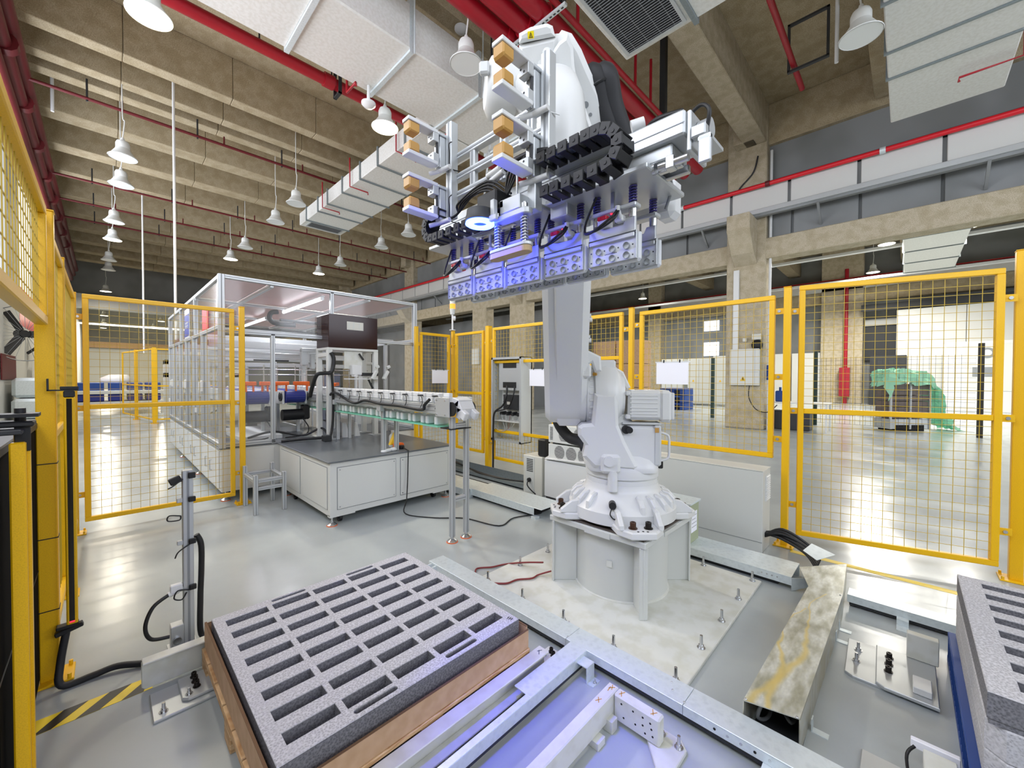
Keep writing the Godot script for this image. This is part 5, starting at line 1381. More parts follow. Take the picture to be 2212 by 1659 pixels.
func build_gripper() -> void:
	var o := thing("gripper", "long aluminium robot gripper with springs, holed plates and amber suction blocks", "gripper", Vector3(1.25, 1.79, -1.15))
	var w := Transform3D(Basis.IDENTITY, Vector3(-1.25, -1.79, 1.15))
	# linear module across the top
	part(o, "module_body", mb(w).bx(1.2, 1.36, 2.118, 2.192, -1.76, -0.475, 0.006), M.alum)
	part(o, "module_cover", mb(w).bx(1.215, 1.345, 2.192, 2.2, -1.7, -0.49, 0.003), M.alum)
	part(o, "module_seam", mb(w).bx(1.1985, 1.2, 2.15, 2.153, -1.76, -0.475), M.alum_groove)
	part(o, "module_base", mb(w).bx(1.22, 1.34, 2.075, 2.118, -1.7, -0.52, 0.004), M.alum)
	for x in [1.245, 1.3]:
		part(o, "rail", mb(w).bx(x, x + 0.02, 2.05, 2.076, -1.68, -0.5, 0.003), M.steel)
	part(o, "end_cap", mb(w).bx(1.2, 1.36, 2.125, 2.21, -1.835, -1.76, 0.012), M.white)
	part(o, "end_plate", mb(w).bx(1.215, 1.35, 2.07, 2.19, -0.475, -0.462, 0.004), M.alum)
	part(o, "end_fitting", mb(w).bx(1.21, 1.24, 2.1, 2.135, -0.462, -0.42, 0.004).cyl(Vector3(1.28, 2.15, -0.46), Vector3(1.28, 2.15, -0.425), 0.028, 0.028, 16).bx(1.21, 1.225, 2.02, 2.1, -0.44, -0.405, 0.003).bx(1.21, 1.32, 2.085, 2.095, -0.44, -0.405), M.alum)
	part(o, "hose_loop", mb(w).tube([Vector3(1.26, 2.19, -0.5), Vector3(1.25, 2.21, -0.45), Vector3(1.24, 2.18, -0.42), Vector3(1.25, 2.13, -0.43)], 0.006, 6).tube([Vector3(1.3, 2.2, -0.72), Vector3(1.27, 2.215, -0.64), Vector3(1.25, 2.225, -0.58), Vector3(1.25, 2.215, -0.5)], 0.01, 6), M.black)
	part(o, "gland", mb(w).cyl(Vector3(1.22, 2.22, -0.655), Vector3(1.24, 2.23, -0.62), 0.02, 0.018, 12), M.white)
	part(o, "valve_tubes", mb(w).cyl(Vector3(1.2, 2.2, -0.74), Vector3(1.2, 2.24, -0.745), 0.008, 0.008, 8).cyl(Vector3(1.2, 2.2, -0.725), Vector3(1.2, 2.245, -0.73), 0.008, 0.008, 8).cyl(Vector3(1.2, 2.2, -0.71), Vector3(1.2, 2.245, -0.715), 0.008, 0.008, 8), M.white)
	part(o, "shock_absorber", mb(w).cyl(Vector3(1.22, 2.055, -0.56), Vector3(1.22, 2.055, -0.47), 0.012, 0.012, 12).bx(1.205, 1.24, 2.035, 2.075, -0.535, -0.51, 0.003).cyl(Vector3(1.22, 2.055, -0.58), Vector3(1.22, 2.055, -0.57), 0.017, 0.017, 12), M.steel)
	# energy chains: links along a bent path
	chain(o, w, [Vector2(-0.93, 2.152), Vector2(-0.69, 2.152), Vector2(-0.64, 2.14), Vector2(-0.61, 2.1), Vector2(-0.625, 2.055), Vector2(-0.67, 2.035), Vector2(-0.92, 2.035)], 1.09)
	chain(o, w, [Vector2(-1.5, 2.14), Vector2(-1.58, 2.14), Vector2(-1.615, 2.115), Vector2(-1.62, 2.08), Vector2(-1.6, 2.05), Vector2(-1.55, 2.035), Vector2(-1.26, 2.035)], 1.09)
	part(o, "chain_shelf", mb(w).bx(1.06, 1.2, 2.158, 2.163, -0.95, -0.66, 0.001), M.alum)
	# carriage plates with ten sprung fingers in two rows
	for s in [[-1.75, -1.47], [-1.19, -1.0], [-0.98, -0.575]]:
		part(o, "carriage_plate", mb(w).bx(1.17, 1.46, 2.045, 2.062, s[0], s[1], 0.003), M.alum)
	part(o, "carriage_block", mb(w).bx(1.2, 1.36, 2.0, 2.05, -0.98, -0.9, 0.003), M.alum)
	part(o, "carriage_block", mb(w).bx(1.19, 1.23, 2.05, 2.09, -0.775, -0.68, 0.003), M.alum)
	var holes := []
	for r in 2:
		for q in 3:
			var ring := []
			for k in 14:
				ring.append(Vector2(-0.052 + q * 0.0535 + cos(TAU * k / 14) * 0.0115, -0.026 + r * 0.032 + sin(TAU * k / 14) * 0.0115))
			holes.append(ring)
	var fp := Transform3D(Basis(Vector3(0, 0, 1), Vector3.UP, Vector3(-1, 0, 0)), Vector3.ZERO)
	var face := mb().prism([Vector2(-0.093, -0.043), Vector2(0.093, -0.043), Vector2(0.093, 0.05), Vector2(-0.093, 0.05)], 0.012, fp * Transform3D(Basis.IDENTITY, Vector3(0, 0, 0.0125)), 0.001, false, holes).mesh()
	var dish := mb().prism([Vector2(-0.1, -0.042), Vector2(-0.092, -0.05), Vector2(0.092, -0.05), Vector2(0.1, -0.042), Vector2(0.1, 0.045), Vector2(-0.1, 0.045)], 0.018, fp, 0.003).mesh()
	var pin := mb()
	for q in 4:
		for r in 2:
			pin.cyl(Vector3(-0.0185, -0.03 + r * 0.034, -0.08 + q * 0.0535), Vector3(-0.0192, -0.03 + r * 0.034, -0.08 + q * 0.0535), 0.0028, 0.0028, 8)
	for q in 8:
		pin.bx(-0.019, -0.0184, -0.012, -0.009, -0.025 + q * 0.006, -0.0215 + q * 0.006)
	var pinm := pin.mesh()
	var brk := mb().prism([Vector2(-0.095, 0.045), Vector2(0.085, 0.045), Vector2(0.085, 0.1), Vector2(0.05, 0.1), Vector2(0.04, 0.08), Vector2(-0.03, 0.082), Vector2(-0.05, 0.092), Vector2(-0.095, 0.092)], 0.012, fp * Transform3D(Basis.IDENTITY, Vector3(0, 0, 0.006)), 0.002).bx(-0.02, -0.002, 0.03, 0.045, -0.09, 0.085, 0.002).mesh()
	var spr := mb().spring(Vector3(0, 0.142, 0), Vector3(0, 0.208, 0), 0.0115, 0.0032, 7.0).mesh()
	var rod := mb().cyl(Vector3(0, 0.09, 0), Vector3(0, 0.215, 0), 0.0075, 0.0075, 10).cyl(Vector3(0, 0.1, 0), Vector3(0, 0.13, 0), 0.013, 0.013, 14).mesh()
	var bar := mb().bx(-0.02, 0.02, 0.13, 0.145, -0.09, 0.09, 0.003).mesh()
	var cylm := mb().bx(-0.03, 0.01, 0.085, 0.11, -0.05, -0.01, 0.003).mesh()
	var redm := mb().bx(-0.034, -0.002, 0.108, 0.122, -0.048, -0.012, 0.002).bx(-0.036, -0.034, 0.113, 0.117, -0.04, -0.034).mesh()
	var fit := mb().cyl(Vector3(-0.02, 0.1, 0.02), Vector3(-0.035, 0.125, 0.025), 0.007, 0.007, 8).cyl(Vector3(-0.02, 0.1, 0.035), Vector3(-0.04, 0.118, 0.04), 0.007, 0.007, 8).cyl(Vector3(-0.03, 0.12, 0.03), Vector3(-0.03, 0.14, 0.03), 0.009, 0.009, 8).bx(-0.025, 0.0, 0.09, 0.112, 0.015, 0.045, 0.003).mesh()
	var hose := mb().tube([Vector3(-0.03, 0.13, 0.028), Vector3(-0.06, 0.1, 0.03), Vector3(-0.068, 0.075, -0.01), Vector3(-0.06, 0.062, -0.06), Vector3(-0.045, 0.075, -0.09), Vector3(-0.03, 0.12, -0.095), Vector3(-0.02, 0.2, -0.06)], 0.0042, 6).tube([Vector3(-0.04, 0.118, 0.04), Vector3(-0.062, 0.085, 0.03), Vector3(-0.062, 0.066, -0.03), Vector3(-0.05, 0.07, -0.085), Vector3(-0.03, 0.1, -0.1)], 0.0042, 6).mesh()
	var post2 := mb().bx(-0.004, 0.004, 0.13, 0.25, -0.012, 0.0).bx(-0.008, 0.008, 0.118, 0.14, -0.014, 0.004).mesh()
	var led := mb().ball(Vector3(-0.011, 0.13, -0.005), 0.004, Vector3.ONE, 8).mesh()
	var ledm := glow(Color("ff2030"), 4.0)
	for i in 5:
		for r in 2:
			var at := Vector3(1.25 + r * 0.15, 1.838 + r * 0.009, -1.577 + i * 0.211 + r * 0.0) - Vector3(1.25, 1.79, -1.15)
			share(o, "finger_pad", dish, M.poly, "translucent white finger pad", "", at)
			share(o, "finger_plate", face, M.alum, "", "", at)
			share(o, "finger_pin", pinm, M.dark, "", "stuff", at)
			share(o, "finger_bracket", brk, M.alum, "", "", at)
			share(o, "crossbar", bar, M.alum, "", "", at)
			for s in [-0.07, 0.07]:
				share(o, "spring", spr, M.spring, "blue coil spring", "", at + Vector3(-0.0, 0, s))
				share(o, "guide_rod", rod, M.steel, "", "", at + Vector3(-0.0, 0, s))
			if r == 0:
				share(o, "valve", cylm, M.white, "", "", at)
				share(o, "red_valve_cap", redm, M.redbright, "red valve cap", "", at)
				share(o, "air_fitting", fit, M.white, "", "", at)
				share(o, "air_hose", hose, M.black, "black looped air hose", "", at)
				share(o, "sensor_post", post2, M.alum_groove, "", "", at)
				share(o, "indicator", led, ledm, "red indicator light", "", at)
	# clamp frame of extrusions
	for y in [2.405, 2.312, 2.232]:
		part(o, "frame_extrusion", mb(w).bx(1.135, 1.165, y - 0.015, y + 0.015, -1.53, -0.95, 0.003), M.alum)
		part(o, "extrusion_groove", mb(w).bx(1.1335, 1.135, y - 0.004, y + 0.004, -1.53, -0.95), M.alum_groove)
	for z in [-1.37, -1.18, -1.03]:
		part(o, "frame_extrusion", mb(w).bx(1.138, 1.162, 2.2, 2.42, z - 0.017, z + 0.017, 0.003), M.alum)
		part(o, "extrusion_groove", mb(w).bx(1.1365, 1.138, 2.2, 2.42, z - 0.004, z + 0.004), M.alum_groove)
	part(o, "flange_plate", mb(w).prism([Vector2(-1.56, 2.2), Vector2(-1.2, 2.2), Vector2(-1.2, 2.57), Vector2(-1.5, 2.57)], 0.012, Transform3D(Basis(Vector3(0, 0, 1), Vector3.UP, Vector3(-1, 0, 0)), Vector3(1.36, 0, 0)), 0.002, false, [arc(Vector2(-1.495, 2.5), 0.03, 0, TAU * 0.95, 18), arc(Vector2(-1.495, 2.4), 0.03, 0, TAU * 0.95, 18)]), M.white)
	# two stations, each with an upper and a lower clamping slide
	var ia := 0
	for st in [[-1.515, 0.0], [-0.95, 0.0]]:
		var z: float = st[0]
		part(o, "station_extrusion", mb(w).bx(1.1, 1.14, 2.12, 2.55, z + 0.005, z + 0.045, 0.003), M.alum)
		part(o, "extrusion_groove", mb(w).bx(1.0985, 1.1, 2.12, 2.55, z + 0.021, z + 0.029), M.alum_groove)
		for q in [[2.5, 2.36], [2.265, 2.125]]:
			part(o, "slide_body", mb(w).bx(1.07, 1.12, q[1] - 0.015, q[0] - 0.015, z - 0.035, z + 0.003, 0.003), M.alum)
			part(o, "slide_cap", mb(w).bx(1.06, 1.125, q[0] - 0.015, q[0] - 0.001, z - 0.04, z + 0.008, 0.002), M.alum)
			part(o, "slide_rail", mb(w).bx(1.062, 1.07, q[1] - 0.01, q[0] - 0.03, z - 0.028, z - 0.006), M.steel)
			part(o, "lead_screw", mb(w).cyl(Vector3(1.056, q[1], z + 0.0), Vector3(1.056, q[0] - 0.02, z + 0.0), 0.006, 0.006, 8), M.dark)
			part(o, "reed_cable", mb(w).tube([Vector3(1.1, q[0] - 0.05, z + 0.05), Vector3(1.07, q[0] - 0.08, z + 0.07), Vector3(1.08, q[0] - 0.11, z + 0.06), Vector3(1.1, q[1] - 0.02, z + 0.04), Vector3(1.14, q[1] - 0.03, z + 0.06)], 0.0025, 5), M.white if z > -1.2 else M.black)
			part(o, "air_fitting", mb(w).cyl(Vector3(1.05, q[1] - 0.035, z - 0.05), Vector3(1.08, q[1] - 0.025, z - 0.01), 0.01, 0.01, 10).cyl(Vector3(1.08, q[1] - 0.025, z - 0.01), Vector3(1.09, q[1] - 0.022, z + 0.05), 0.011, 0.011, 10), M.white)
			for e in 2:
				var y: float = q[e] - 0.008
				part(o, "clamp_arm", mb(w).bx(0.905, 1.055, y - 0.008, y + 0.008, z - 0.04, z + 0.012, 0.002), M.white, "white clamp arm")
				part(o, "arm_foot", mb(w).bx(1.03, 1.06, y - 0.045 if e == 0 else y, y if e == 0 else y + 0.045, z - 0.036, z + 0.01, 0.002), M.alum)
				var yy: float = y - 0.031 if e == 0 else y + 0.028
				part(o, "amber_block", mb(w).prism([Vector2(-0.02, -0.021), Vector2(0.02, -0.021), Vector2(0.026, -0.013), Vector2(0.026, 0.021), Vector2(-0.026, 0.021), Vector2(-0.026, -0.013)], 0.052, Transform3D(Basis(Vector3(1, 0, 0), Vector3.UP, Vector3(0, 0, 1)) if e == 0 else Basis(Vector3(-1, 0, 0), Vector3.DOWN, Vector3(0, 0, 1)), Vector3(0.935, yy, z - 0.014)), 0.005), M.amber, "amber rubber block")
				part(o, "arm_screw", mb(w).cyl(Vector3(1.029, y + (-0.02 if e == 0 else 0.02), z - 0.026), Vector3(1.031, y + (-0.02 if e == 0 else 0.02), z - 0.026), 0.004, 0.004, 8).cyl(Vector3(1.029, y + (-0.033 if e == 0 else 0.033), z - 0.01), Vector3(1.031, y + (-0.033 if e == 0 else 0.033), z - 0.01), 0.004, 0.004, 8), M.dark)
				ia += 1
	# camera with the blue ring light
	part(o, "camera_body", mb(w).bx(1.02, 1.12, 2.03, 2.1, -1.2, -1.09, 0.006).bx(1.03, 1.11, 2.02, 2.05, -1.13, -1.06, 0.004), M.black)
	part(o, "lens_ring", mb(w).lathe([Vector2(0.0, 0.03), Vector2(0.05, 0.03), Vector2(0.052, 0.012), Vector2(0.056, 0.0), Vector2(0.056, -0.012), Vector2(0.0, -0.012)], Vector3(1.0, 1.995, -1.155), Vector3.UP, 30), M.dark)
	part(o, "ring_light", mb(w).lathe([Vector2(0.026, -0.014), Vector2(0.054, -0.014), Vector2(0.056, -0.02), Vector2(0.05, -0.024), Vector2(0.028, -0.024), Vector2(0.026, -0.014)], Vector3(1.0, 1.995, -1.155), Vector3.UP, 34), glow(Color("4f74ff"), 10.0), "glowing blue ring light")
	part(o, "lens", mb(w).cyl(Vector3(1.0, 1.98, -1.155), Vector3(1.0, 1.983, -1.155), 0.026, 0.026, 20), M.blue)
	part(o, "light_bracket", mb(w).bx(0.985, 1.0, 1.965, 1.985, -1.09, -1.055, 0.002).bx(1.0, 1.02, 1.98, 2.05, -1.1, -1.08, 0.002), M.alum)
	for k in 4:
		part(o, "cable", mb(w).tube([Vector3(1.08, 2.09, -1.13 + k * 0.02), Vector3(1.06, 2.13 + k * 0.012, -1.18), Vector3(1.08, 2.15, -1.3 - k * 0.03), Vector3(1.1, 2.12, -1.42), Vector3(1.1, 2.11, -1.5)], 0.005, 6).tube([Vector3(1.08, 2.08, -1.1), Vector3(1.06, 2.16, -1.06 + k * 0.02), Vector3(1.08, 2.19 + k * 0.006, -0.98), Vector3(1.1, 2.2, -0.9), Vector3(1.13, 2.18, -0.86)], 0.005, 6), M.black)
	part(o, "hose_wrap", mb(w).tube([Vector3(1.09, 2.17, -1.2), Vector3(1.08, 2.2, -1.08), Vector3(1.09, 2.21, -0.98)], 0.013, 8), M.black)
	part(o, "air_fitting", mb(w).cyl(Vector3(1.07, 2.19, -1.19), Vector3(1.07, 2.2, -1.12), 0.012, 0.012, 10).cyl(Vector3(1.07, 2.165, -1.17), Vector3(1.07, 2.18, -1.1), 0.012, 0.012, 10), M.white)
	# sprung suction pad in front
	part(o, "pad_carrier", mb(w).prism(arc(Vector2(-1.12, 0), 0.022, PI / 2, 3 * PI / 2, 8) + arc(Vector2(-0.965, 0), 0.022, -PI / 2, PI / 2, 8), 0.022, Transform3D(Basis(Vector3(0, 0, 1), Vector3(1, 0, 0), Vector3.UP), Vector3(1.05, 1.985, 0)), 0.003), M.alum)
	part(o, "pad_actuator", mb(w).bx(1.03, 1.1, 1.997, 2.05, -1.08, -0.98, 0.003).bx(1.08, 1.12, 2.0, 2.15, -0.99, -0.95, 0.003).cyl(Vector3(1.06, 2.05, -1.02), Vector3(1.06, 2.15, -1.02), 0.004, 0.004, 6), M.alum)
	for z in [-1.11, -0.973]:
		part(o, "spring", mb(w).spring(Vector3(1.05, 1.876, z), Vector3(1.05, 1.973, z), 0.012, 0.0032, 9.0), M.steel)
		part(o, "guide_rod", mb(w).cyl(Vector3(1.05, 1.87, z), Vector3(1.05, 2.02, z), 0.008, 0.008, 10).cyl(Vector3(1.05, 1.996, z), Vector3(1.05, 2.015, z), 0.013, 0.013, 12), M.steel)
	part(o, "suction_plate", mb(w).prism(arc(Vector2(-1.12, 0), 0.024, PI / 2, 3 * PI / 2, 10) + arc(Vector2(-0.965, 0), 0.024, -PI / 2, PI / 2, 10), 0.012, Transform3D(Basis(Vector3(0, 0, 1), Vector3(1, 0, 0), Vector3.UP), Vector3(1.05, 1.87, 0)), 0.002), M.alum)
	part(o, "suction_foam", mb(w).prism(arc(Vector2(-1.12, 0), 0.022, PI / 2, 3 * PI / 2, 10) + arc(Vector2(-0.965, 0), 0.022, -PI / 2, PI / 2, 10), 0.022, Transform3D(Basis(Vector3(0, 0, 1), Vector3(1, 0, 0), Vector3.UP), Vector3(1.05, 1.853, 0)), 0.002), mat(Color("b59c78"), 0.6), "tan suction foam")
	part(o, "side_motor", mb(w).bx(1.47, 1.56, 2.0, 2.15, -0.7, -0.62, 0.02).bx(1.46, 1.5, 2.06, 2.18, -0.72, -0.66, 0.008), M.white, "white side motor")
	part(o, "motor_cable", mb(w).tube([Vector3(1.46, 2.11, -0.66), Vector3(1.42, 2.12, -0.62), Vector3(1.41, 2.07, -0.6), Vector3(1.43, 2.01, -0.63)], 0.006, 6), M.alum_groove)
	var sp := SpotLight3D.new()
	sp.name = "ring_light_lamp"
	sp.light_color = Color("3038ff")
	sp.light_energy = 4.0
	sp.light_size = 0.055
	sp.spot_angle = 21.0
	sp.spot_angle_attenuation = 1.0
	sp.spot_range = 40.0
	sp.spot_attenuation = 2.0
	sp.shadow_enabled = true
	add_child(sp)
	sp.position = Vector3(1.0, 1.962, -1.155)
	sp.look_at_from_position(sp.position, Vector3(1.16, 0, -0.82), Vector3.RIGHT)
	var om := OmniLight3D.new()
	om.name = "ring_light_spill"
	om.light_color = Color("2030ff")
	om.light_energy = 0.2
	om.light_size = 0.03
	om.omni_range = 40.0
	om.omni_attenuation = 2.0
	om.shadow_enabled = true
	add_child(om)
	om.position = Vector3(0.97, 1.955, -1.155)

func chain(o: Node3D, w: Transform3D, path: Array, x: float) -> void:
	# evenly spaced links along the bent path (z, y)
	var pts := []
	for i in path.size() - 1:
		var p0: Vector2 = path[maxi(i - 1, 0)]
		var p1: Vector2 = path[i]
		var p2: Vector2 = path[i + 1]
		var p3: Vector2 = path[mini(i + 2, path.size() - 1)]
		for s in 12:
			pts.append(p1.cubic_interpolate(p2, p0, p3, s / 12.0))
	pts.append(path[-1])
	var acc := 0.0
	var last: Vector2 = pts[0]
	for i in range(1, pts.size()):
		if last.distance_to(pts[i]) >= 0.033:
			var a: Vector2 = last
			var b: Vector2 = pts[i]
			var d := (b - a).normalized()
			var z := Vector3(0, d.y, d.x)
			var bs := Basis(Vector3.RIGHT, z.cross(Vector3.RIGHT), z)
			var m := Vector3(x, (a.y + b.y) / 2, (a.x + b.x) / 2)
			part(o, "chain_link", mb(w).box(m - Vector3(0.034, 0, 0), Vector3(0.008, 0.038, 0.037), 0.004, bs).box(m + Vector3(0.034, 0, 0), Vector3(0.008, 0.038, 0.037), 0.004, bs).box(m + bs * Vector3(0, 0.015, 0), Vector3(0.064, 0.006, 0.027), 0.001, bs).box(m - bs * Vector3(0, 0.015, 0), Vector3(0.064, 0.006, 0.027), 0.001, bs).cyl(m - Vector3(0.04, 0, 0), m - Vector3(0.037, 0, 0), 0.006, 0.006, 8), M.black)
			last = b

func ext(o: Node3D, a: Vector3, b: Vector3, w := 0.045, nm := "frame_extrusion") -> void:
	part(o, nm, mb().bar(a, b, w, w, 0.004), M.alum)
	# the profile's grooves, on all four flanks
	var z := (b - a).normalized()
	var up := Vector3.UP if absf(z.y) < 0.9 else Vector3.RIGHT
	var x := up.cross(z).normalized()
	var y := z.cross(x)
	var g := mb()
	for d in [x, -x, y, -y]:
		g.bar(a + d * (w / 2 + 0.0003), b + d * (w / 2 + 0.0003), w * 0.18 if absf(d.dot(x)) < 0.5 else 0.0012, 0.0012 if absf(d.dot(x)) < 0.5 else w * 0.18, 0.0, up)
	part(o, "groove", g, M.alum_groove)

func levelling_foot(o: Node3D, p: Vector3, h: float) -> void:
	part(o, "levelling_foot", mb().lathe([Vector2(0.0, 0.0), Vector2(0.045, 0.0), Vector2(0.045, 0.006), Vector2(0.03, 0.018), Vector2(0.014, 0.026), Vector2(0.014, 0.04), Vector2(0.0085, 0.04), Vector2(0.0085, h), Vector2(0, h)], p + Vector3(0, 0.004, 0), Vector3.UP, 20), M.steel)
	part(o, "foot_pad", mb().cyl(p, p + Vector3(0, 0.005, 0), 0.049, 0.049, 20), M.orange, "orange foot pad")

func caster(o: Node3D, p: Vector3) -> void:
	part(o, "caster", mb().cyl(p + Vector3(-0.015, 0.035, 0), p + Vector3(0.015, 0.035, 0), 0.035, 0.035, 18).bx(p.x - 0.03, p.x + 0.03, 0.075, 0.1, p.z - 0.03, p.z + 0.03, 0.003).bx(p.x - 0.022, p.x - 0.017, 0.03, 0.08, p.z - 0.02, p.z + 0.02).bx(p.x + 0.017, p.x + 0.022, 0.03, 0.08, p.z - 0.02, p.z + 0.02), M.black)

func build_machine() -> void:
	var x0 := 0.888
	var x1 := 3.36
	var z0 := -5.36
	var z1 := -10.2
	var o := thing("enclosed_machine", "large glazed machine in a white aluminium frame, with a red tinted roof", "machine")
	part(o, "base_cabinet", mb().bx(x0 + 0.01, x1, 0.11, 0.59, z1, z0 - 0.02, 0.004), M.offwhite)
	part(o, "base_rim", mb().bx(x0 - 0.01, x1 + 0.01, 0.59, 0.605, z1 - 0.01, z0 - 0.005, 0.003), M.tabletop)
	for i in 4:
		var bd := part(o, "base_door", mb().bx(x0 - 0.002, x0 + 0.01, 0.14, 0.56, z0 - 0.1 - i * 1.18 - 1.1, z0 - 0.1 - i * 1.18, 0.003), M.white)
		for k in 2:
			part(bd, "base_handle", mb().tube([Vector3(x0 - 0.002, 0.29, z0 - 0.5 - i * 1.18 - k * 0.3), Vector3(x0 - 0.022, 0.29, z0 - 0.5 - i * 1.18 - k * 0.3), Vector3(x0 - 0.022, 0.41, z0 - 0.5 - i * 1.18 - k * 0.3), Vector3(x0 - 0.002, 0.41, z0 - 0.5 - i * 1.18 - k * 0.3)], 0.006, 6, false), M.alum)
	part(o, "front_panel", mb().bx(x0 + 0.08, 1.42, 0.14, 0.56, z0 - 0.02, z0 - 0.012, 0.003), M.offwhite)
	for p in [Vector3(0.95, 0, -5.45), Vector3(0.95, 0, -7.2), Vector3(0.95, 0, -8.9), Vector3(3.25, 0, -5.5)]:
		levelling_foot(o, p, 0.11)
	caster(o, Vector3(1.02, 0, -5.6))
	caster(o, Vector3(1.02, 0, -8.0))
	# frame
	for x in [x0 + 0.022, x1 - 0.022]:
		for z in [z0 - 0.022, z1 + 0.022]:
			ext(o, Vector3(x, 0.6, z), Vector3(x, 2.52, z), 0.06, "corner_post")
	for z in [z0 - 0.022, z1 + 0.022]:
		ext(o, Vector3(x0, 2.5, z), Vector3(x1, 2.5, z))
		ext(o, Vector3(x0, 1.9, z), Vector3(x1, 1.9, z))
	for x in [x0 + 0.022, x1 - 0.022]:
		ext(o, Vector3(x, 2.5, z0), Vector3(x, 2.5, z1))
		ext(o, Vector3(x, 1.95, z0), Vector3(x, 1.95, z1))
		ext(o, Vector3(x, 0.63, z0), Vector3(x, 0.63, z1))
	ext(o, Vector3(x0, 0.63, z0 - 0.022), Vector3(1.43, 0.63, z0 - 0.022))
	ext(o, Vector3(1.41, 0.6, z0 - 0.022), Vector3(1.41, 1.9, z0 - 0.022))
	ext(o, Vector3(2.1, 1.9, z0 - 0.022), Vector3(2.1, 2.5, z0 - 0.022))
	ext(o, Vector3(2.9, 0.6, z0 - 0.1), Vector3(2.9, 1.9, z0 - 0.1))
	for z in [-7.12, -8.6]:
		ext(o, Vector3(x0 + 0.022, 1.97, z), Vector3(x0 + 0.022, 2.5, z), 0.05)
		ext(o, Vector3(x1 - 0.022, 0.6, z), Vector3(x1 - 0.022, 2.5, z), 0.05)
	for z in [-6.5, -7.24, -7.95, -8.7, -9.5]:
		ext(o, Vector3(x0 + 0.022, 0.65, z), Vector3(x0 + 0.022, 1.95, z), 0.06)
	for z in [-6.45, -7.9, -9.6]:
		part(o, "door_handle", mb().bx(x0 - 0.025, x0, 1.2, 1.34, z - 0.025, z + 0.025, 0.006).bx(x0 - 0.045, x0 - 0.025, 1.22, 1.32, z - 0.012, z + 0.012, 0.005), M.white, "white door handle")
		part(o, "door_lock", mb().bx(x0 - 0.02, x0, 0.9, 0.97, z - 0.5, z - 0.45, 0.004), M.white)
	for x in [1.41, 2.62]:
		ext(o, Vector3(x, 2.47, z0 - 0.03), Vector3(x, 2.47, z1), 0.04, "roof_bar")
	for z in [-7.0, -8.6]:
		ext(o, Vector3(x0, 2.46, z), Vector3(x1, 2.46, z), 0.04, "roof_bar")
	for i in 3:
		for j in 3:
			var xs := [x0 + 0.03, 1.39, 2.6, x1 - 0.03]
			var zs := [z0 - 0.03, -6.98, -8.58, z1 + 0.03]
			part(o, "roof_panel", mb().bx(xs[i] + 0.01, xs[i + 1] - 0.01, 2.5, 2.506, zs[j + 1] + 0.01, zs[j] - 0.01), M.roof, "red tinted roof panel")
	part(o, "glass_pane", mb().bx(x0 + 0.05, 2.08, 1.925, 2.475, z0 - 0.025, z0 - 0.019), M.glass)
	part(o, "glass_pane", mb().bx(2.12, x1 - 0.05, 1.925, 2.475, z0 - 0.025, z0 - 0.019), M.glass)
	part(o, "glass_pane", mb().bx(x0 + 0.05, 1.385, 0.655, 1.875, z0 - 0.025, z0 - 0.019), M.glass)
	part(o, "glass_pane", mb().bx(2.93, x1 - 0.05, 0.655, 1.875, z0 - 0.025, z0 - 0.019), M.glass)
	for q in [[z0 - 0.05, -6.47, 0.66, 1.92], [-6.53, -7.21, 0.66, 1.92], [-7.27, -7.92, 0.66, 1.92], [-7.98, -8.67, 0.66, 1.92], [-8.73, -9.47, 0.66, 1.92], [-9.53, z1 + 0.05, 0.66, 1.92], [z0 - 0.05, -7.09, 1.98, 2.475], [-7.15, -8.57, 1.98, 2.475], [-8.63, z1 + 0.05, 1.98, 2.475]]:
		part(o, "glass_pane", mb().bx(x0 + 0.019, x0 + 0.025, q[2], q[3], q[1], q[0]), M.glass)
	# the printed plates: white strip over blue ground with white characters; red plate
	var sg := part(o, "sign_plate", mb().bx(x0 + 0.008, x0 + 0.014, 1.98, 2.42, -8.1, -7.62), M.white)
	part(sg, "sign_blue", mb().bx(x0 + 0.005, x0 + 0.0085, 2.0, 2.33, -8.08, -7.64), mat(Color("1d44a8"), 0.4), "blue sign")
	var wr := mb()
	for k in 4:
		wr.bx(x0 + 0.003, x0 + 0.0055, 2.12, 2.21, -7.99 + k * 0.08, -7.975 + k * 0.08).bx(x0 + 0.003, x0 + 0.0055, 2.2, 2.215, -8.01 + k * 0.08, -7.95 + k * 0.08).bx(x0 + 0.003, x0 + 0.0055, 2.15, 2.165, -8.01 + k * 0.08, -7.955 + k * 0.08)
	part(sg, "sign_characters", wr, M.white, "", "stuff")
	part(o, "red_plate", mb().bx(x0 + 0.008, x0 + 0.014, 1.98, 2.25, -6.5, -6.1), M.redbright, "red plate")
	var tl := thing("tube_light", "lit fluorescent tube under the glazed machine's red roof", "lamp")
	part(tl, "tube", mb().cyl(Vector3(2.02, 2.42, -7.1), Vector3(2.02, 2.42, -5.5), 0.02, 0.02, 12), glow(Color("f6f8ff"), 6.0))
	part(tl, "fitting", mb().bx(2.0, 2.04, 2.44, 2.455, -7.15, -5.45, 0.003), M.white)
	part(tl, "end_cap", mb().bx(2.0, 2.04, 2.4, 2.44, -7.13, -7.1, 0.003), M.white)
	part(tl, "end_cap", mb().bx(2.0, 2.04, 2.4, 2.44, -5.5, -5.47, 0.003), M.white)
	area(Vector3(2.02, 2.395, -6.3), Vector3.DOWN, Vector2(1.6, 0.05), 2.2, Color("f4f7ff"))
	area(Vector3(2.02, 2.395, -8.9), Vector3.DOWN, Vector2(1.6, 0.05), 2.2, Color("f4f7ff"))
	var tl2 := copy(tl, Vector3(0, 0, -2.6), 0.0, "second lit fluorescent tube deeper inside the glazed machine")
	# inside: two blue belts with motors, orange guides, uprights and cross rails, gantry beam
	var k := 0
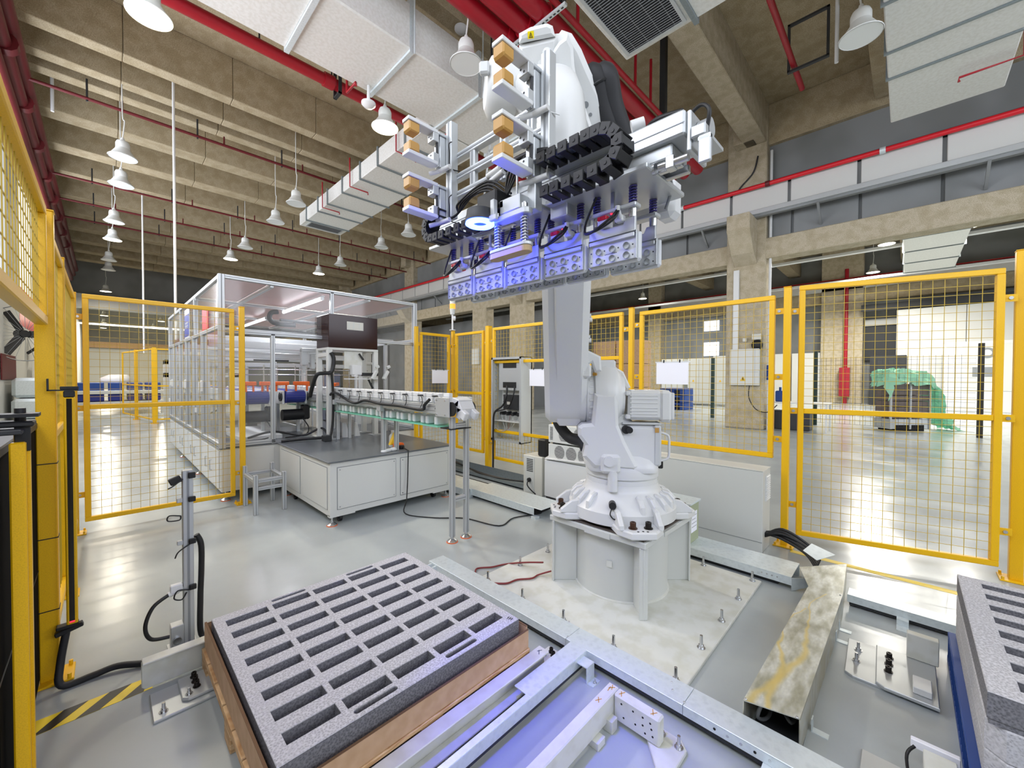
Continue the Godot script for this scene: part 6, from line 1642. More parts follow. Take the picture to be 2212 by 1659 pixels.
	for x in [1.38, 1.82]:
		var b := thing("belt_conveyor", ["blue belt conveyor behind the glass at the left of the machine", "blue belt conveyor in the open bay of the machine"][k], "conveyor", Vector3(x, 0.605, 0), 0.0, "blue belts inside the machine")
		var prof := arc(Vector2(-5.95, 0.52), 0.085, -PI / 2, PI / 2, 10)
		prof.append_array(arc(Vector2(-9.4, 0.52), 0.085, PI / 2, 3 * PI / 2, 10))
		part(b, "belt", mb().prism(prof, 0.24, Transform3D(Basis(Vector3(0, 0, 1), Vector3.UP, Vector3(-1, 0, 0)), Vector3.ZERO), 0.004, true), M.blue, "blue belt")
		var se := mb()
		for i in 7:
			se.bar(Vector3(-0.121, 0.52 + sin(-1.2 + i * 0.4) * 0.086, -5.95 + cos(-1.2 + i * 0.4) * 0.086), Vector3(0.121, 0.52 + sin(-1.2 + i * 0.4) * 0.086, -5.95 + cos(-1.2 + i * 0.4) * 0.086), 0.002, 0.002)
		part(b, "belt_seam", se, M.labelgrey, "", "stuff")
		for s in [-1.0, 1.0]:
			part(b, "side_plate", mb().bx(s * 0.125 - 0.006 * 0, s * 0.125 + s * 0.03, 0.42, 0.6, -9.4, -5.93, 0.006), M.white)
			part(b, "bearing", mb().cyl(Vector3(s * 0.155, 0.52, -5.98), Vector3(s * 0.175, 0.52, -5.98), 0.06, 0.06, 20).cyl(Vector3(s * 0.175, 0.52, -5.98), Vector3(s * 0.185, 0.52, -5.98), 0.03, 0.03, 14), M.dark)
			part(b, "leg", mb().bx(s * 0.13 - 0.02, s * 0.13 + 0.02, 0, 0.43, -6.25, -6.21, 0.003), M.alum)
		part(b, "motor", mb().cyl(Vector3(-0.14, 0.27, -6.0), Vector3(0.12, 0.27, -6.0), 0.075, 0.075, 20).box(Vector3(0.15, 0.3, -6.0), Vector3(0.09, 0.2, 0.15), 0.02), M.black, "black motor")
		part(b, "cable", mb().tube([Vector3(0.1, 0.22, -5.95), Vector3(0.13, 0.1, -5.8), Vector3(0.05, 0.02, -5.7), Vector3(-0.2, 0.012, -5.65)], 0.008, 6), M.black)
		k += 1
	k = 0
	for q in [[1.22, 1.36], [1.4, 1.52], [1.56, 1.74], [1.8, 2.0]]:
		lone("orange_guide", ["leftmost orange guide block above the blue belts", "second orange guide block above the blue belts", "orange guide block over the open bay's blue belt", "orange guide block nearest the white conveyor chain"][k], "guide", mb().bx(q[0], q[1], 1.28, 1.33, -5.95, -5.89, 0.006).bx(q[0] + 0.02, q[0] + 0.04, 1.2, 1.28, -5.93, -5.91).bx(q[1] - 0.04, q[1] - 0.02, 1.2, 1.28, -5.93, -5.91), M.orange, "orange guides in the machine")
		k += 1
	var og := thing("orange_guide_rail", "long orange guide rail running behind the white carrier chain", "guide", Vector3(2.34, 1.26, -6.2))
	part(og, "rail", mb().box(Vector3(0.0, 0.02, -0.9), Vector3(0.05, 0.05, 1.6), 0.006, Basis(Vector3.UP, -0.28)).box(Vector3(0.12, 0.02, 0.05), Vector3(0.05, 0.05, 0.4), 0.006, Basis(Vector3.UP, -0.5)), M.orange)
	part(og, "foot", mb().bx(-0.01, 0.01, -0.65, 0.0, -0.6, -0.58), M.alum)
	part(og, "foot", mb().bx(0.1, 0.12, -0.65, 0.0, 0.0, 0.02), M.alum)
	var ga := thing("inner_gantry", "white transfer gantry with cross rails and slim uprights inside the machine", "gantry")
	for q in [[-5.9, 1.97, 0.05], [-6.6, 1.86, 0.07], [-6.7, 1.72, 0.06], [-7.2, 1.98, 0.06], [-7.6, 1.6, 0.05], [-8.5, 1.9, 0.06], [-9.2, 1.75, 0.05]]:
		part(ga, "cross_beam", mb().bx(0.98, 3.26, q[1] - q[2], q[1] + q[2] * 0.4, q[0] - 0.03, q[0] + 0.03, 0.005), M.alum)
	part(ga, "black_strip", mb().bx(1.0, 2.2, 1.995, 2.01, -5.9, -5.86), M.black)
	part(ga, "black_strip", mb().bx(1.5, 1.95, 1.62, 1.64, -6.66, -6.62), M.black)
	for i in 16:
		part(ga, "upright", mb().bx(1.02 + i * 0.14, 1.045 + i * 0.14, 0.605, 1.62, -7.0 - (i % 3) * 0.55, -6.975 - (i % 3) * 0.55, 0.002), M.alum)
	for i in 11:
		part(ga, "thin_post", mb().cyl(Vector3(1.1 + i * 0.19, 1.1, -6.05 - (i % 2) * 0.12), Vector3(1.1 + i * 0.19, 1.55, -6.05 - (i % 2) * 0.12), 0.009, 0.009, 8), M.steel)
	part(ga, "thin_rail", mb().cyl(Vector3(1.0, 1.49, -6.03), Vector3(2.9, 1.49, -6.03), 0.008, 0.008, 8), M.steel)
	part(ga, "thin_rail", mb().cyl(Vector3(1.0, 1.42, -6.2), Vector3(2.9, 1.42, -6.2), 0.008, 0.008, 8), M.steel)
	part(ga, "energy_chain", mb().tube([Vector3(1.85, 2.1, -6.0), Vector3(1.62, 2.1, -6.0), Vector3(1.54, 2.16, -6.0), Vector3(1.56, 2.24, -6.0), Vector3(1.64, 2.26, -6.0)], 0.03, 8), M.rubber, "black energy chain")
	part(ga, "energy_chain", mb().bx(1.66, 2.6, 2.14, 2.17, -6.03, -5.97, 0.004), M.dark)
	part(ga, "head", mb().bx(1.86, 1.95, 1.55, 1.75, -5.85, -5.78, 0.004).bx(1.98, 2.03, 1.5, 1.7, -5.85, -5.78, 0.004).bx(1.88, 1.91, 1.45, 1.55, -5.83, -5.8).bx(1.86, 2.04, 1.73, 1.78, -5.86, -5.77, 0.004), M.alum)
	part(ga, "big_column", mb().cyl(Vector3(3.1, 0.605, -6.6), Vector3(3.1, 1.85, -6.6), 0.13, 0.13, 24).bx(2.92, 3.28, 1.6, 1.64, -6.75, -6.45, 0.005).bx(2.98, 3.22, 1.8, 1.86, -6.7, -6.5, 0.005), M.cabinet)
	part(ga, "dark_cabinet", mb().bx(2.75, 3.0, 0.62, 1.45, -7.6, -7.3, 0.01), M.labelgrey)
	part(ga, "white_cassette", mb().bx(1.15, 1.6, 0.605, 0.66, -6.9, -5.7, 0.004), M.white)
	part(ga, "white_cassette", mb().bx(1.62, 2.0, 0.605, 0.68, -7.0, -6.3, 0.004), M.white)
	part(ga, "cable", mb().tube([Vector3(1.2, 0.66, -5.6), Vector3(1.5, 0.7, -5.7), Vector3(1.8, 0.64, -5.55), Vector3(2.0, 0.72, -5.5), Vector3(2.02, 0.64, -5.3)], 0.014, 7), M.black)
	part(ga, "cable", mb().tube([Vector3(1.46, 0.63, -5.25), Vector3(1.7, 0.64, -5.2), Vector3(1.95, 0.64, -5.12)], 0.018, 7), M.black)

func build_table() -> void:
	var o := thing("machine_table", "low white cabinet table with a dark steel top in front of the machine", "table")
	part(o, "top", mb().bx(1.44, 2.87, 0.592, 0.607, -5.32, -3.78, 0.003), M.tabletop)
	part(o, "body", mb().bx(1.46, 2.85, 0.09, 0.592, -5.31, -3.8, 0.004), M.offwhite)
	for q in [[1.53, 2.13], [2.19, 2.8]]:
		var fc := part(o, "front_cover", mb().bx(q[0], q[1], 0.15, 0.54, -3.799, -3.793, 0.002), M.offwhite)
		part(o, "cover_gap", mb().bx(q[0] - 0.006, q[1] + 0.006, 0.144, 0.546, -3.8, -3.7985), M.alum_groove)
		for p in [Vector2(q[0] + 0.02, 0.17), Vector2(q[1] - 0.02, 0.17), Vector2(q[0] + 0.02, 0.52), Vector2(q[1] - 0.02, 0.52)]:
			part(fc, "screw", mb().cyl(Vector3(p.x, p.y, -3.793), Vector3(p.x, p.y, -3.79), 0.006, 0.006, 8), M.steel)
	for q in [[-4.5, -3.86], [-5.25, -4.6]]:
		part(o, "side_cover", mb().bx(1.453, 1.459, 0.15, 0.54, q[0], q[1], 0.002), M.offwhite)
		part(o, "cover_gap", mb().bx(1.4585, 1.46, 0.144, 0.546, q[0] - 0.006, q[1] + 0.006), M.alum_groove)
	part(o, "toe_rail", mb().bx(1.46, 1.7, 0.08, 0.1, -3.86, -3.8), M.offwhite)
	part(o, "toe_rail", mb().bx(2.6, 2.85, 0.08, 0.1, -3.86, -3.8), M.offwhite)
	for p in [Vector3(1.49, 0, -3.83), Vector3(2.8, 0, -3.84), Vector3(1.5, 0, -5.2)]:
		levelling_foot(o, p, 0.09)
	for p in [Vector3(1.59, 0, -3.9), Vector3(2.68, 0, -3.92), Vector3(1.52, 0, -4.95)]:
		caster(o, p)
	# inspection gantry with the brown screen box
	var g := thing("inspection_gantry", "white painted gantry straddling the conveyor on the dark table top", "gantry")
	for q in [[1.99, -5.18], [1.99, -5.52], [2.6, -5.18], [2.6, -5.52]]:
		part(g, "leg", mb().bx(q[0] - 0.03, q[0] + 0.03, 0.617, 1.735, q[1] - 0.03, q[1] + 0.03, 0.004), M.offwhite)
		part(g, "foot_plate", mb().bx(q[0] - 0.07, q[0] + 0.07, 0.607, 0.617, q[1] - 0.07, q[1] + 0.07, 0.002), M.alum)
	part(g, "top_frame", mb().bx(1.96, 2.63, 1.735, 1.765, -5.55, -5.15, 0.004), M.offwhite)
	part(g, "tie_bar", mb().bx(1.965, 2.015, 1.65, 1.7, -5.52, -5.18, 0.004), M.offwhite)
	part(g, "camera_plate", mb().bx(2.18, 2.42, 1.5, 1.73, -5.2, -5.185, 0.003), M.plate)
	part(g, "camera", mb().bx(2.25, 2.38, 1.42, 1.55, -5.18, -5.1, 0.008).cyl(Vector3(2.3, 1.4, -5.14), Vector3(2.3, 1.44, -5.14), 0.04, 0.04, 16), M.white)
	part(g, "light_bar", mb().bx(2.2, 2.6, 1.36, 1.375, -5.25, -5.1, 0.003).bx(2.38, 2.6, 1.4, 1.45, -5.2, -5.17, 0.003), M.white)
	part(g, "black_arm", mb().bar(Vector3(2.4, 1.43, -5.15), Vector3(2.62, 1.43, -5.15), 0.03, 0.04).bar(Vector3(2.48, 1.38, -5.15), Vector3(2.55, 1.24, -5.15), 0.02, 0.02).bar(Vector3(2.42, 1.62, -5.15), Vector3(2.36, 1.7, -5.15), 0.02, 0.02), M.black)
	for x in [2.5, 2.66]:
		part(g, "reader", mb().box(Vector3(x, 1.42, -5.0), Vector3(0.04, 0.13, 0.05), 0.006, Basis(Vector3.BACK, -0.5)).box(Vector3(x + 0.05, 1.53, -5.02), Vector3(0.05, 0.04, 0.04), 0.006, Basis(Vector3.BACK, 0.5)), M.cabinet)
	part(g, "hose", mb().tube([Vector3(1.99, 1.7, -5.13), Vector3(2.02, 1.62, -5.12), Vector3(1.99, 1.46, -5.11), Vector3(1.9, 1.44, -5.12), Vector3(1.82, 1.42, -5.12), Vector3(1.8, 1.3, -5.2), Vector3(1.8, 1.15, -5.3)], 0.024, 8).tube([Vector3(1.99, 1.46, -5.11), Vector3(2.01, 1.2, -5.12), Vector3(2.01, 0.9, -5.12), Vector3(1.98, 0.7, -5.1), Vector3(1.93, 0.63, -5.05)], 0.016, 8), M.black)
	part(g, "cable_box", mb().bx(1.86, 1.95, 0.607, 0.68, -5.1, -5.0, 0.006), M.dark)
	var b := thing("screen_box", "dark brown tinted acrylic box on top of the white gantry", "box", Vector3(1.97, 1.765, -5.55))
	part(b, "shell", mb().bx(0, 0.65, 0, 0.42, 0, 0.4, 0.004), M.brown)
	var wd := part(b, "window", mb().bx(0.23, 0.45, 0.24, 0.345, 0.4, 0.402), M.screenwhite, "pale window")
	part(wd, "window_stripe", mb().bx(0.25, 0.262, 0.25, 0.335, 0.402, 0.403).bx(0.31, 0.325, 0.25, 0.335, 0.402, 0.403).bx(0.39, 0.398, 0.25, 0.335, 0.402, 0.403), M.cabinet)
	# white carrier conveyor
	var c := thing("carrier_conveyor", "conveyor of white plastic carriers on aluminium legs, reaching out over the table", "conveyor")
	for x in [2.04, 2.22]:
		part(c, "side_profile", mb().bx(x - 0.016, x + 0.016, 1.075, 1.165, -8.5, -2.82, 0.004), M.alum)
		part(c, "profile_groove", mb().bx(x - 0.0175, x - 0.016, 1.1, 1.106, -8.5, -2.82).bx(x - 0.0175, x - 0.016, 1.135, 1.141, -8.5, -2.82), M.alum_groove)
	var carrier := mb().bx(-0.075, 0.075, 0.0, 0.05, -0.05, 0.05, 0.004).bx(-0.075, -0.035, 0.05, 0.085, -0.045, 0.045, 0.004).bx(0.035, 0.075, 0.05, 0.085, -0.045, 0.045, 0.004).mesh()
	for i in 46:
		share(c, "carrier", carrier, M.white, "white carrier block", "", Vector3(2.13, 1.168, -2.96 - i * 0.112))
	var under := mb().bx(-0.07, 0.07, 0.0, 0.075, -0.022, 0.022, 0.008).mesh()
	for i in 34:
		share(c, "return_carrier", under, M.white, "", "", Vector3(2.13, 0.972, -2.98 - i * 0.11 - (0.03 if i % 2 else 0.0)))
	part(c, "green_slide", mb().bx(2.03, 2.24, 0.958, 0.966, -7.0, -2.9, 0.001), M.green, "pale green slide strip")
	part(c, "drive_plate", mb().bx(2.005, 2.015, 1.06, 1.225, -2.9, -2.7, 0.004), M.alum)
	part(c, "drive_plate", mb().bx(2.245, 2.255, 1.06, 1.225, -2.9, -2.7, 0.004), M.alum)
	for q in [Vector2(1.08, -2.88), Vector2(1.08, -2.76), Vector2(1.2, -2.88), Vector2(1.2, -2.76)]:
		part(c, "plate_screw", mb().cyl(Vector3(2.005, q.x, q.y), Vector3(2.0, q.x, q.y), 0.008, 0.008, 8), M.steel)
	for x in [2.018, 2.225]:
		part(c, "drive_sprocket", mb().cyl(Vector3(x, 1.13, -2.7), Vector3(x + 0.017, 1.13, -2.7), 0.06, 0.06, 24), M.black, "black sprocket")
	for k in 3:
		var a := 1.35 - k * 0.8
		part(c, "end_carrier", mb().box(Vector3(2.13, 1.115 + sin(a) * 0.075, -2.7 + cos(a) * 0.06), Vector3(0.15, 0.09, 0.06), 0.004, Basis(Vector3.RIGHT, -a)), M.white, "white carrier turning round the end")
	for x in [2.075, 2.185]:
		part(c, "end_block", mb().box(Vector3(x, 1.085, -2.59), Vector3(0.045, 0.07, 0.07), 0.006, Basis(Vector3.RIGHT, 0.5)), M.white)
	part(c, "scraper", mb().bx(2.03, 2.24, 0.955, 0.965, -2.86, -2.7), M.black)
	for x in [2.06, 2.21]:
		ext(c, Vector3(x, 0.045, -2.73), Vector3(x, 1.06, -2.73), 0.042, "leg")
		levelling_foot(c, Vector3(x, 0, -2.73), 0.05)
		ext(c, Vector3(x, 0.607, -3.92), Vector3(x, 1.075, -3.92), 0.042, "leg")
		ext(c, Vector3(x, 0.607, -5.1), Vector3(x, 1.075, -5.1), 0.035, "leg")
	for y in [0.36, 0.985]:
		ext(c, Vector3(2.08, y, -2.73), Vector3(2.19, y, -2.73), 0.04, "cross_tie")
	part(c, "mount_block", mb().bx(2.0, 2.05, 1.04, 1.12, -3.96, -3.88, 0.004), M.alum)
	part(c, "mount_block", mb().bx(2.0, 2.05, 1.05, 1.11, -5.13, -5.07, 0.004), M.alum)
	part(c, "angle_foot", mb().prism([Vector2(0, 0.607), Vector2(0.09, 0.607), Vector2(0.04, 0.8), Vector2(0, 0.8)], 0.035, Transform3D(Basis(Vector3(1, 0, 0), Vector3.UP, Vector3(0, 0, 1)), Vector3(2.16, 0, -5.2)), 0.002), M.white)
	part(c, "angle_foot", mb().prism([Vector2(0, 0.607), Vector2(0.07, 0.607), Vector2(0.03, 0.79), Vector2(0, 0.79)], 0.035, Transform3D(Basis.IDENTITY, Vector3(2.33, 0, -5.22)), 0.002), M.white)
	part(c, "loom", mb().tube([Vector3(2.0, 1.2, -2.98), Vector3(1.995, 1.15, -3.05), Vector3(1.995, 1.105, -3.1), Vector3(1.99, 1.12, -3.5), Vector3(1.99, 1.12, -3.85), Vector3(1.99, 1.14, -4.2), Vector3(1.99, 1.1, -4.5), Vector3(1.99, 1.2, -5.0), Vector3(1.99, 1.13, -5.2), Vector3(2.0, 0.9, -5.3), Vector3(2.0, 0.66, -5.25), Vector3(1.94, 0.63, -5.15)], 0.014, 8), M.black, "black cable loom")
	var sen := mb().bx(-0.012, 0.0, -0.03, 0.03, -0.01, 0.01, 0.002).bx(-0.014, 0.0, -0.01, 0.0, -0.016, 0.016, 0.001).mesh()
	var hd := mb().bx(-0.012, 0.03, 0.03, 0.042, -0.016, 0.016, 0.002).mesh()
	var wi := mb().tube([Vector3(-0.006, 0.035, 0.01), Vector3(-0.01, 0.02, 0.05), Vector3(-0.01, -0.03, 0.06), Vector3(-0.012, -0.075, 0.03)], 0.0035, 5).mesh()
	for z in [-2.94, -3.17, -3.44, -3.68, -3.93, -4.18, -4.44, -4.69, -4.95, -5.22]:
		share(c, "sensor", sen, M.alum, "", "", Vector3(2.02, 1.195, z))
		share(c, "sensor_head", hd, M.dark, "", "", Vector3(2.02, 1.195, z))
		share(c, "sensor_wire", wi, M.black, "", "", Vector3(2.02, 1.195, z))
	var st := thing("extrusion_stool", "low square stand of bare aluminium extrusions beside the table", "stand", Vector3(1.06, 0, -5.08))
	for q in [Vector2(0, 0), Vector2(0.26, 0), Vector2(0, 0.42), Vector2(0.26, 0.42)]:
		ext(st, Vector3(q.x, 0, q.y), Vector3(q.x, 0.43 if q.y < 0.2 else 0.4, q.y), 0.04, "leg")
	for y in [0.34, 0.26]:
		ext(st, Vector3(0.02, y, 0.42), Vector3(0.24, y, 0.42), 0.035, "rail")
	ext(st, Vector3(0.02, 0.34, 0), Vector3(0.24, 0.34, 0), 0.035, "rail")
	for x in [0.0, 0.26]:
		ext(st, Vector3(x, 0.34, 0.02), Vector3(x, 0.34, 0.4), 0.035, "rail")
	var pt := thing("power_tool", "orange and yellow plug box standing on the table's front edge", "tool", Vector3(2.28, 0.607, -4.0))
	part(pt, "body", mb().box(Vector3(0, 0.03, 0), Vector3(0.11, 0.06, 0.07), 0.012), M.orange)
	part(pt, "wedge", mb().prism([Vector2(-0.06, 0), Vector2(0.03, 0), Vector2(0.0, 0.13)], 0.05, Transform3D(Basis.IDENTITY, Vector3(-0.02, 0.04, -0.06)), 0.005), mat(Color("f0c21a"), 0.4))
	part(pt, "plug", mb().box(Vector3(0.01, 0.02, 0.05), Vector3(0.05, 0.04, 0.05), 0.008), M.black)
	part(pt, "lead", mb().tube([Vector3(0.01, 0.02, 0.07), Vector3(0.0, 0.0, 0.2), Vector3(-0.02, -0.02, 0.235), Vector3(-0.03, -0.3, 0.24), Vector3(-0.06, -0.5, 0.27), Vector3(-0.15, -0.595, 0.4), Vector3(0.0, -0.599, 0.7), Vector3(0.2, -0.599, 0.92), Vector3(0.3, -0.599, 1.3), Vector3(0.55, -0.599, 1.25), Vector3(0.85, -0.599, 1.35), Vector3(0.9, -0.599, 1.2)], 0.006, 6), M.black, "black mains lead")
	lone("spray_bottle", "small white bottle on the table behind the orange plug box", "bottle", mb().lathe([Vector2(0, 0), Vector2(0.04, 0), Vector2(0.042, 0.01), Vector2(0.042, 0.12), Vector2(0.02, 0.15), Vector2(0.022, 0.152), Vector2(0.022, 0.18), Vector2(0, 0.18)], Vector3.ZERO, Vector3.UP, 20), M.white, "", Vector3(2.3, 0.607, -4.16))
	lone("cleaning_rag", "crumpled white rag lying on the table edge", "rag", mb().ball(Vector3(0, 0.012, 0), 0.07, Vector3(1.2, 0.25, 0.6), 12).ball(Vector3(0.07, 0.016, 0.02), 0.045, Vector3(1, 0.45, 0.9), 10).ball(Vector3(-0.06, 0.012, 0.02), 0.04, Vector3(1, 0.35, 0.8), 10), M.white, "", Vector3(2.1, 0.605, -3.92), 0.3)
	lone("red_cable", "thin dark red twin cable looped on the floor and base plate left of the pedestal", "cable", mb().tube([Vector3(2.15, 0.1, -1.8), Vector3(2.12, 0.06, -1.95), Vector3(2.08, 0.012, -2.1), Vector3(1.98, 0.01, -2.14), Vector3(1.88, 0.01, -2.2), Vector3(1.8, 0.01, -2.1), Vector3(1.79, 0.025, -1.98), Vector3(1.86, 0.028, -1.88), Vector3(1.95, 0.028, -1.86), Vector3(2.03, 0.03, -1.8), Vector3(2.1, 0.03, -1.8), Vector3(2.14, 0.07, -1.72)], 0.006, 6), M.redcable)

func build_controls() -> void:
	# open control box hung in the fence, from behind
	var h := thing("control_box", "open-backed grey control box with cables, set into the yellow fence", "control box", Vector3(3.95, 0.49, -4.3))
	part(h, "shell", mb().bx(0.0, 0.22, 0, 1.19, 0, 0.012).bx(0, 0.22, 0, 1.19, 0.578, 0.59).bx(0, 0.22, 0, 0.012, 0, 0.59).bx(0, 0.22, 1.178, 1.19, 0, 0.59).bx(0.2, 0.22, 0, 1.19, 0, 0.59), M.cabinet)
	part(h, "rim", mb().bx(-0.006, 0.0, 0, 1.19, 0, 0.03).bx(-0.006, 0.0, 0, 1.19, 0.56, 0.59).bx(-0.006, 0, 0, 0.03, 0, 0.59).bx(-0.006, 0, 1.16, 1.19, 0, 0.59), M.alum)
	part(h, "screen_back", mb().bx(0.06, 0.19, 0.72, 1.15, 0.09, 0.52, 0.006), M.alum)
	part(h, "vent_slot", mb().bx(0.055, 0.06, 1.04, 1.11, 0.18, 0.44), M.black)
	part(h, "vent_slot", mb().bx(0.055, 0.06, 0.76, 0.84, 0.18, 0.44), M.black)
	part(h, "mount_plate", mb().bx(0.15, 0.19, 0.4, 0.72, 0.08, 0.55, 0.003), M.offwhite)
	part(h, "device", mb().bx(0.08, 0.15, 0.45, 0.66, 0.16, 0.46, 0.006), M.dark)
	part(h, "device_label", mb().bx(0.078, 0.08, 0.52, 0.56, 0.24, 0.3), M.screenwhite)
	for i in 4:
		part(h, "push_button", mb().cyl(Vector3(0.15, 0.39, 0.14 + i * 0.11), Vector3(0.06, 0.39, 0.14 + i * 0.11), 0.03, 0.026, 12), M.black)
	for i in 6:
		part(h, "hole", mb().cyl(Vector3(0.149, 0.46 + (i % 3) * 0.09, 0.11 if i < 3 else 0.52), Vector3(0.147, 0.46 + (i % 3) * 0.09, 0.11 if i < 3 else 0.52), 0.018, 0.018, 10), M.black)
	part(h, "ledge", mb().bx(0.02, 0.2, 0.28, 0.29, 0.03, 0.56), M.offwhite)
	part(h, "cable", mb().tube([Vector3(0.07, 0.8, 0.25), Vector3(0.02, 0.62, 0.28), Vector3(0.03, 0.5, 0.2), Vector3(-0.01, 0.4, 0.08), Vector3(-0.02, 0.2, 0.06), Vector3(-0.02, -0.2, 0.06), Vector3(-0.03, -0.42, 0.07)], 0.014, 7).tube([Vector3(0.07, 0.8, 0.4), Vector3(0.02, 0.65, 0.42), Vector3(0.04, 0.48, 0.3), Vector3(0.0, 0.42, 0.1)], 0.01, 7), M.black)
	for i in 5:
		part(h, "wire", mb().tube([Vector3(0.06, 0.38, 0.15 + i * 0.09), Vector3(0.04, 0.28, 0.2 + i * 0.06), Vector3(0.03, 0.16 + i * 0.01, 0.25 + i * 0.03), Vector3(0.03, 0.14, 0.16), Vector3(0.0, 0.2, 0.05)], 0.0025, 5), M.redcable if i == 2 else M.alum)
	# robot controllers standing along the fence
	var a := thing("white_cabinet", "long low pale grey cabinet with a louvred end at the fence foot behind the robot", "cabinet", Vector3(3.66, 0, -2.0))
	part(a, "body", mb().bx(0, 0.24, 0.0, 0.655, 0, 1.2, 0.004), M.cabinet)
	part(a, "lid", mb().bx(-0.003, 0.243, 0.655, 0.66, -0.003, 1.203, 0.002), M.cabinet)
	part(a, "plinth_line", mb().bx(-0.001, 0.0, 0.085, 0.089, 0, 1.2), M.alum_groove)
	part(a, "vent_frame", mb().bx(0.08, 0.2, 0.4, 0.61, 1.2, 1.206, 0.002), M.white)
	for i in 13:
		part(a, "louvre_slat", mb().box(Vector3(0.14, 0.412 + i * 0.0155, 1.209), Vector3(0.11, 0.008, 0.008), 0.001, Basis(Vector3.RIGHT, 0.5)), M.white)
	var cb := thing("cable_bundle", "bundle of black cables leaving the low cabinet's corner towards the wide trunk", "cable", Vector3(3.75, 0, -0.8))
	for i in 6:
		part(cb, "cable", mb().tube([Vector3(0.02 * (i % 3), 0.14 - 0.02 * (i / 3), 0.0), Vector3(-0.03 + 0.02 * (i % 3), 0.14 + 0.012 * i, 0.12), Vector3(-0.1 + 0.03 * i, 0.1 + 0.01 * (i % 2), 0.28), Vector3(-0.2 + 0.03 * i, 0.05, 0.36)], 0.012, 7), M.black)
	var w := thing("white_cabinet", "low white box with a loose white sheet on it, left behind the robot", "cabinet", Vector3(3.56, 0, -2.97))
	part(w, "body", mb().bx(0, 0.3, 0.03, 0.45, 0, 0.9, 0.005), M.white)
	part(w, "plinth", mb().bx(0.01, 0.29, 0.0, 0.03, 0.02, 0.88), M.dark)
	part(w, "loose_sheet", mb().prism([Vector2(-0.02, 0), Vector2(0.18, -0.02), Vector2(0.06, 0.6), Vector2(-0.02, 0.55)], 0.012, Transform3D(Basis(Vector3(0.97, 0.22, 0), Vector3(0, 0.05, 1), Vector3(-0.22, 0.97, -0.05)).orthonormalized(), Vector3(0.0, 0.47, 0.02)), 0.002), M.white)
	for k in 2:
		var c := thing("power_supply_unit", ["white vented unit with three grilles, upper of the stack behind the robot", "white vented unit with two round fan grilles, lower of the stack behind the robot"][k], "control unit", Vector3(3.57, 0.66 if k == 0 else 0.455, -2.92))
		part(c, "case", mb().bx(0, 0.28, 0.0, 0.2 if k == 0 else 0.185, 0, 0.75, 0.004), M.offwhite)
		for z in [0.04, 0.62]:
			part(c, "foot", mb().bx(0.03, 0.25, -0.018, 0.0, z, z + 0.08), M.dark)
		var sl := mb()
		for g in 3:
			var zc: float = [0.045, 0.22, 0.42][g] if k == 0 else [0.16, 0.32, 0.48][g]
			for i in 12:
				var yy := 0.03 + i * 0.0125
				var hw: float = 0.02 if (k == 0 and g == 0) else 0.062
				if k == 1 and g < 2:
					hw = 0.07 * sqrt(maxf(0.05, 1.0 - pow((i - 5.5) / 6.0, 2)))
				elif g > 0:
					hw = 0.07 * sqrt(maxf(0.3, 1.0 - pow((i - 5.5) / 7.0, 2)))
				sl.bx(-0.0015, 0.0, yy, yy + 0.006, zc - hw, zc + hw)
		part(c, "vent_slots", sl, M.dark, "", "stuff")
	lone("black_adapter", "small black box standing on the pale power unit beside the fence", "box", mb().bx(-0.05, 0.05, 0, 0.2, -0.06, 0.06, 0.012), M.black, "", Vector3(3.66, 0.465, -3.06))
	var u := thing("power_unit", "pale grey slotted power unit on the floor left of the white box", "control unit", Vector3(3.58, 0, -3.32))
	part(u, "case", mb().bx(0, 0.25, 0.0, 0.46, 0, 0.3, 0.006), M.screenwhite)
	part(u, "front_frame", mb().bx(-0.004, 0.0, 0.02, 0.44, 0.04, 0.18, 0.001), M.cabinet)
	var us := mb()
	for i in 8:
		us.bx(-0.006, -0.004, 0.27 + i * 0.02, 0.28 + i * 0.02, 0.06, 0.16)
	part(u, "vent_slots", us, M.dark, "", "stuff")
	part(u, "plug", mb().cyl(Vector3(-0.03, 0.17, 0.11), Vector3(0, 0.17, 0.11), 0.025, 0.025, 12).tube([Vector3(-0.03, 0.17, 0.11), Vector3(-0.06, 0.12, 0.12), Vector3(-0.03, 0.06, 0.15), Vector3(0.0, 0.01, 0.2)], 0.008, 6), M.black)
	var gb := thing("junction_box", "grey junction box with a paper label, on the trunk behind the pedestal", "box", Vector3(3.2, 0.091, -1.5))
	part(gb, "body", mb().bx(0, 0.2, 0, 0.31, 0, 0.3, 0.005), M.labelgrey)
	part(gb, "lid", mb().bx(-0.01, 0.21, 0.31, 0.325, -0.01, 0.32, 0.003), M.galv)
	part(gb, "end_cover", mb().bx(0, 0.2, 0, 0.3, 0.3, 0.304, 0.002), M.olive)
	part(gb, "label", mb().bx(0.04, 0.16, 0.08, 0.24, 0.304, 0.306), M.paper, "white paper label")
	part(gb, "print_line", mb().bx(0.05, 0.15, 0.12, 0.123, 0.306, 0.3065).bx(0.05, 0.15, 0.15, 0.153, 0.306, 0.3065).bx(0.05, 0.13, 0.18, 0.183, 0.306, 0.3065).bx(0.05, 0.15, 0.21, 0.213, 0.306, 0.3065), M.dark)
	# papers hung on the fence, signal lamp
	sheet(Vector3(3.975, 1.335, -1.83), 0.32, 0.215, PI / 2, "white paper sheet in a clear sleeve on the fence above the low cabinet")
	sheet(Vector3(3.975, 1.285, -3.58), 0.3, 0.21, PI / 2, "white paper sheet on the fence between control box and robot")
	sheet(Vector3(3.58, 1.3, -5.265), 0.3, 0.2, 0.0, "white paper sheet hung on the narrow fence panel left of the signal lamp")
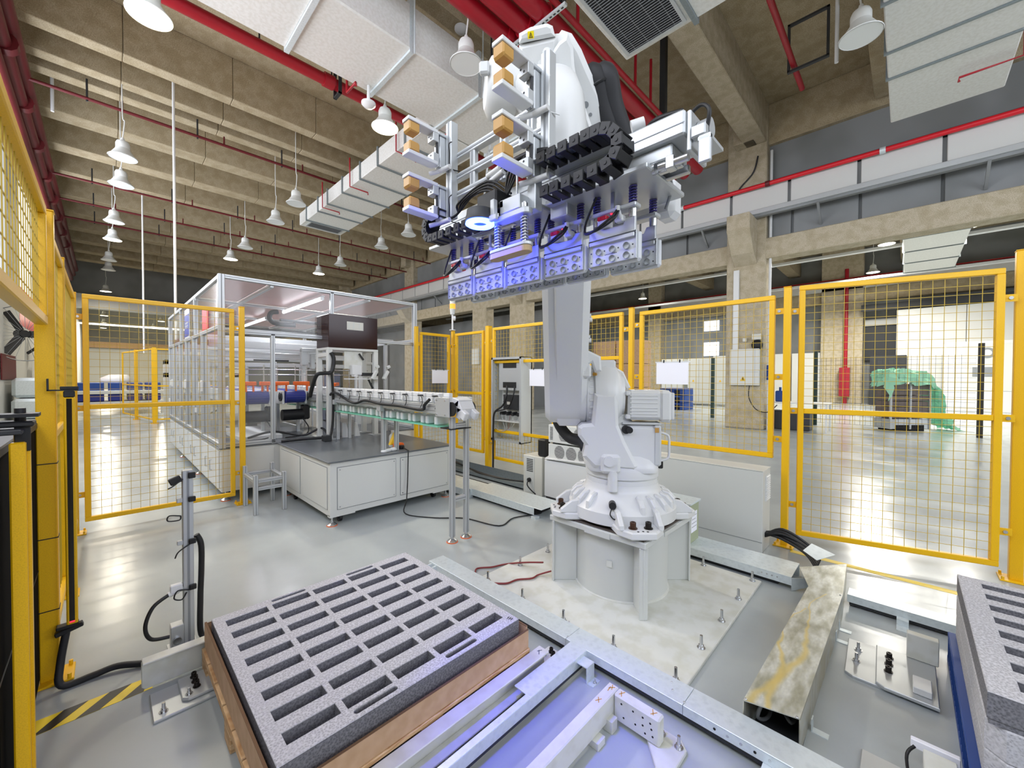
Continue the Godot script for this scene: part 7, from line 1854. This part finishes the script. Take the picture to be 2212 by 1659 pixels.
	var s := thing("signal_lamp", "amber signal lamp on a short white pole above the fence corner", "signal lamp", Vector3(4.0, 2.158, -5.3))
	part(s, "pole", mb().cyl(Vector3(0, 0, 0), Vector3(0, 0.26, 0), 0.015, 0.015, 10).cyl(Vector3(0, 0, 0), Vector3(0, 0.012, 0), 0.05, 0.05, 16).cyl(Vector3(0.0, 0.2, 0), Vector3(0.04, 0.2, 0.02), 0.04, 0.04, 12), M.white)
	part(s, "base", mb().cyl(Vector3(0, 0.26, 0), Vector3(0, 0.35, 0), 0.035, 0.045, 18), M.cabinet)
	part(s, "lens", mb().cyl(Vector3(0, 0.35, 0), Vector3(0, 0.43, 0), 0.045, 0.045, 18), glow(Color("ff8a2a"), 1.6), "amber lens")
	part(s, "cap", mb().lathe([Vector2(0.045, 0.43), Vector2(0.045, 0.49), Vector2(0.03, 0.51), Vector2(0, 0.51)], Vector3.ZERO, Vector3.UP, 18), M.screenwhite)

func sheet(p: Vector3, w: float, h: float, turn: float, label: String) -> void:
	# a sheet bound to the wires: p is its lower end at the start of its run
	var o := thing("paper_sheet", label, "paper", p, -turn)
	part(o, "page", mb().bx(0, w, 0, h, -0.001, 0.001), M.paper)
	part(o, "sleeve_edge", mb().bx(-0.01, w + 0.02, h, h + 0.012, -0.0015, 0.0015), M.poly)
	for q in [0.22, 0.72]:
		part(o, "clip", mb().bx(w * q, w * (q + 0.04), h, h + 0.03, -0.004, 0.004), M.dark)

func build_back() -> void:
	# fixtures on the near column of the right-hand wall
	var e := thing("electrical_box", "white electrical box with a yellow warning triangle on the concrete column", "electrical box", Vector3(12.35, 1.2, -3.55))
	part(e, "case", mb().bx(-0.02, 0.12, 0, 1.0, 0, 0.72, 0.01), M.offwhite)
	part(e, "door_line", mb().bx(-0.022, -0.02, 0.02, 0.98, 0.62, 0.626).bx(-0.022, -0.02, 0.36, 0.366, 0.02, 0.7), M.alum_groove)
	part(e, "lock", mb().bx(-0.03, -0.02, 0.22, 0.3, 0.64, 0.66).bx(-0.03, -0.02, 0.68, 0.76, 0.64, 0.66), M.white)
	part(e, "warning_triangle", mb().prism([Vector2(-0.07, 0), Vector2(0.07, 0), Vector2(0, 0.13)], 0.004, Transform3D(Basis(Vector3(0, 0, 1), Vector3.UP, Vector3(-1, 0, 0)), Vector3(-0.023, 0.12, 0.34))), mat(Color("e3b80e"), 0.5), "yellow warning triangle")
	part(e, "triangle_bolt", mb().bar(Vector3(-0.026, 0.14, 0.345), Vector3(-0.026, 0.21, 0.335), 0.02, 0.004), M.black)
	part(e, "cable", mb().tube([Vector3(-0.02, 0.0, 0.5), Vector3(-0.03, -0.35, 0.5), Vector3(-0.03, -0.65, 0.68), Vector3(-0.03, -0.7, 0.95), Vector3(-0.02, -0.5, 1.15)], 0.012, 6), M.black)
	var hn := thing("alarm_bell", "round black alarm bell high on the concrete column", "bell", Vector3(12.42, 2.3, -2.9))
	part(hn, "gong", mb().lathe([Vector2(0, 0.09), Vector2(0.06, 0.085), Vector2(0.13, 0.03), Vector2(0.14, 0.0), Vector2(0, 0.0)], Vector3(0.0, 0, 0), Vector3.LEFT, 24), M.black)
	part(hn, "bracket", mb().bx(-0.05, 0.03, 0.14, 0.3, -0.12, 0.1, 0.01).bx(-0.03, 0.02, 0.1, 0.2, -0.35, -0.25, 0.01), M.screenwhite)
	lone("cable_duct", "white vertical cable duct on the column above the electrical box", "trunking", mb().bx(12.4, 12.47, 2.2, 4.4, -3.5, -3.36, 0.005), M.white)
	lone("wall_cable", "dark cable snaking down the upper part of the column", "cable", mb().tube([Vector3(12.45, 7.4, -2.95), Vector3(12.44, 7.0, -3.05), Vector3(12.44, 6.7, -3.35), Vector3(12.44, 6.55, -3.45)], 0.02, 6), M.dark)
	var dp := thing("drain_pipe", "slim white pipe with a blue band at the column's right corner", "pipe", Vector3(12.6, 0, -2.66))
	part(dp, "pipe", mb().cyl(Vector3.ZERO, Vector3(0, 7.5, 0), 0.035, 0.035, 12), M.white)
	part(dp, "blue_band", mb().cyl(Vector3(0, 1.35, 0), Vector3(0, 1.75, 0), 0.05, 0.05, 12), M.bluepal)
	var bx2 := thing("electrical_box", "small pale box on the second pier, seen through the fence", "electrical box", Vector3(12.38, 2.0, -14.9))
	part(bx2, "case", mb().bx(0, 0.12, 0, 0.75, 0, 0.5, 0.01), M.offwhite)
	# next hall: cabinets, tarpaulin, posts, table
	var nh := structnode("wall_neighbour")
	part(nh, "wall_panel", mb().bx(30, 30.2, 0, HC, -62, 22), M.greywall)
	part(nh, "beam", mb().bx(29.5, 30, 5.7, 6.4, -40, 22, 0.02), M.conc)
	part(nh, "cladding", mb().bx(29.3, 29.5, 6.4, 6.95, -40, 22), M.offwhite)
	part(nh, "column", mb().bx(29.3, 30, 0, HC, -3.6, -1.75, 0.02), M.concl)
	part(nh, "column", mb().bx(29.3, 30, 0, HC, -14.2, -13.2, 0.02), M.concl)
	part(nh, "pale_panel", mb().bx(29.7, 29.95, 4.3, 4.65, -1.7, -0.4), M.whitewall)
	part(nh, "dark_panel", mb().bx(29.8, 29.95, 2.4, 4.3, -1.7, -0.4), M.dark)
	for k in 6:
		part(nh, "white_partition", mb().bx(28.6, 28.8, 0, 4.92, -0.4 + k * 2.4, 1.98 + k * 2.4, 0.01), M.whitewall)
	for k in 4:
		part(nh, "wall_cladding", mb().bx(29.4, 29.6, 0, 2.9, -9.5 + k * 1.5, -8.05 + k * 1.5, 0.01), M.whitewall)
	part(nh, "louvre_band", mb().bx(28.7, 28.8, 5.0, 5.35, -1.8, 14), M.dark)
	for k in 2:
		struct("window_%d" % (6 + k), mb().bx(29.9, 29.95, 2.95 if k == 0 else 4.7, 3.9 if k == 0 else 5.4, -10.3, -9.3), M.winglow)
	struct("door_1", mb().bx(28.5, 28.58, 0, 2.6, -3.9 + 2.5, -2.5 + 2.5, 0.01), M.dark)
	var np := thing("fire_riser", "vertical red fire pipe in front of the next hall's column", "pipe", Vector3(29.1, 0, -2.45))
	part(np, "pipe", mb().cyl(Vector3.ZERO, Vector3(0, 7.5, 0), 0.09, 0.09, 12), M.red)
	part(np, "hose_box", mb().bx(-0.2, 0.2, 0.4, 2.0, -0.25, 0.2, 0.01), M.red)
	lone("wall_pipe", "thin red pipe along the far wall of the next hall", "pipe", mb().cyl(Vector3(29.2, 6.95, -40), Vector3(29.2, 6.95, 20), 0.07, 0.07, 8), M.redbright)
	var tb := 0
	for q in [[16.0, 6.9], [22.0, 6.6], [26.0, 6.2]]:
		lone("lighting_tray", ["nearest pale lighting tray under the next hall's ceiling", "middle pale lighting tray under the next hall's ceiling", "farthest pale lighting tray under the next hall's ceiling"][tb], "trunking", mb().bx(q[0] - 0.12, q[0] + 0.12, q[1], q[1] + 0.1, -30, 20), M.white, "pale trays of the next hall")
		lone("sprinkler_line", ["nearest dark red sprinkler line of the next hall", "middle dark red sprinkler line of the next hall", "farthest dark red sprinkler line of the next hall"][tb], "pipe", mb().cyl(Vector3(q[0] + 1.0, q[1] + 0.3, -30), Vector3(q[0] + 1.0, q[1] + 0.3, 20), 0.06, 0.06, 8), M.darkred, "sprinkler lines of the next hall")
		tb += 1
	var hd := thing("air_duct", "white duct hanging in the next hall above the gate", "duct")
	for k in 4:
		part(hd, "duct_section", mb().bx(16.5 + k * 2.0, 18.46 + k * 2.0, 6.0, 6.7, -0.15, 1.35, 0.02), M.duct)
		part(hd, "flange", mb().bx(18.46 + k * 2.0, 18.5 + k * 2.0, 5.97, 6.73, -0.18, 1.38), M.galvdark)
	var tc := thing("tool_cabinet", "grey-brown drawer cabinet in an aluminium frame under the green sheet", "cabinet", Vector3(14.7, 0, -0.3), -0.76)
	var brn := mat(Color("6f625c"), 0.5)
	part(tc, "base", mb().bx(0, 1.12, 0.05, 0.32, -0.5, 0.0, 0.01), M.alum)
	part(tc, "base_gap", mb().bx(0.15, 0.95, 0.0, 0.16, -0.48, 0.002), M.darkhole)
	for k in 2:
		for j in 6:
			part(tc, "drawer", mb().bx(0.05 + k * 0.53, 0.54 + k * 0.53, 0.34 + j * 0.155, 0.48 + j * 0.155, -0.48, -0.01 + (0.004 if j % 2 else 0.0), 0.006), brn)
	for x in [0.02, 0.555, 1.1]:
		part(tc, "frame_post", mb().bx(x - 0.025, x + 0.025, 0.05, 1.3, -0.02, 0.02, 0.004), M.alum)
	var tp := thing("green_sheet", "crumpled translucent green plastic sheet draped over the drawer cabinet to the floor", "plastic sheet", Vector3(14.7, 0, -0.3), -0.76)
	var b := mb()
	var rng := RandomNumberGenerator.new()
	rng.seed = 11
	var path := [Vector2(-0.12, 1.2), Vector2(0.0, 1.62), Vector2(0.4, 1.66), Vector2(0.85, 1.6), Vector2(1.2, 1.52), Vector2(1.32, 1.1), Vector2(1.42, 0.6), Vector2(1.6, 0.2), Vector2(1.95, 0.03)]
	var grid := []
	for i in path.size() * 4 - 3:
		var t := i / 4.0
		var p: Vector2 = path[int(t)].lerp(path[mini(int(t) + 1, path.size() - 1)], t - int(t))
		var row := []
		for j in 12:
			var v := j / 11.0
			var drop := maxf(0.0, v - 0.72) * 1.35
			var n := sin(i * 1.3 + j * 2.1) * 0.03 + rng.randf_range(-0.02, 0.02)
			row.append(Vector3(p.x + n, maxf(0.01, p.y - drop * (1.0 if p.y > 1.2 else 0.15) + n), -0.5 + v * 0.62 + n * 0.8))
		grid.append(row)
	for i in grid.size() - 1:
		for j in 11:
			var q := [grid[i][j], grid[i + 1][j], grid[i + 1][j + 1], grid[i][j + 1]]
			b.flat(q[0], q[1], q[2], q[2], Vector3.UP)
			b.flat(q[0], q[2], q[3], q[3], Vector3.UP)
	part(tp, "sheet", b, M.tarp)
	var wt := thing("work_table", "white work table with dark equipment under it in the next hall", "table", Vector3(12.9, 0, -3.4))
	part(wt, "top", mb().bx(0, 0.8, 0.72, 0.75, 0.4, 2.0, 0.005), M.white)
	for q in [Vector2(0.05, 0.45), Vector2(0.05, 1.95), Vector2(0.75, 0.45), Vector2(0.75, 1.95)]:
		part(wt, "leg", mb().bx(q.x - 0.02, q.x + 0.02, 0, 0.72, q.y - 0.02, q.y + 0.02), M.white)
	lone("dark_crate", "dark crate under the white work table in the next hall", "crate", mb().bx(0.1, 0.7, 0, 0.5, 0.5, 1.6, 0.02), M.dark, "", Vector3(12.9, 0, -3.4))
	lone("blue_device", "small blue device on the white work table", "device", mb().bx(0, 0.2, 0, 0.3, 0, 0.2, 0.02).cyl(Vector3(0.1, 0.3, 0.1), Vector3(0.1, 0.4, 0.1), 0.03, 0.03, 10), M.bluepal, "", Vector3(13.1, 0.75, -2.6))
	var k := 0
	for q in [[Vector3(14.6, 0, 1.26), 2.25, "dark bronze mesh-fence post right of the green sheet"], [Vector3(15.0, 0, -1.95), 2.2, "dark green mesh-fence post left of the drawer cabinet"], [Vector3(15.0, 0, -4.85), 2.1, "dark green mesh-fence post left of the concrete column"]]:
		lone("mesh_post", q[2], "post", mb().bx(-0.05, 0.05, 0, q[1], -0.05, 0.05, 0.004), mat(Color("1f3a33") if k > 0 else Color("2a2418"), 0.5), "", q[0])
		k += 1
	var wm := mb()
	for i in 28:
		wm.bx(14.79, 14.8, 0.1, 2.0, -1.9 + i * 0.11, -1.895 + i * 0.11)
	for i in 16:
		wm.bx(14.79, 14.8, 0.1 + i * 0.12, 0.105 + i * 0.12, -1.9, 1.2)
	var wmf := lone("mesh_fence", "thin dark wire mesh between the dark posts in the next hall", "wire mesh", wm, M.dark)
	# a line of cabinets and goods on the next hall's far side
	k = 0
	for q in [[21.5, -9.6, 2.4], [21.5, -8.2, 2.4], [21.5, -6.9, 2.3], [21.5, -5.7, 2.3]]:
		var c := thing("steel_locker", ["leftmost grey cabinet of the row in the next hall, behind the motor", "second grey cabinet of the row in the next hall", "third grey cabinet of the row in the next hall", "grey cabinet of the row nearest the concrete column"][k], "cabinet", Vector3(q[0], 0, q[1]), 0.0, "grey cabinets of the next hall")
		part(c, "body", mb().bx(0, 0.8, 0.05, q[2], 0, 1.15, 0.01), M.cabinet)
		part(c, "door", mb().bx(-0.02, 0.0, 0.1, q[2] - 0.05, 0.03, 0.56, 0.005), M.cabinet)
		part(c, "door", mb().bx(-0.02, 0.0, 0.1, q[2] - 0.05, 0.6, 1.12, 0.005), M.cabinet)
		part(c, "warning_triangle", mb().prism([Vector2(-0.06, 0), Vector2(0.06, 0), Vector2(0, 0.11)], 0.004, Transform3D(Basis(Vector3(0, 0, 1), Vector3.UP, Vector3(-1, 0, 0)), Vector3(-0.025, 1.2, 0.3))), M.yellow)
		k += 1
	for j in 3:
		var c := thing("blue_pallet", ["lowest blue plastic pallet of the small stack in the next hall", "middle blue plastic pallet of the small stack in the next hall", "top blue plastic pallet of the small stack in the next hall"][j], "pallet", Vector3(17.5, j * 0.32, -7.9), 0.0, "small stack of blue pallets")
		part(c, "deck", mb().bx(0, 1.0, 0.22, 0.3, 0, 1.1, 0.01), M.bluepal)
		for x in 3:
			part(c, "foot", mb().bx(0, 1.0, 0, 0.22, x * 0.45, x * 0.45 + 0.2, 0.01), M.bluepal)
	k = 0
	for q in [[0.0, 0.0, 0.0], [0.0, 0.0, 1.15], [0.0, 1.0, 0.0], [0.0, 1.0, 1.15], [0.0, 2.0, 0.0], [0, 2.0, 1.15]]:
		lone("cardboard_box", ["lower left box of the brown cardboard stack behind the fence", "lower right box of the brown cardboard stack behind the fence", "middle left box of the brown cardboard stack behind the fence", "middle right box of the brown cardboard stack behind the fence", "upper left box of the brown cardboard stack behind the fence", "upper right box of the brown cardboard stack behind the fence"][k], "box", mb().bx(0, 1.0, 0, 0.98, 0, 1.1, 0.01), M.card, "brown cardboard boxes in the next hall", Vector3(15.5, q[1], -10.1 + q[2]))
		k += 1
	var mc := thing("white_machine", "tall white machine with a round emblem beside the white partition", "machine", Vector3(26.0, 0, 1.2))
	part(mc, "body", mb().bx(0, 1.5, 0, 3.0, 0, 2.2, 0.02), M.white)
	part(mc, "panel", mb().bx(-0.03, 0, 0.9, 2.9, 0.5, 1.9, 0.01), M.offwhite)
	part(mc, "emblem", mb().cyl(Vector3(-0.03, 2.5, 1.2), Vector3(-0.05, 2.5, 1.2), 0.22, 0.22, 24), M.alum_groove)
	part(mc, "emblem_ring", mb().cyl(Vector3(-0.05, 2.5, 1.2), Vector3(-0.055, 2.5, 1.2), 0.13, 0.13, 20), M.white)
	part(mc, "window", mb().bx(-0.05, -0.03, 1.5, 1.9, 0.8, 1.4), M.alum_groove)
	var m2 := thing("grey_machine", "round grey metal tank machine at the far right through the gate", "machine", Vector3(18.5, 0, 2.4))
	part(m2, "tank", mb().cyl(Vector3(0, 1.5, 0), Vector3(0, 1.5, 1.6), 0.5, 0.5, 24), M.galv)
	part(m2, "frame", mb().bx(-0.4, 0.4, 0, 1.05, 0.1, 1.4, 0.02), M.dark)
	part(m2, "top", mb().bx(-0.4, 0.5, 2.0, 2.1, 0.3, 1.6, 0.02), M.bluepal)
	# left wall: two fans, plaque, wrapped goods, rack
	var f := thing("wall_fan", "large wire-guarded wall fan with dark blades at the left edge", "fan", Vector3(-1.3, 2.32, -14.1), -1.1)
	part(f, "guard", mb().lathe([Vector2(0.6, 0), Vector2(0.61, 0.02), Vector2(0.6, 0.04), Vector2(0.59, 0.02), Vector2(0.6, 0)], Vector3(0.15, 0, 0), Vector3.RIGHT, 36), M.alum_groove)
	var gw := mb()
	for i in 24:
		var a := TAU * i / 24
		gw.bar(Vector3(0.2, cos(a) * 0.1, sin(a) * 0.1), Vector3(0.17, cos(a) * 0.6, sin(a) * 0.6), 0.006, 0.006)
	part(f, "guard_wires", gw, M.alum_groove, "", "stuff")
	for i in 3:
		var a := TAU * i / 3 + 0.5
		part(f, "blade", mb().box(Vector3(0.12, cos(a) * 0.3, sin(a) * 0.3), Vector3(0.02, 0.45, 0.16), 0.005, Basis(Vector3.RIGHT, a) * Basis(Vector3.UP, 0.4)), M.black)
	part(f, "motor", mb().cyl(Vector3(-0.03, 0, 0), Vector3(0.18, 0, 0), 0.1, 0.08, 16), M.black)
	var f2 := thing("wall_fan", "small dark wall fan on a curved bracket left of the broad fence post", "fan", Vector3(-1.45, 2.3, -17.8))
	part(f2, "guard", mb().lathe([Vector2(0.3, 0), Vector2(0.32, 0.02), Vector2(0.3, 0.05), Vector2(0.05, 0.06)], Vector3(0.3, 0, 0), Vector3.RIGHT, 24), M.alum_groove)
	part(f2, "head", mb().cyl(Vector3(0.1, 0, 0), Vector3(0.3, 0, 0), 0.12, 0.1, 14), M.black)
	part(f2, "bracket", mb().tube([Vector3(-0.04, -0.3, 0.4), Vector3(0.1, -0.15, 0.35), Vector3(0.12, -0.05, 0.1)], 0.035, 8), M.black)
	lone("wall_plaque", "dark red plaque with a white border on the left wall", "sign", mb().bx(-0.02, 0.0, 0, 0.55, 0, 1.9, 0.005), M.darkred, "", Vector3(-1.47, 1.3, -15.2))
	k = 0
	for q in [[0.0, 0.0], [0.0, 0.45], [0.1, 0.9]]:
		lone("wrapped_bale", ["lowest foil-wrapped pale bale at the left edge", "middle foil-wrapped pale bale at the left edge", "top foil-wrapped pale bale at the left edge"][k], "bale", mb().bx(0, 0.75, 0, 0.43, 0, 1.6 - q[0], 0.06), M.galv, "foil-wrapped bales", Vector3(-1.4, 0.01 + q[1], -15.2))
		k += 1
	var ds := thing("drying_rack", "white wire rack beside the wrapped bales at left", "rack", Vector3(-1.3, 0, -18.6))
	for i in 3:
		part(ds, "shelf", mb().bx(0, 0.5, 0.7 + i * 0.5, 0.73 + i * 0.5, 0, 1.0), M.dark)
	for q in [Vector2(0, 0), Vector2(0.5, 0), Vector2(0, 1), Vector2(0.5, 1)]:
		part(ds, "post", mb().cyl(Vector3(q.x, 0, q.y), Vector3(q.x, 1.9, q.y), 0.03, 0.03, 8), M.white)
	# the second fenced cell along the hall
	panel(Vector3(0.45, 0, -19.2), Vector3(1.0, 0, -15.7), 0.1, 2.2, [[1.1, 0, 1]], "long side panel of the second yellow fenced cell far down the hall", "fence panel", 0.16)
	panel(Vector3(1.06, 0, -15.65), Vector3(2.6, 0, -15.65), 0.1, 2.2, [[1.1, 0, 1]], "front panel of the second yellow fenced cell far down the hall", "fence panel", 0.1)
	for q in [[Vector3(1.03, 0, -15.68), "corner post of the second yellow fenced cell"], [Vector3(0.72, 0, -17.5), "middle post of the second yellow fenced cell's long side"], [Vector3(2.3, 0, -15.68), "front post of the second yellow fenced cell next to the glazed machine"]]:
		post(q[0], q[1], 0.09, 2.22)
	var mm := thing("packing_machine", "pale machine with a bright roller inside the second fenced cell", "machine", Vector3(1.3, 0, -17.2))
	for x in [0.0, 1.7]:
		part(mm, "column", mb().bx(x, x + 0.3, 0, 1.9, 0.6, 0.9, 0.01), M.cabinet)
	for y in [1.35, 1.75]:
		part(mm, "beam", mb().bx(0, 2.0, y, y + 0.15, 0.6, 0.9, 0.01), M.alum)
	part(mm, "roller", mb().cyl(Vector3(0.3, 2.05, 1.0), Vector3(1.9, 2.05, 1.0), 0.12, 0.12, 18), M.white)
	part(mm, "frame", mb().bx(0.3, 0.34, 0, 1.3, 1.1, 1.14).bx(0.8, 0.84, 0, 1.3, 1.1, 1.14).bx(1.3, 1.34, 0, 1.3, 1.1, 1.14).bx(0.3, 1.34, 1.26, 1.3, 1.1, 1.14), M.alum)
	part(mm, "hose", mb().tube([Vector3(0.5, 0.9, 1.2), Vector3(0.5, 0.3, 1.25), Vector3(0.9, 0.15, 1.25), Vector3(1.3, 0.3, 1.2)], 0.03, 7), M.black)
	var bl := thing("roller_table", "blue and white roller table at the far left beyond the gate", "conveyor", Vector3(-1.0, 0, -22.0))
	for y in [0.36, 0.75]:
		part(bl, "frame", mb().bx(0, 2.6, y, y + 0.12, 0, 2.0, 0.01), M.cabinet)
	for i in 5:
		part(bl, "crate", mb().bx(0.1 + i * 0.5, 0.5 + i * 0.5, 0.85, 1.15, 0.9, 1.9, 0.02), M.bluepal)
		part(bl, "lower_crate", mb().bx(0.1 + i * 0.5, 0.5 + i * 0.5, 0.5, 0.74, 0.9, 1.9, 0.02), M.blue)
	for x in [0.0, 2.5]:
		part(bl, "leg", mb().bx(x, x + 0.1, 0, 0.36, 1.8, 1.9), M.cabinet)
	var wp := thing("wrapped_goods", "white plastic-wrapped goods on the far roller table", "bale", Vector3(-0.4, 1.15, -21.2))
	part(wp, "wrap", mb().loft([[Vector3(0.7, 0, 0.4), Vector3(0.4, 0, 0), Vector3(0, 0, 0.4)], [Vector3(0.7, 0.15, 0.4), Vector3(0.42, 0, 0), Vector3(0, 0, 0.42)], [Vector3(0.8, 0.3, 0.4), Vector3(0.25, 0, 0), Vector3(0, 0, 0.3)]], 20, 2.6), M.white)
	var fh := structnode("trim_1")
	part(fh, "brown_gallery", mb().bx(-1.5, 12, 4.3, 4.9, -60, -59.6), M.wood)
	part(fh, "pale_wall", mb().bx(-1.5, 12, 0, 4.3, -60.4, -60.2), M.whitewall)
	part(fh, "white_beam", mb().bx(-1.5, 12, 5.6, 5.75, -48.1, -48), M.white)
	lone("hazard_tape", "yellow and black hazard tape on the floor under the right-hand gate", "tape", mb().bx(3.86, 3.92, 0.0005, 0.0015, -0.65, 1.2), mat(Color("e8cb2e"), 0.4))
